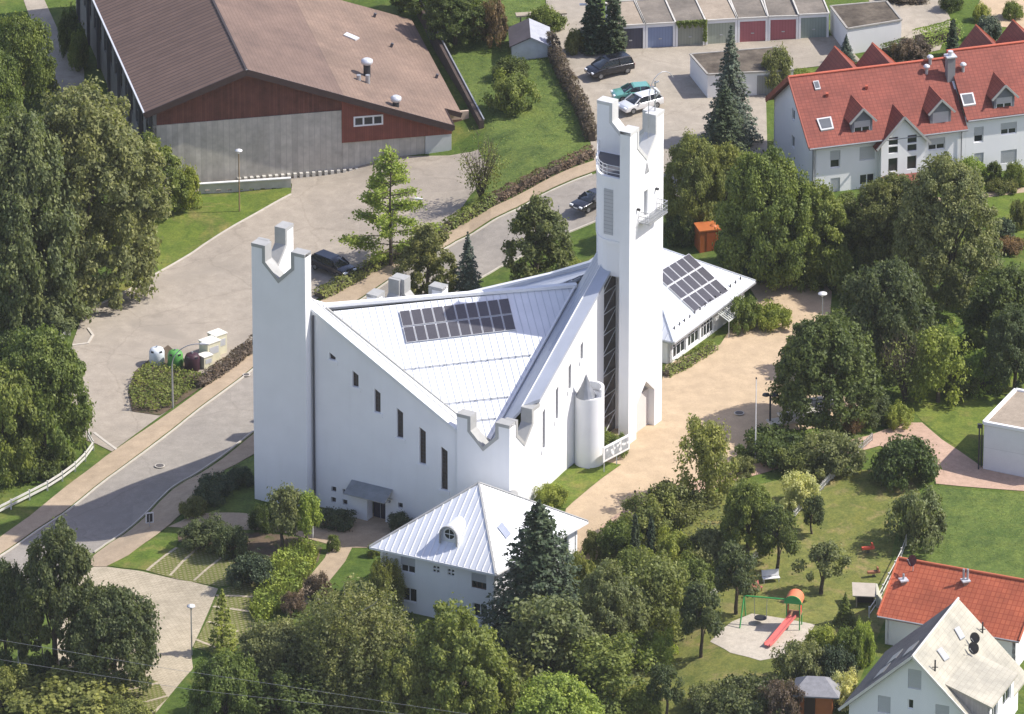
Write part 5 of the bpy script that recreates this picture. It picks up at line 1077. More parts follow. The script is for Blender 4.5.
# shed dormer on the cream slope and the small dark gabled porch
Dz = lambda s: rz_-s*k_
o0, o1 = .9, 7.6; s0_, s1_ = 2.6, 6.4; zt0, zt1 = Dz(s0_)+.06, Dz(s0_)-1.35
sd0 = roofplane(ch_, 'shed_dormer', [F(s0_, o0, zt0), F(s1_+.3, o0, zt1), F(s1_+.3, o1, zt1), F(s0_, o1, zt0)], TILEC, .14)
m = MB(); slab(m, F(s0_+.3, o0+.2, 0), dx_, nf, [(0, Dz(s0_+.3)-.2), (s1_-s0_-.3, Dz(s1_)-.2), (s1_-s0_-.3, zt1-.1), (0, zt0-.28)], (), .12); m.build('dormer_cheek', m_bands('grey_cheek_boards', (.40, .38, .36), (.3, .28, .27), .25, .03), sd0)
m = MB(); slab(m, F(s1_, o0+.2, 0), bb, dx_, rect(0, o1-o0-.4, Dz(s1_)-.3, zt1-.05), [rect(.6, 2.2, Dz(s1_)+.4, zt1-.3), rect(3.4, 5.6, Dz(s1_)+.4, zt1-.3)], .12); m.build('dormer_wall', WHITE, sd0)
for a_ in ((.6, 2.2), (3.4, 5.6)): window(ch_, F(s1_, o0+.2, 0), bb, dx_, a_[0], a_[1], Dz(s1_)+.4, zt1-.3, nv=1, name='dormer_window')
ap_ = Vector(GZ(966.5, 690, 6.6)); fr_ = Vector((nf[0], nf[1], 0)); D3 = Vector((dx_[0], dx_[1], 0))
roofplane(ch_, 'porch_roof', [ap_-D3*3+Vector((0, 0, -2.4))+fr_*3.2, ap_+fr_*3.2, ap_-fr_*.2, ap_-D3*3+Vector((0, 0, -2.4))-fr_*.2], TILEG, .14); roofplane(ch_, 'porch_roof', [ap_+D3*.01+fr_*3.2, ap_+D3*3+Vector((0, 0, -2.4))+fr_*3.2, ap_+D3*3+Vector((0, 0, -2.4))-fr_*.2, ap_+D3*.01-fr_*.2], TILEG, .14)
m = MB(); q = ap_-D3*2.4+fr_*2.8; slab(m, q, dx_, nf, [(0, hz_-1), (4.8, hz_-1), (4.8, 4.55), (2.4, 6.3), (0, 4.55)], (), 2.6); m.build('porch', WHITE, ch_)
# ---------------- white flat-roofed service building on the right ----------------
zb = 3.5; P = [Vector(GZ(983, 469, zb)), Vector(GZ(1062, 484, zb))]; d, L = un2(P[0], P[1]); n = (d[1], -d[0]); back = (-n[0], -n[1]); hh = ZAT(P[0].x, P[0].y, 422.5)
sb = thing('service_building', P[0], 'white flat-roofed service building beside the pink path', 'building')
c4 = [(P[0].x, P[0].y), (P[1].x, P[1].y), (P[1].x+back[0]*7.5, P[1].y+back[1]*7.5), (P[0].x+back[0]*7.5, P[0].y+back[1]*7.5)]
m = MB(); m.prism(c4, zb-1, hh-.05); m.build('wall', m_bands('white_panel_wall', (.74, .74, .73), (.6, .6, .59), 2.1, .05, .7, 'v', .04), sb)
cc = [(sum(p[0] for p in c4)/4, sum(p[1] for p in c4)/4)]; m = MB(); m.prism([(cc[0][0]+(p[0]-cc[0][0])*.95, cc[0][1]+(p[1]-cc[0][1])*.95) for p in c4], hh-.06, hh-.02); m.build('roof', FELTT, sb)
m = MB()
for i in range(4): m.bar((*c4[i], hh), (*c4[(i+1) % 4], hh), .3, .28)
m.build('roof_edge', WHITE, sb)
m = MB(); q = c4[0]; m.tube([(q[0]-.4, q[1]-.1, zb-.3), (q[0]-.4, q[1]-.1, hh-.4)], .07, 8); m.tube([(q[0]-.15, q[1]+.3, zb-.3), (q[0]-.15, q[1]+.3, hh-.3)], .06, 8); m.box((q[0]-.4, q[1]-.1, hh-.45), .35, .3, .35); m.build('downpipe', DARKST, sb)

# ---------------- cars ----------------
TYRE = m_plain('tyre_rubber', (.02, .02, .02), .8); RIM = m_plain('alloy_rim', (.45, .46, .47), .35, .6); CGL = m_plain('car_glass', (.02, .025, .03), .05, 0, .1, 1, .8)
HL = m_plain('headlight_glass', (.75, .77, .8), .1); TLM = m_plain('tail_light', (.35, .02, .02), .2); PLM = m_plain('number_plate', (.7, .7, .68), .5)
def paint(nm, c): m, nt, b = nodes_of(nm, .25, .3, .6); b.inputs['Base Color'].default_value = (*c, 1); b.inputs['Coat Weight'].default_value = .6; b.inputs['Coat Roughness'].default_value = .06; return m
def car(loc, rz, pm, label, L=4.3, Wd=1.78, H_=1.45, kind='hatch', slope=0):
    t = thing('parked_car', loc, label, 'car', 'parked cars', rz); h = L/2
    if kind == 'van': lo = [(-h, .35), (-h, .85), (-h+.05, 1.0), (h-1.05, 1.02), (h-.25, .85), (h, .62), (h, .35)]; gl = [(-h+.12, 1.0), (-h+.35, H_-.12), (-h+.6, H_), (h-2.3, H_), (h-1.7, H_-.1), (h-.75, 1.0)]
    elif kind == 'sedan': lo = [(-h, .35), (-h, .85), (-h+.15, .98), (h-1.3, .92), (h-.2, .78), (h, .58), (h, .35)]; gl = [(-h+.5, .96), (-h+1.2, H_-.06), (-h+1.5, H_), (h-2.2, H_), (h-1.95, H_-.05), (h-1.15, .92)]
    else: lo = [(-h, .32), (-h, .82), (-h+.06, .95), (h-1.15, .93), (h-.25, .80), (h, .60), (h, .32)]; gl = [(-h+.10, .93), (-h+.4, H_-.1), (-h+.65, H_), (h-2.15, H_), (h-1.75, H_-.07), (h-1.0, .92)]
    def loft(prof, w0, w1, zl, zh, mat, nm, par):
        bm = bmesh.new(); rows = []
        for y, k in ((-1, 0), (-.93, 1), (.93, 1), (1, 0)):
            r = []
            for x, z in prof:
                f = 0 if zh == zl else min(1, max(0, (z-zl)/(zh-zl))); w_ = (w0+(w1-w0)*f)/2
                cx = x*(.985 if k == 0 else 1); r.append(bm.verts.new((cx, y*w_, z-(0.02 if k == 0 and z > zl+.1 else 0))))
            rows.append(r)
        np_ = len(prof)
        for a_, b_ in zip(rows[:-1], rows[1:]):
            for i in range(np_): bm.faces.new((a_[i], a_[(i+1) % np_], b_[(i+1) % np_], b_[i]))
        bm.faces.new(rows[0][::-1]); bm.faces.new(rows[-1]); bmesh.ops.recalc_face_normals(bm, faces=bm.faces[:])
        bmesh.ops.bevel(bm, geom=[e for e in bm.edges if e.calc_face_angle(0) > .5], offset=.05, segments=2, affect='EDGES', profile=.6)
        me = bpy.data.meshes.new(nm); bm.to_mesh(me); bm.free(); me.polygons.foreach_set('use_smooth', [True]*len(me.polygons)); me.materials.append(mat); o = bpy.data.objects.new(nm, me); COL.objects.link(o); o.parent = par; OFF[o.name] = (0, 0, 0); return o
    body = loft(lo, Wd, Wd, .3, 1.0, pm, 'body', t)
    g_ = loft(gl, Wd*.93, Wd*.74, .93, H_, CGL, 'windows', t)
    rp = [p for p in gl if p[1] > H_-.2]; xs_ = [p[0] for p in rp]; m = MB(); w_ = Wd*.745/2
    m.hexa([(min(xs_)-.02, -w_, H_-.05), (max(xs_)-.15, -w_, H_-.05), (max(xs_)-.15, w_, H_-.05), (min(xs_)-.02, w_, H_-.05)], [(min(xs_)+.1, -w_*.92, H_+.02), (max(xs_)-.35, -w_*.92, H_+.02), (max(xs_)-.35, w_*.92, H_+.02), (min(xs_)+.1, w_*.92, H_+.02)])
    m.build('roof', pm, t, local=True)
    m = MB()
    for s_ in (-1, 1):
        a0 = gl[-1]; a1 = [p for p in gl if p[1] >= H_-.11][-1]; b0_, b1_ = gl[0], gl[1]
        for p, q in ((a0, a1), (b0_, b1_)):
            f = lambda z: (Wd*.93+(Wd*.74-Wd*.93)*(z-.93)/(H_-.93))/2+.005
            m.bar((p[0], s_*f(p[1]), p[1]), (q[0], s_*f(q[1]), q[1]), .07, .09)
        mx = (min(xs_)+max(xs_))/2; m.bar((mx, s_*(Wd*.93/2+.0), .95), (mx, s_*(Wd*.745/2+.01), H_-.02), .06, .08)
    m.build('pillars', pm, t, local=True)
    for x in (-h+.82, h-.85):
        for s_ in (-1, 1):
            m = MB(); n_ = 20; vs = [(x+.32*math.cos(2*math.pi*i/n_), s_*(Wd/2-.2+w), .32+.32*math.sin(2*math.pi*i/n_)) for w in (0, .215) for i in range(n_)]
            m.mesh(vs, [[i, (i+1) % n_, n_+(i+1) % n_, n_+i] for i in range(n_)]+[list(range(n_)), list(range(2*n_-1, n_-1, -1))]); wh = m.build('wheel', TYRE, t, local=True)
            m = MB(); vs = [(x+.2*math.cos(2*math.pi*i/n_), s_*(Wd/2+.02), .32+.2*math.sin(2*math.pi*i/n_)) for i in range(n_)]; m.face(vs if s_ < 0 else vs[::-1]); m.face(vs[::-1]); m.build('rim', RIM, wh, local=True)
    for s_ in (-1, 1):
        m = MB(); m.box((h-.13, s_*(Wd/2-.28), .60), .28, .36, .14); m.build('headlight', HL, t, local=True)
        m = MB(); m.box((-h+.02, s_*(Wd/2-.2), .68), .1, .24, .22); m.build('tail_light', TLM, t, local=True)
        m = MB(); m.box((h-1.55, s_*(Wd/2+.06), .93), .14, .16, .13); m.build('wing_mirror', pm, t, local=True)
    for x in (h+.01, -h-.01): m = MB(); m.box((x, 0, .45 if x > 0 else .62), .02, .5, .11); m.build('number_plate', PLM, t, local=True)
    return t
BLK = paint('black_paint', (.008, .009, .014)); g_ = G(609.5, 75)
def heading(x0, y0, x1, y1): a_, b_ = G(x0, y0), G(x1, y1); return math.atan2(b_.y-a_.y, b_.x-a_.x)
up_ = Vector((0, 0, .17))
car(g_+up_, heading(628, 69, 592, 78), BLK, 'black people carrier parked in front of the blue garage', 4.65, 1.85, 1.72, 'van')
car(G(632, 100)+up_, heading(648, 100, 616, 103), paint('mint_green_paint', (.16, .42, .34)), 'mint green hatchback behind the white one at the tower top', 3.9, 1.66, 1.42)
car(G(640, 110)+up_, heading(660, 104, 624, 115), paint('white_paint', (.75, .76, .76)), 'white estate car beside the mint green car behind the tower', 4.4, 1.76, 1.45)
car(G(592, 208)+up_, heading(612, 196, 580, 214), paint('dark_grey_paint', (.02, .02, .026)), 'dark car on the street half hidden behind the bell tower', 4.4, 1.76, 1.42, 'sedan')
car(G(333, 273)+up_, heading(313, 266, 352, 278), paint('midnight_blue_paint', (.008, .010, .022)), 'dark blue estate car in the yard beside the left slab tower', 4.6, 1.8, 1.5)

# ---------------- recycling containers on the island ----------------
def bank(px, py, col, nm, label):
    g_ = G(px, py); t = thing('bottle_bank', g_, label, 'container', 'recycling containers'); m = MB(); m.lathe((g_.x, g_.y, g_.z+.05), [(.62, 0), (.72, .1), (.70, 1.25), (.58, 1.5), (.3, 1.62), (.02, 1.64)], 20); b_ = m.build('body', m_plain(nm, col, .5), t)
    m = MB(); m.tube([(g_.x, g_.y, g_.z+1.6), (g_.x, g_.y, g_.z+1.85)], .08, 8); m.build('lifting_eye', STEEL, b_)
    for an in (-2.2, -.9): m = MB(); m.bar((g_.x+.5*math.cos(an), g_.y+.5*math.sin(an), g_.z+1.38), (g_.x+.68*math.cos(an), g_.y+.68*math.sin(an), g_.z+1.36), .26); m.build('slot', DARKST, b_)
bank(157, 364, (.66, .70, .72), 'white_container', 'white domed bottle bank on the planted island')
bank(175.5, 367, (.10, .30, .07), 'green_container', 'green domed bottle bank between the white and the brown one')
bank(192.5, 370, (.05, .022, .03), 'brown_container', 'dark brown domed bottle bank beside the cream cabinets')
def cabinet(px, py, sx, sy, h, label, top=False):
    g_ = G(px, py); t = thing('collection_cabinet', g_, label, 'container', 'cream cabinets by the bottle banks'); m = MB(); m.box(g_, sx, sy, h, .72); b_ = m.build('body', m_plain('cream_cabinet', (.64, .61, .44), .6), t)
    m = MB(); m.box((g_.x, g_.y, g_.z+h), sx+.12, sy+.12, .08, .72); m.build('lid', m_plain('cream_lid', (.72, .70, .60), .6), t)
    m = MB(); q = (g_.x+.5*sy*math.sin(.72), g_.y-.5*sy*math.cos(.72)); m.box((q[0], q[1], g_.z+h*.45), sx*.7, .04, h*.35, .72); m.build('flap', ALU, b_)
cabinet(205.5, 367, 1.0, .9, 1.2, 'small low cream cabinet next to the brown bottle bank'); cabinet(210, 360, 1.5, 1.25, 1.95, 'middle cream cabinet with a grey flap by the bottle banks'); cabinet(217.5, 353, 1.3, 1.2, 2.0, 'tall cream cabinet furthest from the bottle banks')
# ---------------- lamps, poles, signs ----------------
PW = m_plain('white_lamp_paint', (.72, .72, .70), .5)
def mushroom(px, pb, pt, label, mat=STEEL, r=.36):
    g_ = G(px, pb); h = ZAT(g_.x, g_.y, pt)-g_.z; t = thing('street_lamp', g_, label, 'lamp', 'street lamps'); m = MB(); m.tube([g_-Vector((0, 0, .1)), g_+Vector((0, 0, h-.35))], [.07, .05], 8); m.build('post', mat, t)
    m = MB(); m.lathe((g_.x, g_.y, g_.z+h-.4), [(.09, 0), (.14, .2), (r, .26), (r*.95, .34), (.05, .46)], 20); m.build('lamp_head', PW, t)
mushroom(239.5, 211.5, 149.5, 'tall lamp with white disc head on the lawn before the sports hall', m_plain('bronze_post', (.28, .20, .11), .5)); mushroom(191.8, 655, 605, 'disc-headed lamp standing in the paved car park'); mushroom(822, 332, 292.5, 'disc-headed lamp between the hall and the round dark tree', r=.42)
def curved(px, pb, pt, ex, ey, label, r=.06):
    g_ = G(px, pb); h = ZAT(g_.x, g_.y, pt)-g_.z; t = thing('street_lamp', g_, label, 'lamp', 'street lamps'); e = GZ(ex, ey, g_.z+h+.2)
    # arm stays in the vertical plane across the street
    dxw = (ex-px)/10.8; k = 10; P_ = [g_-Vector((0, 0, .1)), g_+Vector((0, 0, h*.45)), g_+Vector((0, 0, h-.9*abs(dxw)))]
    for i in range(1, k+1): an = i/k*math.pi/2; P_.append(g_+Vector((dxw*(1-math.cos(an)), -.2*(1-math.cos(an)), h-.9*abs(dxw)+.9*abs(dxw)*math.sin(an))))
    m = MB(); m.tube(P_, [r*1.5, r*1.3, r]+[r*.8]*k, 8); m.build('post', STEEL, t)
    e = P_[-1]; s_ = 1 if dxw > 0 else -1; m = MB(); m.tube([e, e+Vector((s_*.25, 0, .02)), e+Vector((s_*.85, -.05, .0))], [.07, .16, .06], 8); m.build('lamp_head', PW, t); return t
curved(172.8, 408, 343, 200, 343, 'tall street lamp with curved arm on the planted island'); curved(392, 262, 198, 414, 198, 'tall street lamp with curved arm beside the feathery green tree')
curved(43, 676, 633, 22, 633, 'short street lamp with curved arm at the lower left under the trees'); curved(272, 60, 15, 286, 15, 'placeholder') if False else None
g_ = G(586, 52); t = thing('street_lamp', g_, 'lamp with flat white head before the dark conifers at the top', 'lamp', 'street lamps'); h = ZAT(g_.x, g_.y, 5)-g_.z
m = MB(); m.tube([g_, g_+Vector((0, 0, h))], .06, 8); m.build('post', STEEL, t); m = MB(); m.box((g_.x-.3, g_.y, g_.z+h), .7, .3, .12); m.build('lamp_head', PW, t)
g_ = G(770, 423); t = thing('street_lamp', g_, 'black lamp with flat twin head by the plaza steps', 'lamp', 'street lamps'); h = ZAT(g_.x, g_.y, 395.5)-g_.z
m = MB(); m.tube([g_, g_+Vector((0, 0, h))], .09, 8); m.build('post', DARKST, t)
for dx in (-.38, .38): m = MB(); m.lathe((g_.x+dx, g_.y, g_.z+h-.05), [(.2, 0), (.36, .08), (.30, .2), (.05, .26)], 16); m.build('lamp_head', DARKST, t)
def pole(px, pb, pt, r, mat, name, label, cat, cap=None):
    g_ = G(px, pb); h = ZAT(g_.x, g_.y, pt)-g_.z; t = thing(name, g_, label, cat); m = MB(); m.tube([g_-Vector((0, 0, .1)), g_+Vector((0, 0, h))], [r, r*.6], 8); m.build('pole', mat, t)
    m = MB(); m.lathe((g_.x, g_.y, g_.z+h), [(r*.9, 0), (r*1.5, .08), (.01, .2)], 8); m.build('finial', cap or mat, t); return t
pole(755.3, 462, 379, .06, PW, 'flagpole', 'bare white flagpole beside the path at the plaza edge', 'flagpole', DARKST)
pole(18.5, 664, 586, .05, PW, 'utility_pole', 'thin white pole at the far left under the trees', 'pole')
pole(558.8, 222, 252 if False else 207, .045, STEEL, 'sign_post', 'short thin post on the street beside the hornbeam', 'post')
pole(635, 500, 492, .09, DARKST, 'bollard', 'small black bollard light at the plaza edge by the shrubs', 'bollard'); pole(312.8, 538, 520, .07, PW, 'bollard', 'white bollard light on the lawn by the church side path', 'bollard')
g_ = G(149.5, 527); t = thing('road_sign', g_, 'square white-framed dark sign on a post beside the street', 'sign'); m = MB(); m.tube([g_, g_+Vector((0, 0, 1.2))], .04, 6); m.build('post', STEEL, t)
m = MB(); slab(m, g_+Vector((-.32, 0, 0)), (.95, .31), (.31, -.95), rect(0, .72, g_.z+.35, g_.z+1.35), (), .05); b_ = m.build('panel', PW, t); m = MB(); slab(m, g_+Vector((-.32, 0, 0)), (.95, .31), (.31, -.95), rect(.1, .62, g_.z+.45, g_.z+1.25), (), .02, True, .015); m.build('panel_face', DARKST, b_)
# notice board by the turret
P = G(603, 473); Q = G(611.5, 468); d, L = un2(P, Q); n = (d[1], -d[0]); t = thing('notice_board', P, 'white notice board on two posts on the lawn by the stair turret', 'sign')
z0 = P.z+1.05; z1 = P.z+2.5; e1 = 3.6
for s_ in (.15, 1.9): m = MB(); m.bar(w3(P, d, n, s_, P.z-.1), w3(P, d, n, s_, z1), .08); m.build('post', PW, t)
m = MB(); slab(m, P, d, n, rect(-.1, e1, z0, z1), (), .08, True, .1); bo = m.build('board', PW, t)
m = MB()
for a_, b_ in ((.15, 1.3), (1.45, 2.3), (2.45, 3.4)): slab(m, P, d, n, rect(a_, b_, z0+.2, z1-.2), (), .02, True, .115)
m.build('display_panes', m_plain('display_glass', (.30, .32, .33), .2, 0, .3, 3), bo)
m = MB(); rnd = random.Random(3)
for i in range(14): s_ = .25+rnd.random()*2.9; z_ = z0+.3+rnd.random()*.75; slab(m, P, d, n, rect(s_, s_+.26, z_, z_+.2), (), .012, True, .122+i*.001)
m.build('notices', PW, bo)
# manholes
MH = m_plain('cast_iron', (.10, .09, .085), .7)
for (x, y, lb, r_) in ((159.8, 467, 'round manhole cover in the middle of the street', .36), (739.2, 414.3, 'round manhole cover on the tan plaza', .36), (246.5, 376, 'small drain cover close to the pavement kerb', .26)):
    g_ = G(x, y); t = thing('manhole_cover', g_, lb, 'manhole'); m = MB(); m.lathe((g_.x, g_.y, g_.z+.12), [(r_+.1, 0), (r_+.1, .035)], 20); m.build('rim', KERBM if False else M_KERB, t); m = MB(); m.lathe((g_.x, g_.y, g_.z+.15), [(r_, 0), (r_, .02)], 20); m.build('lid', MH, t)
# orange container by the trees
g_ = G(709, 248); t = thing('site_container', g_, 'orange portable toilet cabin under the trees behind the hall', 'cabin'); OR = m_plain('orange_plastic', (.36, .10, .03), .5)
m = MB(); m.box(g_, 2.3, 1.9, 2.15, .25); m.build('body', OR, t); m = MB(); m.box((g_.x, g_.y, g_.z+2.15), 2.45, 2.05, .12, .25); m.lathe((g_.x+.4, g_.y, g_.z+2.2), [(.4, 0), (.3, .15), (.05, .2)], 10); m.build('roof', m_plain('orange_lid', (.42, .13, .04), .5), t)
m = MB(); m.box((g_.x+.18, g_.y-.95, g_.z+.15), .9, .06, 1.8, .25); m.build('door', m_plain('dark_orange', (.30, .07, .02), .5), t)
# steps on the plaza edge
for i in range(4):
    pass
g_ = G(806, 418); t = thing('garden_steps', g_, 'flight of pale stone steps between the plaza and the round tree', 'steps')
for i in range(4): m = MB(); m.box((g_.x-.9+i*.75, g_.y-.4+i*1.0, g_.z+.02+i*.14), 5.2-.5*i, 1.3, .18, .35); m.build('step', CONC2, t)
m = MB(); pts = [G(784, 398)+Vector((0, 0, .9)), G(795, 408)+Vector((0, 0, 1.1)), G(812, 412)+Vector((0, 0, 1.1)), G(826, 410)+Vector((0, 0, 1.1))]; m.tube(pts, .035, 6)
for p in pts: m.tube([p, p-Vector((0, 0, 1.1))], .03, 6)
m.build('handrail', DARKST, t)
# ---------------- fences ----------------
WF = m_plain('white_fence_paint', (.62, .60, .54), .7, 0, .15, 3)
def rail_fence(pts, label, h=1.0, step=2.2, rails=(.45, .85), rw=.16, mat=WF, name='fence', pickets=False):
    P = [G(*p) for p in pts]; t = thing(name, P[0], label, 'fence'); d_ = [0]
    for i in range(len(P)-1): d_.append(d_[-1]+(P[i+1]-P[i]).length)
    def at(s):
        for i in range(len(P)-1):
            if s <= d_[i+1]: q = P[i].lerp(P[i+1], (s-d_[i])/(d_[i+1]-d_[i])); return Vector((q.x, q.y, H(q.x, q.y)))
        return P[-1]
    k = max(1, int(d_[-1]/step)); q = [at(d_[-1]*i/k) for i in range(k+1)]
    for p in q: m = MB(); m.bar(p-Vector((0, 0, .1)), p+Vector((0, 0, h)), .12); m.build('post', mat, t)
    m = MB()
    for a_, b_ in zip(q[:-1], q[1:]):
        for r_ in rails: m.bar(a_+Vector((0, 0, r_*h)), b_+Vector((0, 0, r_*h)), .05, rw)
    m.build('rails', mat, t)
    if pickets:
        m = MB(); s = 0
        while s < d_[-1]: p = at(s); m.bar(p+Vector((0, -.05, .08)), p+Vector((0, -.05, h+.05)), .09, .03); s += .3
        m.build('pickets', mat, t)
rail_fence([(-8, 519), (20, 505), (55, 487), (80, 468), (93, 452), (95, 446), (88, 440)], 'weathered white two-rail fence curving below the left trees', 1.0, 2.4, (.42, .82), .22)
rail_fence([(60, 346), (70, 336)], 'short white board barrier beside the grey-green shrub', .95, 1.6, (.45, .85), .3)
rail_fence([(872, 441), (862, 450), (848, 466), (829, 482), (815, 498), (800, 511), (794, 519)], 'white picket fence between the garden and the round dark bush', .75, 2.0, (.3, .8), .05, pickets=True)
rail_fence([(763, 552), (752, 562), (748, 568)], 'short white picket fence stretch above the playground', .75, 2.0, (.3, .8), .05, pickets=True)
rail_fence([(725, 586), (718, 593), (711, 600)], 'short white picket fence left of the swing', .75, 2.0, (.3, .8), .05, pickets=True)
rail_fence([(906, 546), (901, 560), (888, 585), (874, 612), (869, 618)], 'white garden fence running along the orange-roofed bungalow', 1.1, 2.0, (.3, .8), .08)
# ---------------- playground ----------------
GR = m_plain('green_play_paint', (.05, .32, .09), .4); RD = m_plain('red_plastic', (.60, .07, .06), .4); OG = m_plain('orange_play_roof', (.72, .20, .09), .45); RP = m_plain('faded_red_slide', (.66, .17, .15), .35)
g0, g1 = G(733.5, 629.5), G(784.5, 637); sw = thing('swing_and_slide', g1, 'green swing frame joined to a red slide tower with orange barrel roof', 'playground set')
bz = g0.z+2.55; A_ = Vector((g0.x+.9, g0.y+1.3, bz)); B_ = Vector((A_.x+3.5, A_.y-.8, bz+.05)); dirb = (B_-A_).normalized(); nb = Vector((-dirb.y, dirb.x, 0))
m = MB(); m.tube([A_, B_], .07, 8); m.build('beam', GR, sw)
for s_ in (-1, 1): m = MB(); e = A_+nb*s_*1.25-dirb*.1; m.tube([A_, Vector((e.x, e.y, H(e.x, e.y)))], .06, 8); m.build('leg', GR, sw)
for fr_, dz_ in ((.25, 0),):
    c = A_.lerp(B_, .40); sc = Vector((c.x, c.y, g0.z+.55)); m = MB()
    m.lathe((sc.x, sc.y, sc.z), [(.35, 0), (.55, .06), (.52, .12), (.3, .1)], 18); st_ = m.build('nest_seat', DARKST, sw); m = MB()
    for dx in (-.5, .5):
        for dy in (-.15, .15): m.tube([sc+Vector((dx, dy*2, .1)), c+dirb*dx*1.1], .02, 5)
    m.build('ropes', STEEL, st_)
T = B_+dirb*.75; T.z = H(T.x, T.y); tz = T.z
for dx in (-.55, .55):
    for dy in (-.55, .55): m = MB(); p = T+Vector((dx*1.0+dy*.2, dy-dx*.2, 0)); m.tube([p, Vector((p.x, p.y, tz+2.7))], .055, 8); m.build('post', GR, sw)
m = MB(); m.box((T.x, T.y, tz+1.25), 1.25, 1.25, .08, -.2); m.build('platform', m_plain('play_wood', (.30, .17, .09)), sw)
m = MB(); k = 10; ring = []; ax = Vector((.98, -.2, 0)); ay = Vector((.2, .98, 0))
for e in (-.75, .75): ring.append([T+ay*e+ax*(.72*math.cos(math.pi*i/k))+Vector((0, 0, 2.55+.72*math.sin(math.pi*i/k))) for i in range(k+1)])
m.mesh(ring[0]+ring[1]+[p*1 for p in [q-Vector((0, 0, .06)) for q in ring[0]+ring[1]]], [[i, i+1, k+1+i+1, k+1+i] for i in range(k)]+[[2*k+2+i, 3*k+3+i, 3*k+4+i, 2*k+3+i] for i in range(k)], True); m.build('barrel_roof', OG, sw)
m = MB(); m.tube(ring[0], .06, 6); m.face([p for p in ring[0]][::-1]); m.build('roof_arch', GR, sw)
for s_ in (-1, 1): m = MB(); m.bar(T+ax*s_*.55-ay*.5+Vector((0, 0, 1.75)), T+ax*s_*.55+ay*.5+Vector((0, 0, 1.75)), .04, .7); m.build('side_panel', RD, sw)
sl0 = T-ay*.6+Vector((0, 0, 1.35)); end = G(767, 648.5); sl1 = Vector((end.x, end.y, end.z+.3)); mid = sl0.lerp(sl1, .85)-Vector((0, 0, .12)); sdir = (sl1-sl0); sdir.z = 0; sdir.normalize(); sn = Vector((-sdir.y, sdir.x, 0))
m = MB()
for p, q in ((sl0, mid), (mid, sl1)):
    m.hexa([p-sn*.26, q-sn*.26, q+sn*.26, p+sn*.26] if False else [p-sn*.26-Vector((0, 0, .05)), q-sn*.26-Vector((0, 0, .05)), q+sn*.26-Vector((0, 0, .05)), p+sn*.26-Vector((0, 0, .05))], [p-sn*.26, q-sn*.26, q+sn*.26, p+sn*.26])
    for s_ in (-1, 1): m.bar(p+sn*.28*s_+Vector((0, 0, .08)), q+sn*.28*s_+Vector((0, 0, .08)), .05, .26)
m.build('slide', RP, sw)
# playhouse
g_ = G(865, 604); t = thing('playhouse', g_, 'small wooden playhouse with pale roof on the garden lawn', 'playhouse'); WD = m_plain('weathered_boards', (.34, .29, .22), .9)
for dx in (-.75, .75):
    for dy in (-.6, .6): m = MB(); m.bar(g_+Vector((dx, dy, 0)), g_+Vector((dx, dy, 1.2)), .1); m.build('post', WD, t)
m = MB(); m.box(g_+Vector((0, .3, .2)), 1.6, .8, 1.0); m.build('cabin', m_plain('dark_inside', (.05, .035, .03)), t)
m = MB(); m.hexa([g_+Vector(v) for v in ((-1.1, -.9, 1.15), (.9, -.9, 1.05), (.9, .9, 1.45), (-1.1, .9, 1.55))], [g_+Vector(v) for v in ((-1.1, -.9, 1.23), (.9, -.9, 1.13), (.9, .9, 1.53), (-1.1, .9, 1.63))]); m.build('roof', m_plain('pale_felt_roof', (.42, .37, .30)), t)
m = MB(); m.hexa([g_+Vector(v) for v in ((.92, -.9, .05), (1.5, -.9, .05), (1.5, .9, .05), (.92, .9, .05))], [g_+Vector(v) for v in ((.92, -.9, 1.3), (1.05, -.9, 1.3), (1.05, .9, 1.5), (.92, .9, 1.5))]); m.build('side_panel', m_plain('cream_panel', (.48, .46, .36)), t)
# seats
def seat(px, py, mat, label, rz):
    g_ = G(px, py); t = thing('garden_bench', g_, label, 'bench'); c, s = math.cos(rz), math.sin(rz); R_ = lambda x, y, z: g_+Vector((x*c-y*s, x*s+y*c, z)); m = MB()
    m.hexa([R_(-.75, -.25, .4), R_(.75, -.25, .4), R_(.75, .25, .4), R_(-.75, .25, .4)], [R_(-.75, -.25, .45), R_(.75, -.25, .45), R_(.75, .25, .45), R_(-.75, .25, .45)]); m.build('seat', mat, t)
    m = MB(); m.hexa([R_(-.75, .22, .5), R_(.75, .22, .5), R_(.75, .28, .5), R_(-.75, .28, .5)], [R_(-.75, .36, 1.0), R_(.75, .36, 1.0), R_(.75, .42, 1.0), R_(-.75, .42, 1.0)]); m.build('backrest', mat, t)
    for x in (-.65, .65):
        for y in (-.2, .2): m = MB(); m.bar(R_(x, y, 0), R_(x, y, .4), .07); m.build('leg', mat, t)
seat(754.5, 593, m_plain('faded_red_wood', (.45, .14, .12)), 'faded red garden bench beside the young tree above the swing', .75)
seat(771, 582, PW, 'small white garden bench under the tree by the playground', .2)
def rocker(px, py, col, label):
    g_ = G(px, py); t = thing('spring_rocker', g_, label, 'play equipment'); m = MB(); m.tube([g_+Vector((.12*math.cos(a_), .12*math.sin(a_), .02*a_)) for a_ in np.arange(0, 19, .7)], .02, 5); m.build('spring', DARKST, t)
    m = MB(); m.box(g_+Vector((0, 0, .4)), 1.1, .35, .18, .2); m.box(g_+Vector((.35, .07, .55)), .12, .4, .35, .2); m.build('rider', m_plain(label[:6], col), t)
rocker(868, 553, (.62, .10, .05), 'red spring rocker on the lawn below the round bush'); rocker(873.5, 577, (.30, .13, .07), 'brown spring rocker on the lawn above the playhouse')
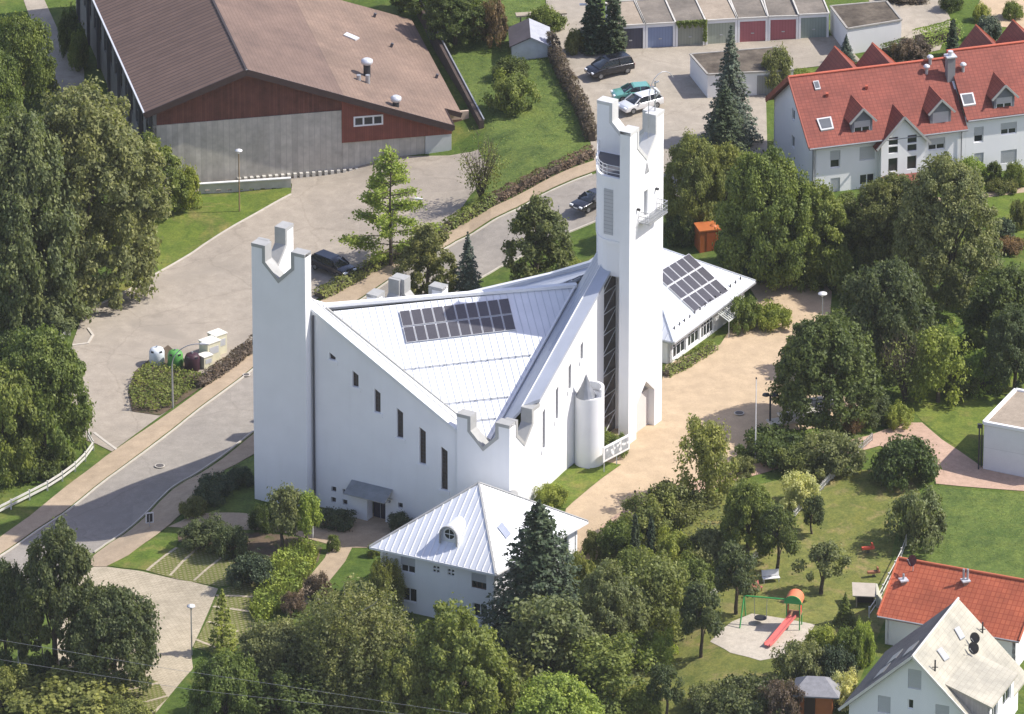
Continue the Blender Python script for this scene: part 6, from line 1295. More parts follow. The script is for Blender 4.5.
# summer house, arbour
g_ = G(815, 708); z = g_.z; t = thing('summer_house', g_, 'orange-brown garden summer house with grey hipped roof', 'garden house'); OW = m_plain('orange_wood', (.42, .14, .045), .6)
cr = [(-1.9, -1.5), (1.7, -1.9), (2.1, 1.1), (-1.4, 1.5)]; m = MB(); m.prism([(g_.x+x*.8, g_.y+y*.8) for x, y in cr], z-.3, z+2.0); m.build('wall', OW, t)
r0_ = [Vector((g_.x+x*1.12, g_.y+y*1.12, z+2.0)) for x, y in cr]; ra_, rb2 = Vector((g_.x-.7, g_.y, z+3.0)), Vector((g_.x+.75, g_.y-.15, z+3.0))
m = MB(); low = [p-Vector((0, 0, .12)) for p in r0_]; m.mesh(low+r0_+[ra_, rb2], [[3, 2, 1, 0], [0, 1, 5, 4], [1, 2, 6, 5], [2, 3, 7, 6], [3, 0, 4, 7], [4, 5, 9, 8], [6, 7, 8, 9], [5, 6, 9], [7, 4, 8]]); m.build('roof', m_plain('grey_shingles', (.24, .24, .25), .8, 0, .2, 3), t)
m = MB(); m.box((g_.x-.5, g_.y-1.42, z), .9, .06, 1.7, -.1); m.build('door', m_plain('dark_doorway', (.05, .03, .02)), t)
# overhead wires at the bottom
for pts, lb in (([(-60, 650), (59, 669), (188, 689), (300, 702), (420, 716)], 'lower thin overhead cable across the bottom left trees'), ([(-60, 630), (60, 650), (170, 669), (279, 685), (400, 704), (480, 716)], 'upper thin overhead cable across the bottom left trees')):
    q = [Vector(GZ(x, y, 11.5)) for x, y in pts]; m = MB(); m.tube(q, .013, 5); tag(m.build('overhead_cable', m_plain('grey_cable', (.25, .25, .25), .5)), lb, 'cable')
# garden details at the top
g_ = G(541, 27); t = thing('garden_arbour', g_, 'wooden garden frame behind the grey shed', 'arbour'); m = MB()
for dx in (-2.0, 2.0): m = MB(); m.bar(g_+Vector((dx, 0, 0)), g_+Vector((dx, 0, 1.4)), .14); m.build('post', WD, t)
m = MB(); m.box(g_+Vector((0, 0, 1.35)), 5.0, .9, .15, .15); m.build('top', WD, t)
# ---------------- vegetation ----------------
def rng(s): return np.random.default_rng(s)
def leaf_quads(P, Nn, size, r, aspect=1.5):
    n = len(P); Nn = Nn/np.linalg.norm(Nn, axis=1, keepdims=True); a = r.normal(size=(n, 3)); t = np.cross(Nn, a); t /= np.linalg.norm(t, axis=1, keepdims=True); b = np.cross(Nn, t)
    s = size*.66*(.65+.7*r.random((n, 1))); t = t*s*.5*aspect; b = b*s*.5
    return np.stack([P-t, P-b*1.0+t*.1, P+t, P+b], axis=1).reshape(-1, 3)
def raw_mesh(name, V, mat):
    me = bpy.data.meshes.new(name); n = len(V)//4
    me.vertices.add(len(V)); me.vertices.foreach_set('co', V.astype(np.float32).ravel()); me.loops.add(len(V)); me.loops.foreach_set('vertex_index', np.arange(len(V), dtype=np.int32))
    me.polygons.add(n); me.polygons.foreach_set('loop_start', np.arange(0, len(V), 4, dtype=np.int32)); me.polygons.foreach_set('loop_total', np.full(n, 4, dtype=np.int32))
    me.update(); me.validate(); me.materials.append(mat); return me
def sphere_dirs(n, r): v = r.normal(size=(n, 3)); return v/np.linalg.norm(v, axis=1, keepdims=True)
def clump_leaves(C, R, per, size, r, flat=.75, upb=.75):
    per = int(per*2.1)
    k = len(C); D = sphere_dirs(k*per, r); rad = r.random((k*per, 1))**.35; Cc = np.repeat(C, per, 0); Rr = np.repeat(R, per)[:, None]
    P = Cc+D*Rr*rad*np.array([1, 1, flat]); k2 = r.random(len(P)) < .07; P[k2] += D[k2]*Rr[k2]*.45; Nn = D*.5+r.normal(size=D.shape)*.62+np.array([0, 0, upb]); return P, Nn
def fit(V, Wd, Hh, z0):
    V = V.copy(); V[:, :2] -= (V[:, :2].max(0)+V[:, :2].min(0))/2; w_ = np.percentile(np.abs(V[:, :2]), 99.3)*2; V[:, :2] *= Wd/w_
    a, b = np.percentile(V[:, 2], .3), V[:, 2].max(); V[:, 2] = z0+(V[:, 2]-a)/(b-a)*(Hh-z0); return V
def trunk_mesh(name, H_, r0, z1, limbs, spread, seed, crook=.15):
    r = random.Random(seed); m = MB(); pts = []; x = y = 0
    for i in range(6): t = i/5; pts.append((x, y, t*z1-.15)); x += r.uniform(-crook, crook); y += r.uniform(-crook, crook)
    m.tube(pts, [r0*(1.15-.55*i/5) for i in range(6)], 7)
    for k in range(limbs):
        b = pts[2+k % 4] if z1 > 1 else pts[1]; an = 2*math.pi*k/limbs+r.uniform(-.4, .4); L = spread*r.uniform(.65, 1); h = (H_-b[2])*r.uniform(.35, .8); q = [b]
        for j in (1, 2, 3): q.append((b[0]+math.cos(an)*L*j/3+r.uniform(-.2, .2), b[1]+math.sin(an)*L*j/3+r.uniform(-.2, .2), b[2]+h*(j/3)**.8))
        m.tube(q, [r0*.45, r0*.3, r0*.18, r0*.06], 5)
    o = m.build(name, BARK); me = o.data; bpy.data.objects.remove(o); return me
PROTO = {}
TMPL = m_leaf('leaf_template', (.03, .06, .015), (.08, .13, .03))
def add_proto(key, V, W_, H_, tr): PROTO[key] = (raw_mesh(key+'_crown', V, TMPL), tr, W_, H_)
def broad(key, W_, H_, z0, nc, per, leaf, seed, rc=.16, inner=.25, shape=1.0, limbs=6, lump=.18, z1=None):
    r = rng(seed); D = sphere_dirs(nc, r); D[:, 2] = np.where(D[:, 2] < -.55, -D[:, 2], D[:, 2])
    ph = r.random(6)*6.28; LB = sphere_dirs(14, r); LB[:, 2] = np.abs(LB[:, 2])*.8-.1; bumpy = 1-lump*.7+lump*(1.5*np.exp(7*(D@LB.T-1)).max(1)+r.normal(size=nc)*.35)
    rad = np.where(r.random(nc) < inner, r.random(nc)*.6+.2, .82+.12*r.random(nc))*bumpy
    hz = D[:, 2]; taper = np.where(hz > 0, (1-hz*hz*(shape-1)*.6), 1.0)
    hh = (H_-z0)/2; C = np.stack([D[:, 0]*rad*W_/2*taper, D[:, 1]*rad*W_/2*taper, z0+hh+D[:, 2]*rad*hh], 1)*1.0
    R = (W_*rc)*(.6+.75*r.random(nc)); P, Nn = clump_leaves(C, R, per, leaf, r)
    Nn = Nn+ (P-np.array([0, 0, z0+hh]))/W_*.55
    V = fit(leaf_quads(P, Nn, leaf, r), W_, H_, z0)
    add_proto(key, V, W_, H_, trunk_mesh(key+'_trunk', H_, W_*.028+.05, z1 or (z0+hh*.9), limbs, W_*.33, seed))
broad('large', 15, 20, .8, 420, 95, .33, 1, rc=.062, lump=.12, limbs=9, inner=.15)
broad('large2', 14, 17, .8, 360, 95, .33, 2, rc=.066, lump=.16, limbs=9, inner=.18)
broad('round', 10, 11, 1.0, 230, 85, .29, 3, rc=.070, lump=.10)
broad('round2', 10, 10, .8, 210, 85, .30, 4, rc=.078, lump=.18)
broad('round3', 9, 12, 1.2, 210, 80, .28, 5, rc=.070, lump=.2, inner=.25)
broad('oval', 6, 9.5, .5, 140, 75, .23, 6, rc=.075, shape=1.7, lump=.12, limbs=4)
broad('young', 4.2, 6.2, 1.7, 48, 90, .22, 7, rc=.13, lump=.15, limbs=4)
broad('young2', 4.4, 6.0, 1.5, 42, 70, .24, 8, rc=.13, lump=.3, limbs=5, inner=.4)
broad('apple', 4.8, 5.2, 1.9, 24, 80, .24, 9, rc=.11, lump=.45, limbs=7, inner=.5)
broad('loose', 6.5, 8, .6, 75, 55, .27, 10, rc=.13, lump=.35, limbs=9, inner=.5)
broad('bush', 5, 3.2, 0.0, 60, 100, .24, 11, rc=.13, lump=.2, limbs=3, z1=.8)
broad('bush2', 5, 3.0, 0.0, 50, 95, .26, 12, rc=.15, lump=.35, limbs=3, z1=.8)
broad('bush3', 5, 3.6, 0.0, 55, 80, .22, 13, rc=.13, lump=.45, inner=.4, limbs=5, z1=.9)
broad('ball', 2, 2, 0.0, 60, 50, .13, 14, rc=.13, lump=.03, limbs=2, z1=.4)
broad('low', 6, 1.4, 0.0, 70, 70, .24, 15, rc=.10, lump=.3, limbs=2, z1=.3)
def conifer(key, W_, H_, seed, whorls=26, arms=13, leaf=.24, droop=.22, power=.95, z0=.4):
    r = rng(seed); P = []; Nn = []
    for i in range(whorls):
        t = i/(whorls-1); z = z0+(H_-z0)*t; R = W_/2*(1-t)**power*(.88+.24*r.random())+.05; k = max(4, int(arms*(1-t*.6)))
        for j in range(k):
            an = 2*math.pi*(j+r.random()*.7)/k; Rj = R*(.78+.4*r.random()); n = int(26+62*Rj/W_*2); s = r.random(n)**.65; lat = r.normal(size=n)*(.10+.16*(1-s))*Rj*.8
            d = np.array([math.cos(an), math.sin(an)]); q = np.stack([d[0]*s*Rj-d[1]*lat, d[1]*s*Rj+d[0]*lat, z-droop*s*Rj-np.abs(lat)*.25+r.normal(size=n)*.07], 1); P.append(q)
            Nn.append(np.stack([d[0]*.35+r.normal(size=n)*.35, d[1]*.35+r.normal(size=n)*.35, .75+r.normal(size=n)*.25], 1))
    P = np.concatenate(P); Nn = np.concatenate(Nn); V = fit(leaf_quads(P, Nn, leaf, r, 1.9), W_, H_, .1)
    m = MB(); m.tube([(0, 0, -.2), (0, 0, H_*.5), (0, 0, H_*.96)], [W_*.03+.05, W_*.018+.03, .02], 7); o = m.build(key+'_trunk', BARK); me = o.data; bpy.data.objects.remove(o)
    add_proto(key, V, W_, H_, me)
conifer('spruce', 5.5, 12, 21); conifer('spruce2', 9, 15, 22, 34, 17, .30, .12, .62); conifer('slim', 2.6, 9, 23, 26, 9, .22, -.3, .45); conifer('larch', 2.6, 6, 24, 13, 6, .16, -.15, .8)
def feather(key, W_, H_, seed):
    r = rng(seed); P = []; m = MB(); rr = random.Random(seed); m.tube([(0, 0, -.2), (.1, 0, H_*.5), (0, .1, H_*.97)], [.16, .10, .03], 7)
    for i in range(34):
        z = 1.4+(H_-1.7)*i/34; t = i/34; R = W_/2*(1-t**1.6)*(.6+.6*rr.random())+.2; an = i*2.4+rr.random(); e = (math.cos(an)*R, math.sin(an)*R, z+.35*R*(.4+rr.random()*.5)); m.tube([(0, 0, z), (e[0]*.5, e[1]*.5, z+.1*R), e], [.05, .035, .012], 5)
        n = int(80+150*R); s = .25+.75*r.random(n)**.8; q = np.array([[e[0], e[1], 0]])*s[:, None]; q[:, 2] = z+(e[2]-z)*s; q += r.normal(size=(n, 3))*np.array([.26, .26, .17]); P.append(q)
    P = np.concatenate(P); V = fit(leaf_quads(P, r.normal(size=P.shape)*.5+np.array([0, 0, .7]), .22, r, 1.6), W_, H_, .9); o = m.build(key+'_trunk', BARK); me = o.data; bpy.data.objects.remove(o); add_proto(key, V, W_, H_, me)
feather('feather', 7, 10.5, 31)
def weeping(key, W_, H_, seed, n=420, leaf=.17):
    r = rng(seed); P = []
    for i in range(n):
        d = sphere_dirs(1, r)[0]; rad = (.55+.5*r.random()); x, y = d[0]*rad*W_*.42, d[1]*rad*W_*.42; zt = H_*.52+abs(d[2])*rad*H_*.46; L = H_*(.10+.25*r.random()); k = int(L/.034)
        s = r.random(k); sw = .5*s**1.5; P.append(np.stack([x*(1+.12*sw)+r.normal(size=k)*.14, y*(1+.12*sw)+r.normal(size=k)*.14, zt-L*s], 1))
    P = np.concatenate(P); Nn = r.normal(size=P.shape); Nn[:, :2] += P[:, :2]/W_*2; Nn[:, 2] += .4; V = fit(leaf_quads(P, Nn, leaf, r, 1.5), W_, H_, .5)
    m = MB(); me = trunk_mesh(key+'_trunk', H_, .16, H_*.7, 9, W_*.3, seed, .2); me.materials.clear(); me.materials.append(m_plain('birch_bark', (.42, .40, .36), .8, 0, .4, 4)); add_proto(key, V, W_, H_, me)
weeping('birch', 9, 13, 41, 620, .19)
def bare(key, W_, H_, seed):
    rr = random.Random(seed); r = rng(seed); m = MB(); P = []
    for i in range(26):
        an = rr.random()*6.28; R = W_/2*(.3+.7*rr.random()); z = H_*(.6+.4*rr.random()); m.tube([(0, 0, 0), (math.cos(an)*R*.35, math.sin(an)*R*.35, z*.5), (math.cos(an)*R, math.sin(an)*R, z)], [.06, .04, .012], 5)
        for j in range(6): t = .4+.6*rr.random(); b = (math.cos(an)*R*t*.9, math.sin(an)*R*t*.9, z*(.2+.8*t)); e = (b[0]+rr.uniform(-.7, .7), b[1]+rr.uniform(-.7, .7), b[2]+rr.uniform(.2, .8)); m.tube([b, e], [.022, .008], 4); P += [[e[k]+rr.gauss(0, .25) for k in range(3)] for _ in range(9)]
    P = np.array(P); V = fit(leaf_quads(P, r.normal(size=P.shape)+np.array([0, 0, .5]), .19, r), W_, H_, .8); o = m.build(key+'_trunk', BARK); me = o.data; bpy.data.objects.remove(o); add_proto(key, V, W_, H_, me)
bare('bare', 5, 5.5, 51)
LM = dict(dark=m_leaf('leaves_dark', (0.055, 0.079, 0.023), (0.151, 0.192, 0.054)), blue=m_leaf('leaves_bluegreen', (0.061, 0.082, 0.033), (0.166, 0.192, 0.079)), mid=m_leaf('leaves_mid', (0.098, 0.132, 0.031), (0.252, 0.298, 0.077)), grey=m_leaf('leaves_greygreen', (0.115, 0.132, 0.052), (0.287, 0.305, 0.129)),
 olive=m_leaf('leaves_olive', (0.132, 0.149, 0.041), (0.305, 0.328, 0.098)), light=m_leaf('leaves_light', (0.179, 0.245, 0.045), (0.402, 0.476, 0.109)), yellow=m_leaf('leaves_yellow', (0.196, 0.230, 0.040), (0.391, 0.414, 0.092)), spruce=m_leaf('needles_dark', (0.034, 0.055, 0.029), (0.093, 0.125, 0.062), .1),
 bspruce=m_leaf('needles_blue', (0.055, 0.082, 0.062), (0.151, 0.185, 0.136), .1), purple=m_leaf('leaves_purple', (0.098, 0.071, 0.057), (0.207, 0.155, 0.115)), rust=m_leaf('leaves_rust', (0.138, 0.086, 0.046), (0.322, 0.207, 0.103)), pale=m_leaf('leaves_pale', (0.356, 0.369, 0.160), (0.713, 0.697, 0.359)), warm=m_leaf('leaves_warm_green', (0.098, 0.113, 0.034), (0.236, 0.247, 0.083)))
_pr = random.Random(77)
def plant(proto, cx, yt, yb, wpx, mat, label, name='tree', cat='tree', group=None, dz=0.0):
    cr, tr, W_, H_ = PROTO[proto]; g_ = G(cx, yb); ppm = FPX/((g_.y-CAM[1])*CT-(g_.z-CAM[2])*ST); h = ZAT(g_.x, g_.y, yt)-g_.z
    sx = wpx/ppm/W_; sy = sx*_pr.uniform(.92, 1.08)
    t = thing(name, g_, label, cat, group or {'tree': 'trees', 'shrub': 'shrubs', 'conifer': 'conifers', 'hedge': 'hedges'}.get(cat), _pr.uniform(0, 6.28)); t.scale = (sx, sy, h/H_)
    o = bpy.data.objects.new('crown' if cat in ('tree', 'conifer') else 'foliage', cr); COL.objects.link(o); o.parent = t; o.material_slots[0].link = 'OBJECT'; o.material_slots[0].material = LM[mat]
    o = bpy.data.objects.new('trunk' if cat in ('tree', 'conifer') else 'stem', tr); COL.objects.link(o); o.parent = t; return t
def T(proto, cx, yt, yb, w, mat, label): return plant(proto, cx, yt, yb, w, mat, label)
def S_(proto, cx, yt, yb, w, mat, label): return plant(proto, cx, yt, yb-.16*w, w, mat, label, 'shrub', 'shrub')
def K(proto, cx, yt, yb, w, mat, label): return plant(proto, cx, yt, yb, w, mat, label, 'conifer', 'conifer')
# left edge
T('large', 84, 74, 296, 138, 'grey', 'huge grey-green tree on the left, nearest to the sports hall'); T('large2', 12, 96, 322, 128, 'grey', 'huge grey-green tree cut by the left picture edge below the garden path')
T('round2', 22, 8, 108, 66, 'mid', 'green tree at the top left corner beside the path'); T('round', -6, 44, 150, 64, 'mid', 'mid green tree at the far left edge below the corner tree')
S_('bush3', 70, 2, 62, 26, 'dark', 'dark shrub strip plant by the path left of the sports hall'); S_('bush', 78, 25, 72, 20, 'mid', 'green shrub against the shaded wall of the sports hall')
T('round3', 152, 130, 216, 70, 'mid', 'green tree before the corner of the concrete hall wall'); S_('bush2', 184, 158, 214, 34, 'yellow', 'yellow-green bush at the end of the white ramp wall')
S_('bush3', 50, 288, 342, 74, 'grey', 'silvery willow-like shrub between the huge tree and the yard'); S_('bush', 20, 330, 372, 50, 'dark', 'dark undergrowth shrub left of the willow-like shrub')
T('round', 44, 324, 458, 100, 'mid', 'round green tree at the left beside the yard entrance'); T('round2', -2, 356, 474, 88, 'mid', 'tree cut by the left edge above the white fence, left of the round green one')
S_('low', 40, 452, 484, 56, 'dark', 'dark low shrub behind the white two-rail fence')
# lower left
T('round3', 56, 514, 676, 88, 'blue', 'tall dark tree at the lower left covering the street edge'); T('round2', 116, 580, 690, 92, 'blue', 'dark tree with open crown beside the paved car park'); T('round', 6, 556, 668, 58, 'blue', 'dark tree cut by the left edge beside the tall dark tree')
S_('bush', 42, 650, 692, 40, 'dark', 'small dark bush at the foot of the curved lower-left lamp'); S_('bush2', 64, 668, 730, 120, 'olive', 'broad olive bush at the bottom edge, lower left'); S_('bush3', 2, 664, 716, 60, 'olive', 'olive bush in the bottom left corner'); S_('bush3', 128, 700, 740, 60, 'olive', 'small olive bush at the bottom edge beside the parking bays')
# bottom mass
T('round2', 226, 648, 740, 74, 'mid', 'mid green tree at the bottom edge right of the car park'); T('round', 278, 618, 712, 92, 'grey', 'grey-green tree between the reed bed and the birch'); T('birch', 356, 574, 722, 128, 'grey', 'big weeping birch in front of the parish house')
T('round3', 462, 596, 735, 104, 'mid', 'dense green tree at the bottom in front of the parish house wall'); K('spruce2', 535, 500, 644, 108, 'spruce', 'dark broad spruce in front of the parish house right corner')
T('birch', 387, 553, 612, 40, 'olive', 'small weeping tree at the parish house left corner'); T('loose', 300, 668, 745, 80, 'dark', 'dark tree at the bottom edge below the birch'); T('round2', 412, 640, 745, 80, 'olive', 'olive tree at the bottom between birch and dense green tree')
T('loose', 552, 588, 690, 92, 'grey', 'grey-green willow right below the dark spruce'); S_('bush2', 505, 655, 722, 66, 'olive', 'olive bush at the bottom left of the willow'); S_('bush', 478, 690, 735, 50, 'dark', 'dark bush at the bottom edge below the dense green tree'); T('round2', 556, 672, 750, 92, 'light', 'light green tree at the bottom edge below the willow')
T('round3', 612, 556, 664, 74, 'grey', 'grey-green tree in the garden right of the spruce'); T('loose', 606, 632, 708, 84, 'mid', 'mid green tree in the garden above the bottom edge, centre'); S_('bush3', 652, 628, 672, 48, 'light', 'light green bush left of the dark young trees'); T('loose', 656, 548, 640, 66, 'olive', 'olive tree left of the young round tree by the swing')
S_('bush2', 600, 690, 735, 60, 'mid', 'green bush at the bottom edge right of the light tree'); S_('bush3', 578, 545, 610, 34, 'olive', 'olive bush at the parish house right wall'); S_('bush', 640, 686, 722, 40, 'mid', 'small green bush at the bottom edge by the dark young tree')
T('young', 701, 576, 657, 44, 'blue', 'dark young tree between the shrubs and the swing'); T('young2', 666, 660, 716, 36, 'blue', 'small dark young tree at the bottom edge left of the playground'); T('young', 736, 538, 614, 46, 'blue', 'dark young tree just above the swing frame')
T('young', 777, 498, 576, 46, 'dark', 'dark young tree beside the white garden bench'); T('round', 748, 478, 560, 56, 'mid', 'fresh green dense tree in the garden below the path'); T('apple', 821, 540, 594, 54, 'grey', 'crooked apple tree in the middle of the garden lawn'); T('young2', 812, 492, 534, 26, 'blue', 'slender small tree above the apple tree')
S_('bush', 905, 431, 490, 66, 'dark', 'round dark bush below the pink path corner'); S_('bush3', 918, 483, 552, 62, 'grey', 'rounded grey-green bush above the orange-roofed bungalow')
# shrubs between path and lawn
S_('bush3', 834, 428, 482, 66, 'grey', 'grey-green shrub left of the round dark bush'); S_('bush2', 800, 440, 478, 50, 'olive', 'olive shrub between plaza steps and picket fence'); S_('bush3', 800, 468, 512, 40, 'pale', 'pale yellowish shrub along the picket fence'); S_('low', 772, 428, 466, 66, 'dark', 'dark spreading juniper beside the flagpole')
T('loose', 706, 411, 502, 58, 'olive', 'light slender tree standing alone at the plaza edge'); S_('bush3', 742, 455, 478, 30, 'warm', 'small brownish shrub between lone tree and flagpole'); S_('bush2', 676, 478, 528, 60, 'warm', 'brown-green shrub below the lone plaza tree'); S_('bush3', 648, 492, 545, 60, 'olive', 'olive shrub at the lower plaza edge')
S_('bush2', 622, 512, 560, 50, 'mid', 'green shrub right of the clipped ball by the parish house'); S_('ball', 593, 527, 560, 22, 'warm', 'clipped egg-shaped bush right of the parish house roof'); K('slim', 635, 512, 566, 13, 'spruce', 'left one of two slim dark columns in the garden'); K('slim', 651, 516, 570, 13, 'spruce', 'right one of two slim dark columns in the garden')
S_('bush3', 674, 528, 575, 42, 'yellow', 'yellow-green shrub right of the slim columns'); S_('bush2', 704, 525, 575, 54, 'grey', 'grey-green shrub left of the fresh green tree'); S_('bush', 640, 545, 590, 50, 'mid', 'green shrub below the slim dark columns'); S_('bush3', 690, 556, 600, 50, 'mid', 'green shrub above the dark young tree by the swing')
S_('bush3', 586, 572, 612, 26, 'yellow', 'yellow flowering shrub beside the parish house wall')
# right middle
T('round', 826, 313, 424, 104, 'dark', 'big dark round tree beside the plaza steps'); T('round2', 888, 253, 372, 92, 'blue', 'dark blue-green round tree right of the plaza'); T('large2', 884, 170, 278, 88, 'warm', 'olive-brown tree before the red-roofed terraced house'); T('large', 948, 152, 306, 98, 'grey', 'tall grey-green tree right of the olive-brown one')
T('round2', 1006, 262, 352, 84, 'dark', 'dark tree at the right edge above the light bush'); T('round3', 1014, 300, 395, 60, 'blue', 'dark blue-green tree cut by the right picture edge'); T('loose', 938, 318, 402, 58, 'yellow', 'thin yellow-green tree right of the dark round ones'); S_('bush2', 982, 344, 396, 58, 'light', 'light green bush at the edge of the right lawn')
S_('bush3', 868, 392, 430, 46, 'blue', 'dark bush right of the big dark round tree'); T('bare', 905, 330, 402, 56, 'olive', 'half-bare tree with visible branches right of the plaza'); S_('bush3', 958, 362, 402, 36, 'warm', 'brownish bush left of the light green bush'); S_('bush', 854, 402, 436, 20, 'rust', 'small reddish bush by the garden steps'); S_('bush3', 898, 402, 432, 30, 'yellow', 'small yellow-green bush where the pink path bends')
T('large2', 768, 144, 284, 96, 'mid', 'big green tree left of the terraced house'); T('round3', 822, 176, 278, 72, 'mid', 'green tree between the big tree and the white house wall'); T('large2', 694, 128, 234, 62, 'olive', 'olive-green tree right of the bell tower'); T('round2', 728, 138, 226, 50, 'olive', 'olive-green tree below the round dark conifer')
K('spruce', 730, 25, 142, 58, 'bspruce', 'tall bluish spruce beside the white garage box'); K('spruce2', 726, 84, 176, 58, 'spruce', 'round-shouldered dark conifer in front of the bluish spruce')
for i, (x, yt, yb, w, mt, lb) in enumerate(((682, 204, 250, 44, 'dark', 'dark bush left of the orange cabin'), (742, 206, 272, 56, 'dark', 'dark bush right of the orange cabin'), (790, 226, 288, 60, 'dark', 'dark bush behind the hall entrance drive'), (838, 240, 298, 56, 'mid', 'green bush at the far end of the plaza'), (762, 240, 286, 36, 'spruce', 'very dark bush between the hall and the green tree'), (812, 206, 262, 50, 'light', 'light green bush in the shade gap before the terraced house'), (850, 212, 262, 40, 'mid', 'green bush at the foot of the olive-brown tree'))): S_('bush' if i % 2 else 'bush2', x, yt, yb, w, mt, lb)
S_('bush3', 744, 292, 334, 34, 'mid', 'green bush in front of the hall canopy'); S_('low', 772, 303, 332, 40, 'yellow', 'low yellowish shrub patch in the plaza bed'); S_('bush', 775, 42, 96, 34, 'grey', 'silver-grey shrub behind the terraced house gable'); S_('bush3', 800, 66, 90, 24, 'yellow', 'yellow-green shrub beside the silver-grey one')
K('spruce', 846, 34, 62, 20, 'bspruce', 'small conifer beside the wide white garage'); S_('bush3', 912, 36, 68, 40, 'purple', 'purple-leaved shrub behind the red roof'); S_('bush3', 900, 44, 66, 22, 'rust', 'reddish-brown shrub left of the purple one'); K('slim', 952, 18, 56, 13, 'spruce', 'slim dark column beside the clipped hedge'); S_('bush', 987, 12, 44, 26, 'bspruce', 'dark blue-green bush behind the right rear gables'); S_('bush3', 981, 2, 24, 18, 'yellow', 'yellow flowering bush at the top right')
S_('bush2', 951, -12, 14, 24, 'dark', 'dark shrub at the top edge, right'); S_('bush2', 905, -14, 6, 50, 'purple', 'purplish hedge bush at the top edge, right'); S_('bush', 1012, 0, 22, 20, 'mid', 'green bush in the top right corner')
# front gardens of the terraced house
S_('bush2', 972, 152, 186, 34, 'light', 'light green bush before the terraced house front'); S_('ball', 993, 158, 186, 16, 'dark', 'clipped dark column bush before the terraced house'); S_('bush', 1015, 160, 190, 24, 'mid', 'green bush at the right end before the terraced house'); S_('low', 1003, 178, 196, 30, 'warm', 'low brownish bed plants along the house path'); S_('ball', 848, 190, 216, 24, 'mid', 'clipped round bush at the terraced house left front'); S_('low', 968, 182, 198, 26, 'olive', 'low olive bed plants below the light green bush')
S_('ball', 1001, 214, 246, 26, 'spruce', 'clipped dark ball bush at the right lawn'); S_('bush3', 1020, 196, 232, 22, 'warm', 'brownish bush at the right picture edge on the lawn'); S_('low', 1010, 236, 256, 30, 'rust', 'orange flowering bed plants at the right edge')
# street trees in the centre
T('feather', 391, 149, 266, 84, 'light', 'feathery light green tree between yard and pavement'); T('oval', 427, 220, 306, 58, 'warm', 'egg-shaped hornbeam behind the church roof, left of the small spruce'); K('spruce', 468, 231, 306, 38, 'bspruce', 'small spruce between the two hornbeams'); T('oval', 537, 190, 302, 76, 'warm', 'large egg-shaped hornbeam between church and street'); T('bare', 481, 135, 202, 52, 'olive', 'half-bare shrub-like tree at the corner of the sports hall bank')
S_('bush', 571, 256, 276, 28, 'yellow', 'yellow shrub beside the church roof and large hornbeam')
# top centre
K('slim', 594, -18, 52, 28, 'spruce', 'left dark conifer column beside the dark slate garage'); K('slim', 613, -16, 54, 26, 'spruce', 'right dark conifer column touching the dark slate garage'); T('round3', 455, -22, 44, 66, 'dark', 'dark tree beyond the tan corner of the sports hall'); S_('bush3', 492, -8, 48, 34, 'rust', 'rust-coloured shrub left of the shed'); S_('bush2', 478, -10, 40, 30, 'light', 'light green shrub left of the rust-coloured one'); S_('bush2', 547, 0, 36, 36, 'mid', 'green bush above the shed beside the drive'); S_('bush', 512, 54, 82, 36, 'dark', 'dark bush in front of the shed'); S_('bush3', 513, 70, 118, 46, 'mid', 'loose green bush in the middle of the bank'); S_('bush', 575, 25, 56, 20, 'warm', 'brownish bush at the foot of the conifer columns'); T('round', 420, -40, 12, 56, 'dark', 'dark tree at the top edge behind the sports hall')
# around the church
S_('bush', 212, 470, 506, 38, 'spruce', 'dark bush in the slab tower shadow by the street'); S_('bush2', 192, 494, 520, 30, 'warm', 'small bush left of the dark shadowed bush'); S_('bush', 240, 464, 490, 30, 'spruce', 'dark bush at the foot of the slab tower'); S_('bush3', 205, 517, 556, 56, 'blue', 'spreading dark shrub at the car park edge, left one'); S_('bush', 233, 522, 560, 36, 'blue', 'spreading dark shrub at the car park edge, right one'); S_('bush', 252, 550, 590, 44, 'spruce', 'very dark rounded bush overhanging a parking bay')
T('young2', 284, 480, 549, 44, 'grey', 'grey-green young tree before the slab tower'); T('young2', 307, 486, 546, 36, 'light', 'light green young tree beside the grey-green one'); S_('bush', 263, 500, 534, 26, 'dark', 'dark bush between slab tower and young trees'); S_('bush2', 338, 507, 532, 38, 'spruce', 'dark bush under the small square church windows'); S_('bush2', 402, 508, 536, 28, 'spruce', 'dark bush right of the church side door'); S_('ball', 333, 532, 553, 13, 'mid', 'small clipped round bush on the lawn by the side path'); S_('ball', 373.5, 541, 558, 13, 'mid', 'small clipped round bush at the parish house corner'); K('larch', 222, 588, 652, 30, 'yellow', 'thin yellowish larch sapling in the parking bays')
S_('bush', 604, 428, 458, 26, 'mid', 'green bush between stair turret and tower'); S_('bush3', 618, 431, 458, 22, 'mid', 'green bush behind the notice board'); S_('bush3', 552, 482, 510, 34, 'yellow', 'yellow-green bush at the church wall corner'); S_('bush3', 293, 590, 618, 26, 'purple', 'mauve shrub along the narrow path to the parish house'); S_('bush3', 318, 570, 604, 30, 'purple', 'mauve shrub beside the birch along the path')
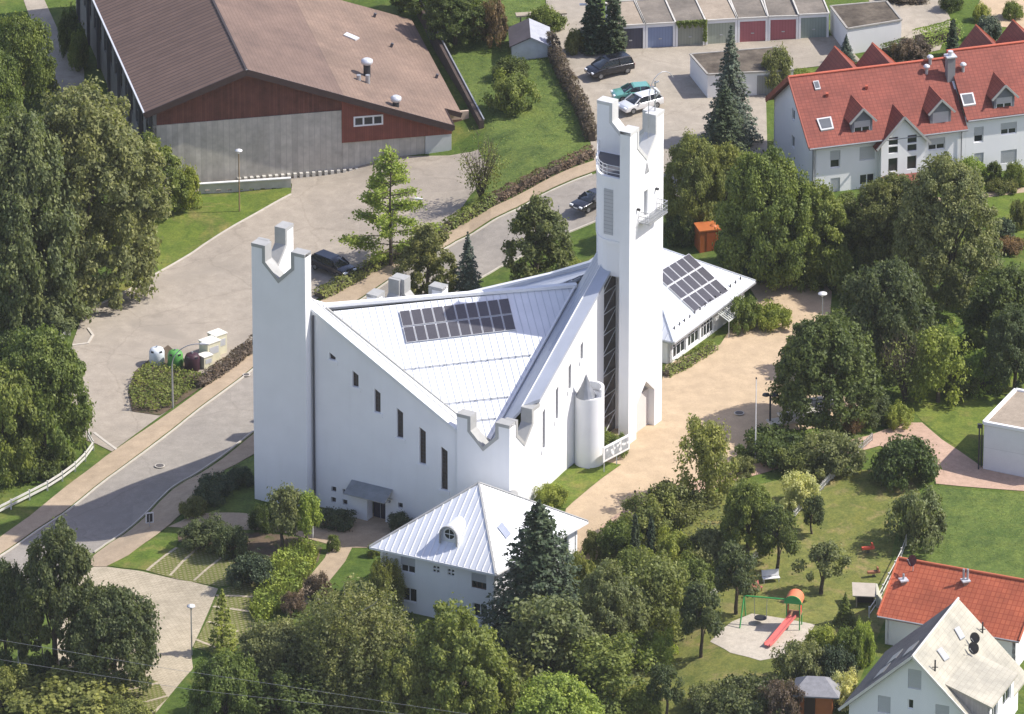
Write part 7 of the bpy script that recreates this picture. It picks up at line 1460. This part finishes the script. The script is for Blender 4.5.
# garden bottom right
S_('bush3', 802, 636, 694, 56, 'grey', 'grey-green bush right of the playground gravel'); S_('bush2', 826, 618, 668, 40, 'yellow', 'yellow-green bush above the summer house'); K('spruce', 845, 592, 624, 24, 'mid', 'small dark conifer left of the playhouse'); S_('bush3', 850, 622, 672, 36, 'mid', 'green bush climbing beside the bungalow'); S_('bush', 864, 615, 668, 24, 'light', 'light green climber at the bungalow left wall'); S_('bush3', 843, 668, 712, 34, 'pale', 'pale bush between summer house and gabled house'); S_('low', 745, 680, 722, 80, 'blue', 'dark low juniper at the bottom edge below the playground'); S_('low', 708, 684, 716, 50, 'grey', 'grey low shrub at the bottom edge left of the juniper'); S_('bush3', 782, 676, 724, 44, 'purple', 'purple shrub left of the summer house'); S_('bush', 836, 640, 690, 40, 'spruce', 'very dark bush behind the summer house')

# ---------------- clipped hedges and loose hedge strips (each one thing), ground cover as stuff ----------------
def in_poly(x, y, P):
    c = np.zeros(len(x), bool); n = len(P)
    for i in range(n):
        x0, y0 = P[i][:2]; x1, y1 = P[(i+1) % n][:2]; k = ((y0 > y) != (y1 > y)) & (x < (x1-x0)*(y-y0)/((y1-y0) or 1e-9)+x0); c ^= k
    return c
def scatter_strip(name, pts, wd, h, dens, leaf, mat, label, cat, seed, wob=.35, kind=None, top=None):
    r = rng(seed); P = [G(*p) for p in pts]; segs = [(P[i], P[i+1], (P[i+1]-P[i]).length) for i in range(len(P)-1)]; A = []; Nn = []
    for a, b, L in segs:
        n = int(L*(wd+2*h)*dens); s = r.random(n); d = (b-a).normalized(); nx, ny = -d.y, d.x; u = r.random(n)*2-1
        hz = h*(1-.25*u*u)*(1+wob*(np.sin(s*L*1.3+seed)+np.sin(s*L*3.1))*.4+r.normal(size=n)*wob*.25); zz = np.where(r.random(n) < .6, hz, r.random(n)*hz)
        uu = np.where(zz < hz*.9, np.sign(u)*(.8+.2*r.random(n)), u); X = a.x+(b.x-a.x)*s+nx*uu*wd/2; Y = a.y+(b.y-a.y)*s+ny*uu*wd/2
        Z = np.array([H(x, y) for x, y in zip(X, Y)])+zz; A.append(np.stack([X, Y, Z], 1)); Nn.append(np.stack([nx*uu*.8, ny*uu*.8, np.full(n, .7)], 1)+r.normal(size=(n, 3))*.4)
    A = np.concatenate(A); V = leaf_quads(A, np.concatenate(Nn), leaf, r); root = P[0]; t = thing(name, root, label, cat)
    me = raw_mesh('foliage', V-np.array([root.x, root.y, root.z]), LM[mat]); o = bpy.data.objects.new('foliage', me); COL.objects.link(o); o.parent = t
    m = MB(); 
    for a, b, L in segs: m.bar(a+Vector((0, 0, h*.3)), b+Vector((0, 0, h*.3)), wd*.5, h*.5)
    m.build('twigs', BARK, t)
def cover(name, poly, h, dens, leaf, mat, seed, blade=False, wob=.5, off=.05):
    r = rng(seed); P = [G(*p) for p in poly]; x0, x1 = min(p.x for p in P), max(p.x for p in P); y0, y1 = min(p.y for p in P), max(p.y for p in P); n = int((x1-x0)*(y1-y0)*dens)
    X = r.uniform(x0, x1, n); Y = r.uniform(y0, y1, n); k = in_poly(X, Y, P); X, Y = X[k], Y[k]; n = len(X)
    hh = h*(1+wob*(np.sin(X*1.1+seed)*np.cos(Y*1.4)+.6*np.sin(X*2.7)*np.sin(Y*2.3+1))*.5)*r.uniform(.25, 1, n); Z = np.array([H(a, b) for a, b in zip(X, Y)])+off
    if blade:
        an = r.uniform(0, 6.28, n); L = np.maximum(.25, hh); w_ = leaf*.5; t = np.stack([np.cos(an)*w_, np.sin(an)*w_, np.zeros(n)], 1); top = np.stack([r.normal(size=n)*L*.22, r.normal(size=n)*L*.22, L], 1); B = np.stack([X, Y, Z], 1); V = np.stack([B-t, B+t, B+top+t*.2, B+top-t*.2], 1).reshape(-1, 3)
    else: V = leaf_quads(np.stack([X, Y, Z+np.maximum(hh, .05)], 1), r.normal(size=(n, 3))*.45+np.array([0, 0, .8]), leaf, r)
    o = bpy.data.objects.new(name, raw_mesh(name, V, LM[mat])); COL.objects.link(o); o['kind'] = 'stuff'; return o
scatter_strip('hedge', [(549, 46), (558, 66), (566, 84), (584, 118), (592, 142)], 1.3, 1.5, 55, .22, 'purple', 'dark purple hedge along the drive beside the grass bank', 'hedge', 5)
scatter_strip('hedge', [(592, 155), (575, 164), (545, 177), (515, 192), (490, 205)], 1.3, .9, 50, .22, 'purple', 'purple-brown hedge at the foot of the bank along the pavement', 'hedge', 6)
scatter_strip('hedge', [(492, 203), (470, 217), (447, 229)], 1.8, .9, 50, .24, 'mid', 'loose green hedge between yard and pavement, upper part', 'hedge', 7)
scatter_strip('hedge', [(445, 232), (420, 245), (400, 255), (372, 269), (345, 284), (318, 298)], 1.9, .7, 50, .24, 'olive', 'low olive hedge strip beside the dark blue estate car', 'hedge', 8)
scatter_strip('hedge', [(258, 343), (240, 358), (215, 376), (196, 388)], 1.6, .8, 55, .22, 'purple', 'low purple hedge beside the cream cabinets', 'hedge', 9)
scatter_strip('hedge', [(918, 46), (935, 42), (957, 36)], 2.2, 1.7, 70, .18, 'light', 'clipped bright green hedge behind the red roof', 'hedge', 10, .06)
scatter_strip('hedge', [(884, 56), (905, 50)], 1.4, 1.2, 60, .2, 'mid', 'short clipped hedge beside the wide white garage', 'hedge', 11, .06)
scatter_strip('hedge', [(664, 376), (684, 366), (703, 354), (712, 348)], 1.5, .6, 55, .2, 'mid', 'low green hedge below the hall windows', 'hedge', 12)
cover('island_planting', [(134, 378), (146, 367), (168, 372), (190, 376), (206, 380), (176, 404), (160, 414), (133, 411), (129, 392)], .75, 60, .24, 'mid', 21)
cover('island_planting', [(136, 380), (160, 372), (186, 388), (165, 406), (140, 404)], .85, 26, .22, 'olive', 22)
cover('reed_bed', [(275, 560), (300, 546), (318, 550), (316, 566), (302, 590), (285, 610), (258, 628), (250, 612), (262, 585)], 1.15, 50, .15, 'mid', 23, True)
cover('reed_bed', [(275, 560), (300, 546), (318, 550), (316, 566), (302, 590), (285, 610), (258, 628), (250, 612), (262, 585)], 1.0, 45, .26, 'light', 33)
cover('bank_grass', [(430, 20), (470, -10), (540, -10), (548, 45), (560, 80), (588, 140), (585, 150), (540, 176), (488, 200), (480, 165), (486, 128)], .12, 16, .10, 'mid', 24)
cover('meadow_grass', [(905, 503), (936, 490), (1040, 498), (1040, 570), (930, 560), (895, 555)], .08, 16, .09, 'mid', 25)
cover('rough_grass', [(0, 300), (60, 338), (74, 360), (64, 400), (84, 440), (60, 468), (0, 500)], .5, 10, .16, 'dark', 26, True)
cover('garden_undergrowth', [(604, 552), (650, 520), (700, 500), (745, 480), (760, 520), (720, 560), (690, 600), (660, 660), (640, 724), (560, 740), (560, 640)], .8, 12, .26, 'grey', 27)
cover('garden_undergrowth', [(250, 640), (300, 610), (340, 590), (380, 612), (500, 640), (560, 640), (560, 740), (180, 740), (190, 690)], .7, 10, .28, 'dark', 28)
cover('shade_undergrowth', [(680, 180), (760, 150), (800, 190), (870, 220), (930, 300), (990, 350), (960, 380), (880, 420), (850, 400), (835, 300), (760, 262), (740, 258), (690, 240), (668, 215)], .6, 9, .26, 'dark', 29)

# ivy hanging over the third garage
def ivy():
    r = rng(61); a, b = G(gx[2]+1, gy(gx[2])), G(gx[3], gy(gx[3])); t = thing('ivy', a, 'ivy hanging over the edge of the third garage from the left', 'climbing plant'); P = []
    n = 520; s = r.random(n); P.append(np.stack([a.x+(b.x-a.x)*s, a.y+(b.y-a.y)*s-.12-r.random(n)*.15, a.z+2.55+.2-r.random(n)**1.5*(.35+.35*np.sin(s*17)**2)], 1))
    n = 320; s = .93+.1*r.random(n); P.append(np.stack([a.x+(b.x-a.x)*s, a.y+(b.y-a.y)*s-.12-r.random(n)*.15, a.z+.5+r.random(n)*2.2], 1))
    P = np.concatenate(P); V = leaf_quads(P, r.normal(size=P.shape)*.5+np.array([0, -.6, .6]), .26, r); o = bpy.data.objects.new('foliage', raw_mesh('ivy_foliage', V-np.array([a.x, a.y, a.z]), LM['mid'])); COL.objects.link(o); o.parent = t
    m = MB(); m.tube([b+Vector((-.05, -.2, 0)), b+Vector((-.08, -.18, 2.6)), a+Vector((.3, -.12, 2.7))], .04, 5); m.build('stem', BARK, t)
ivy()
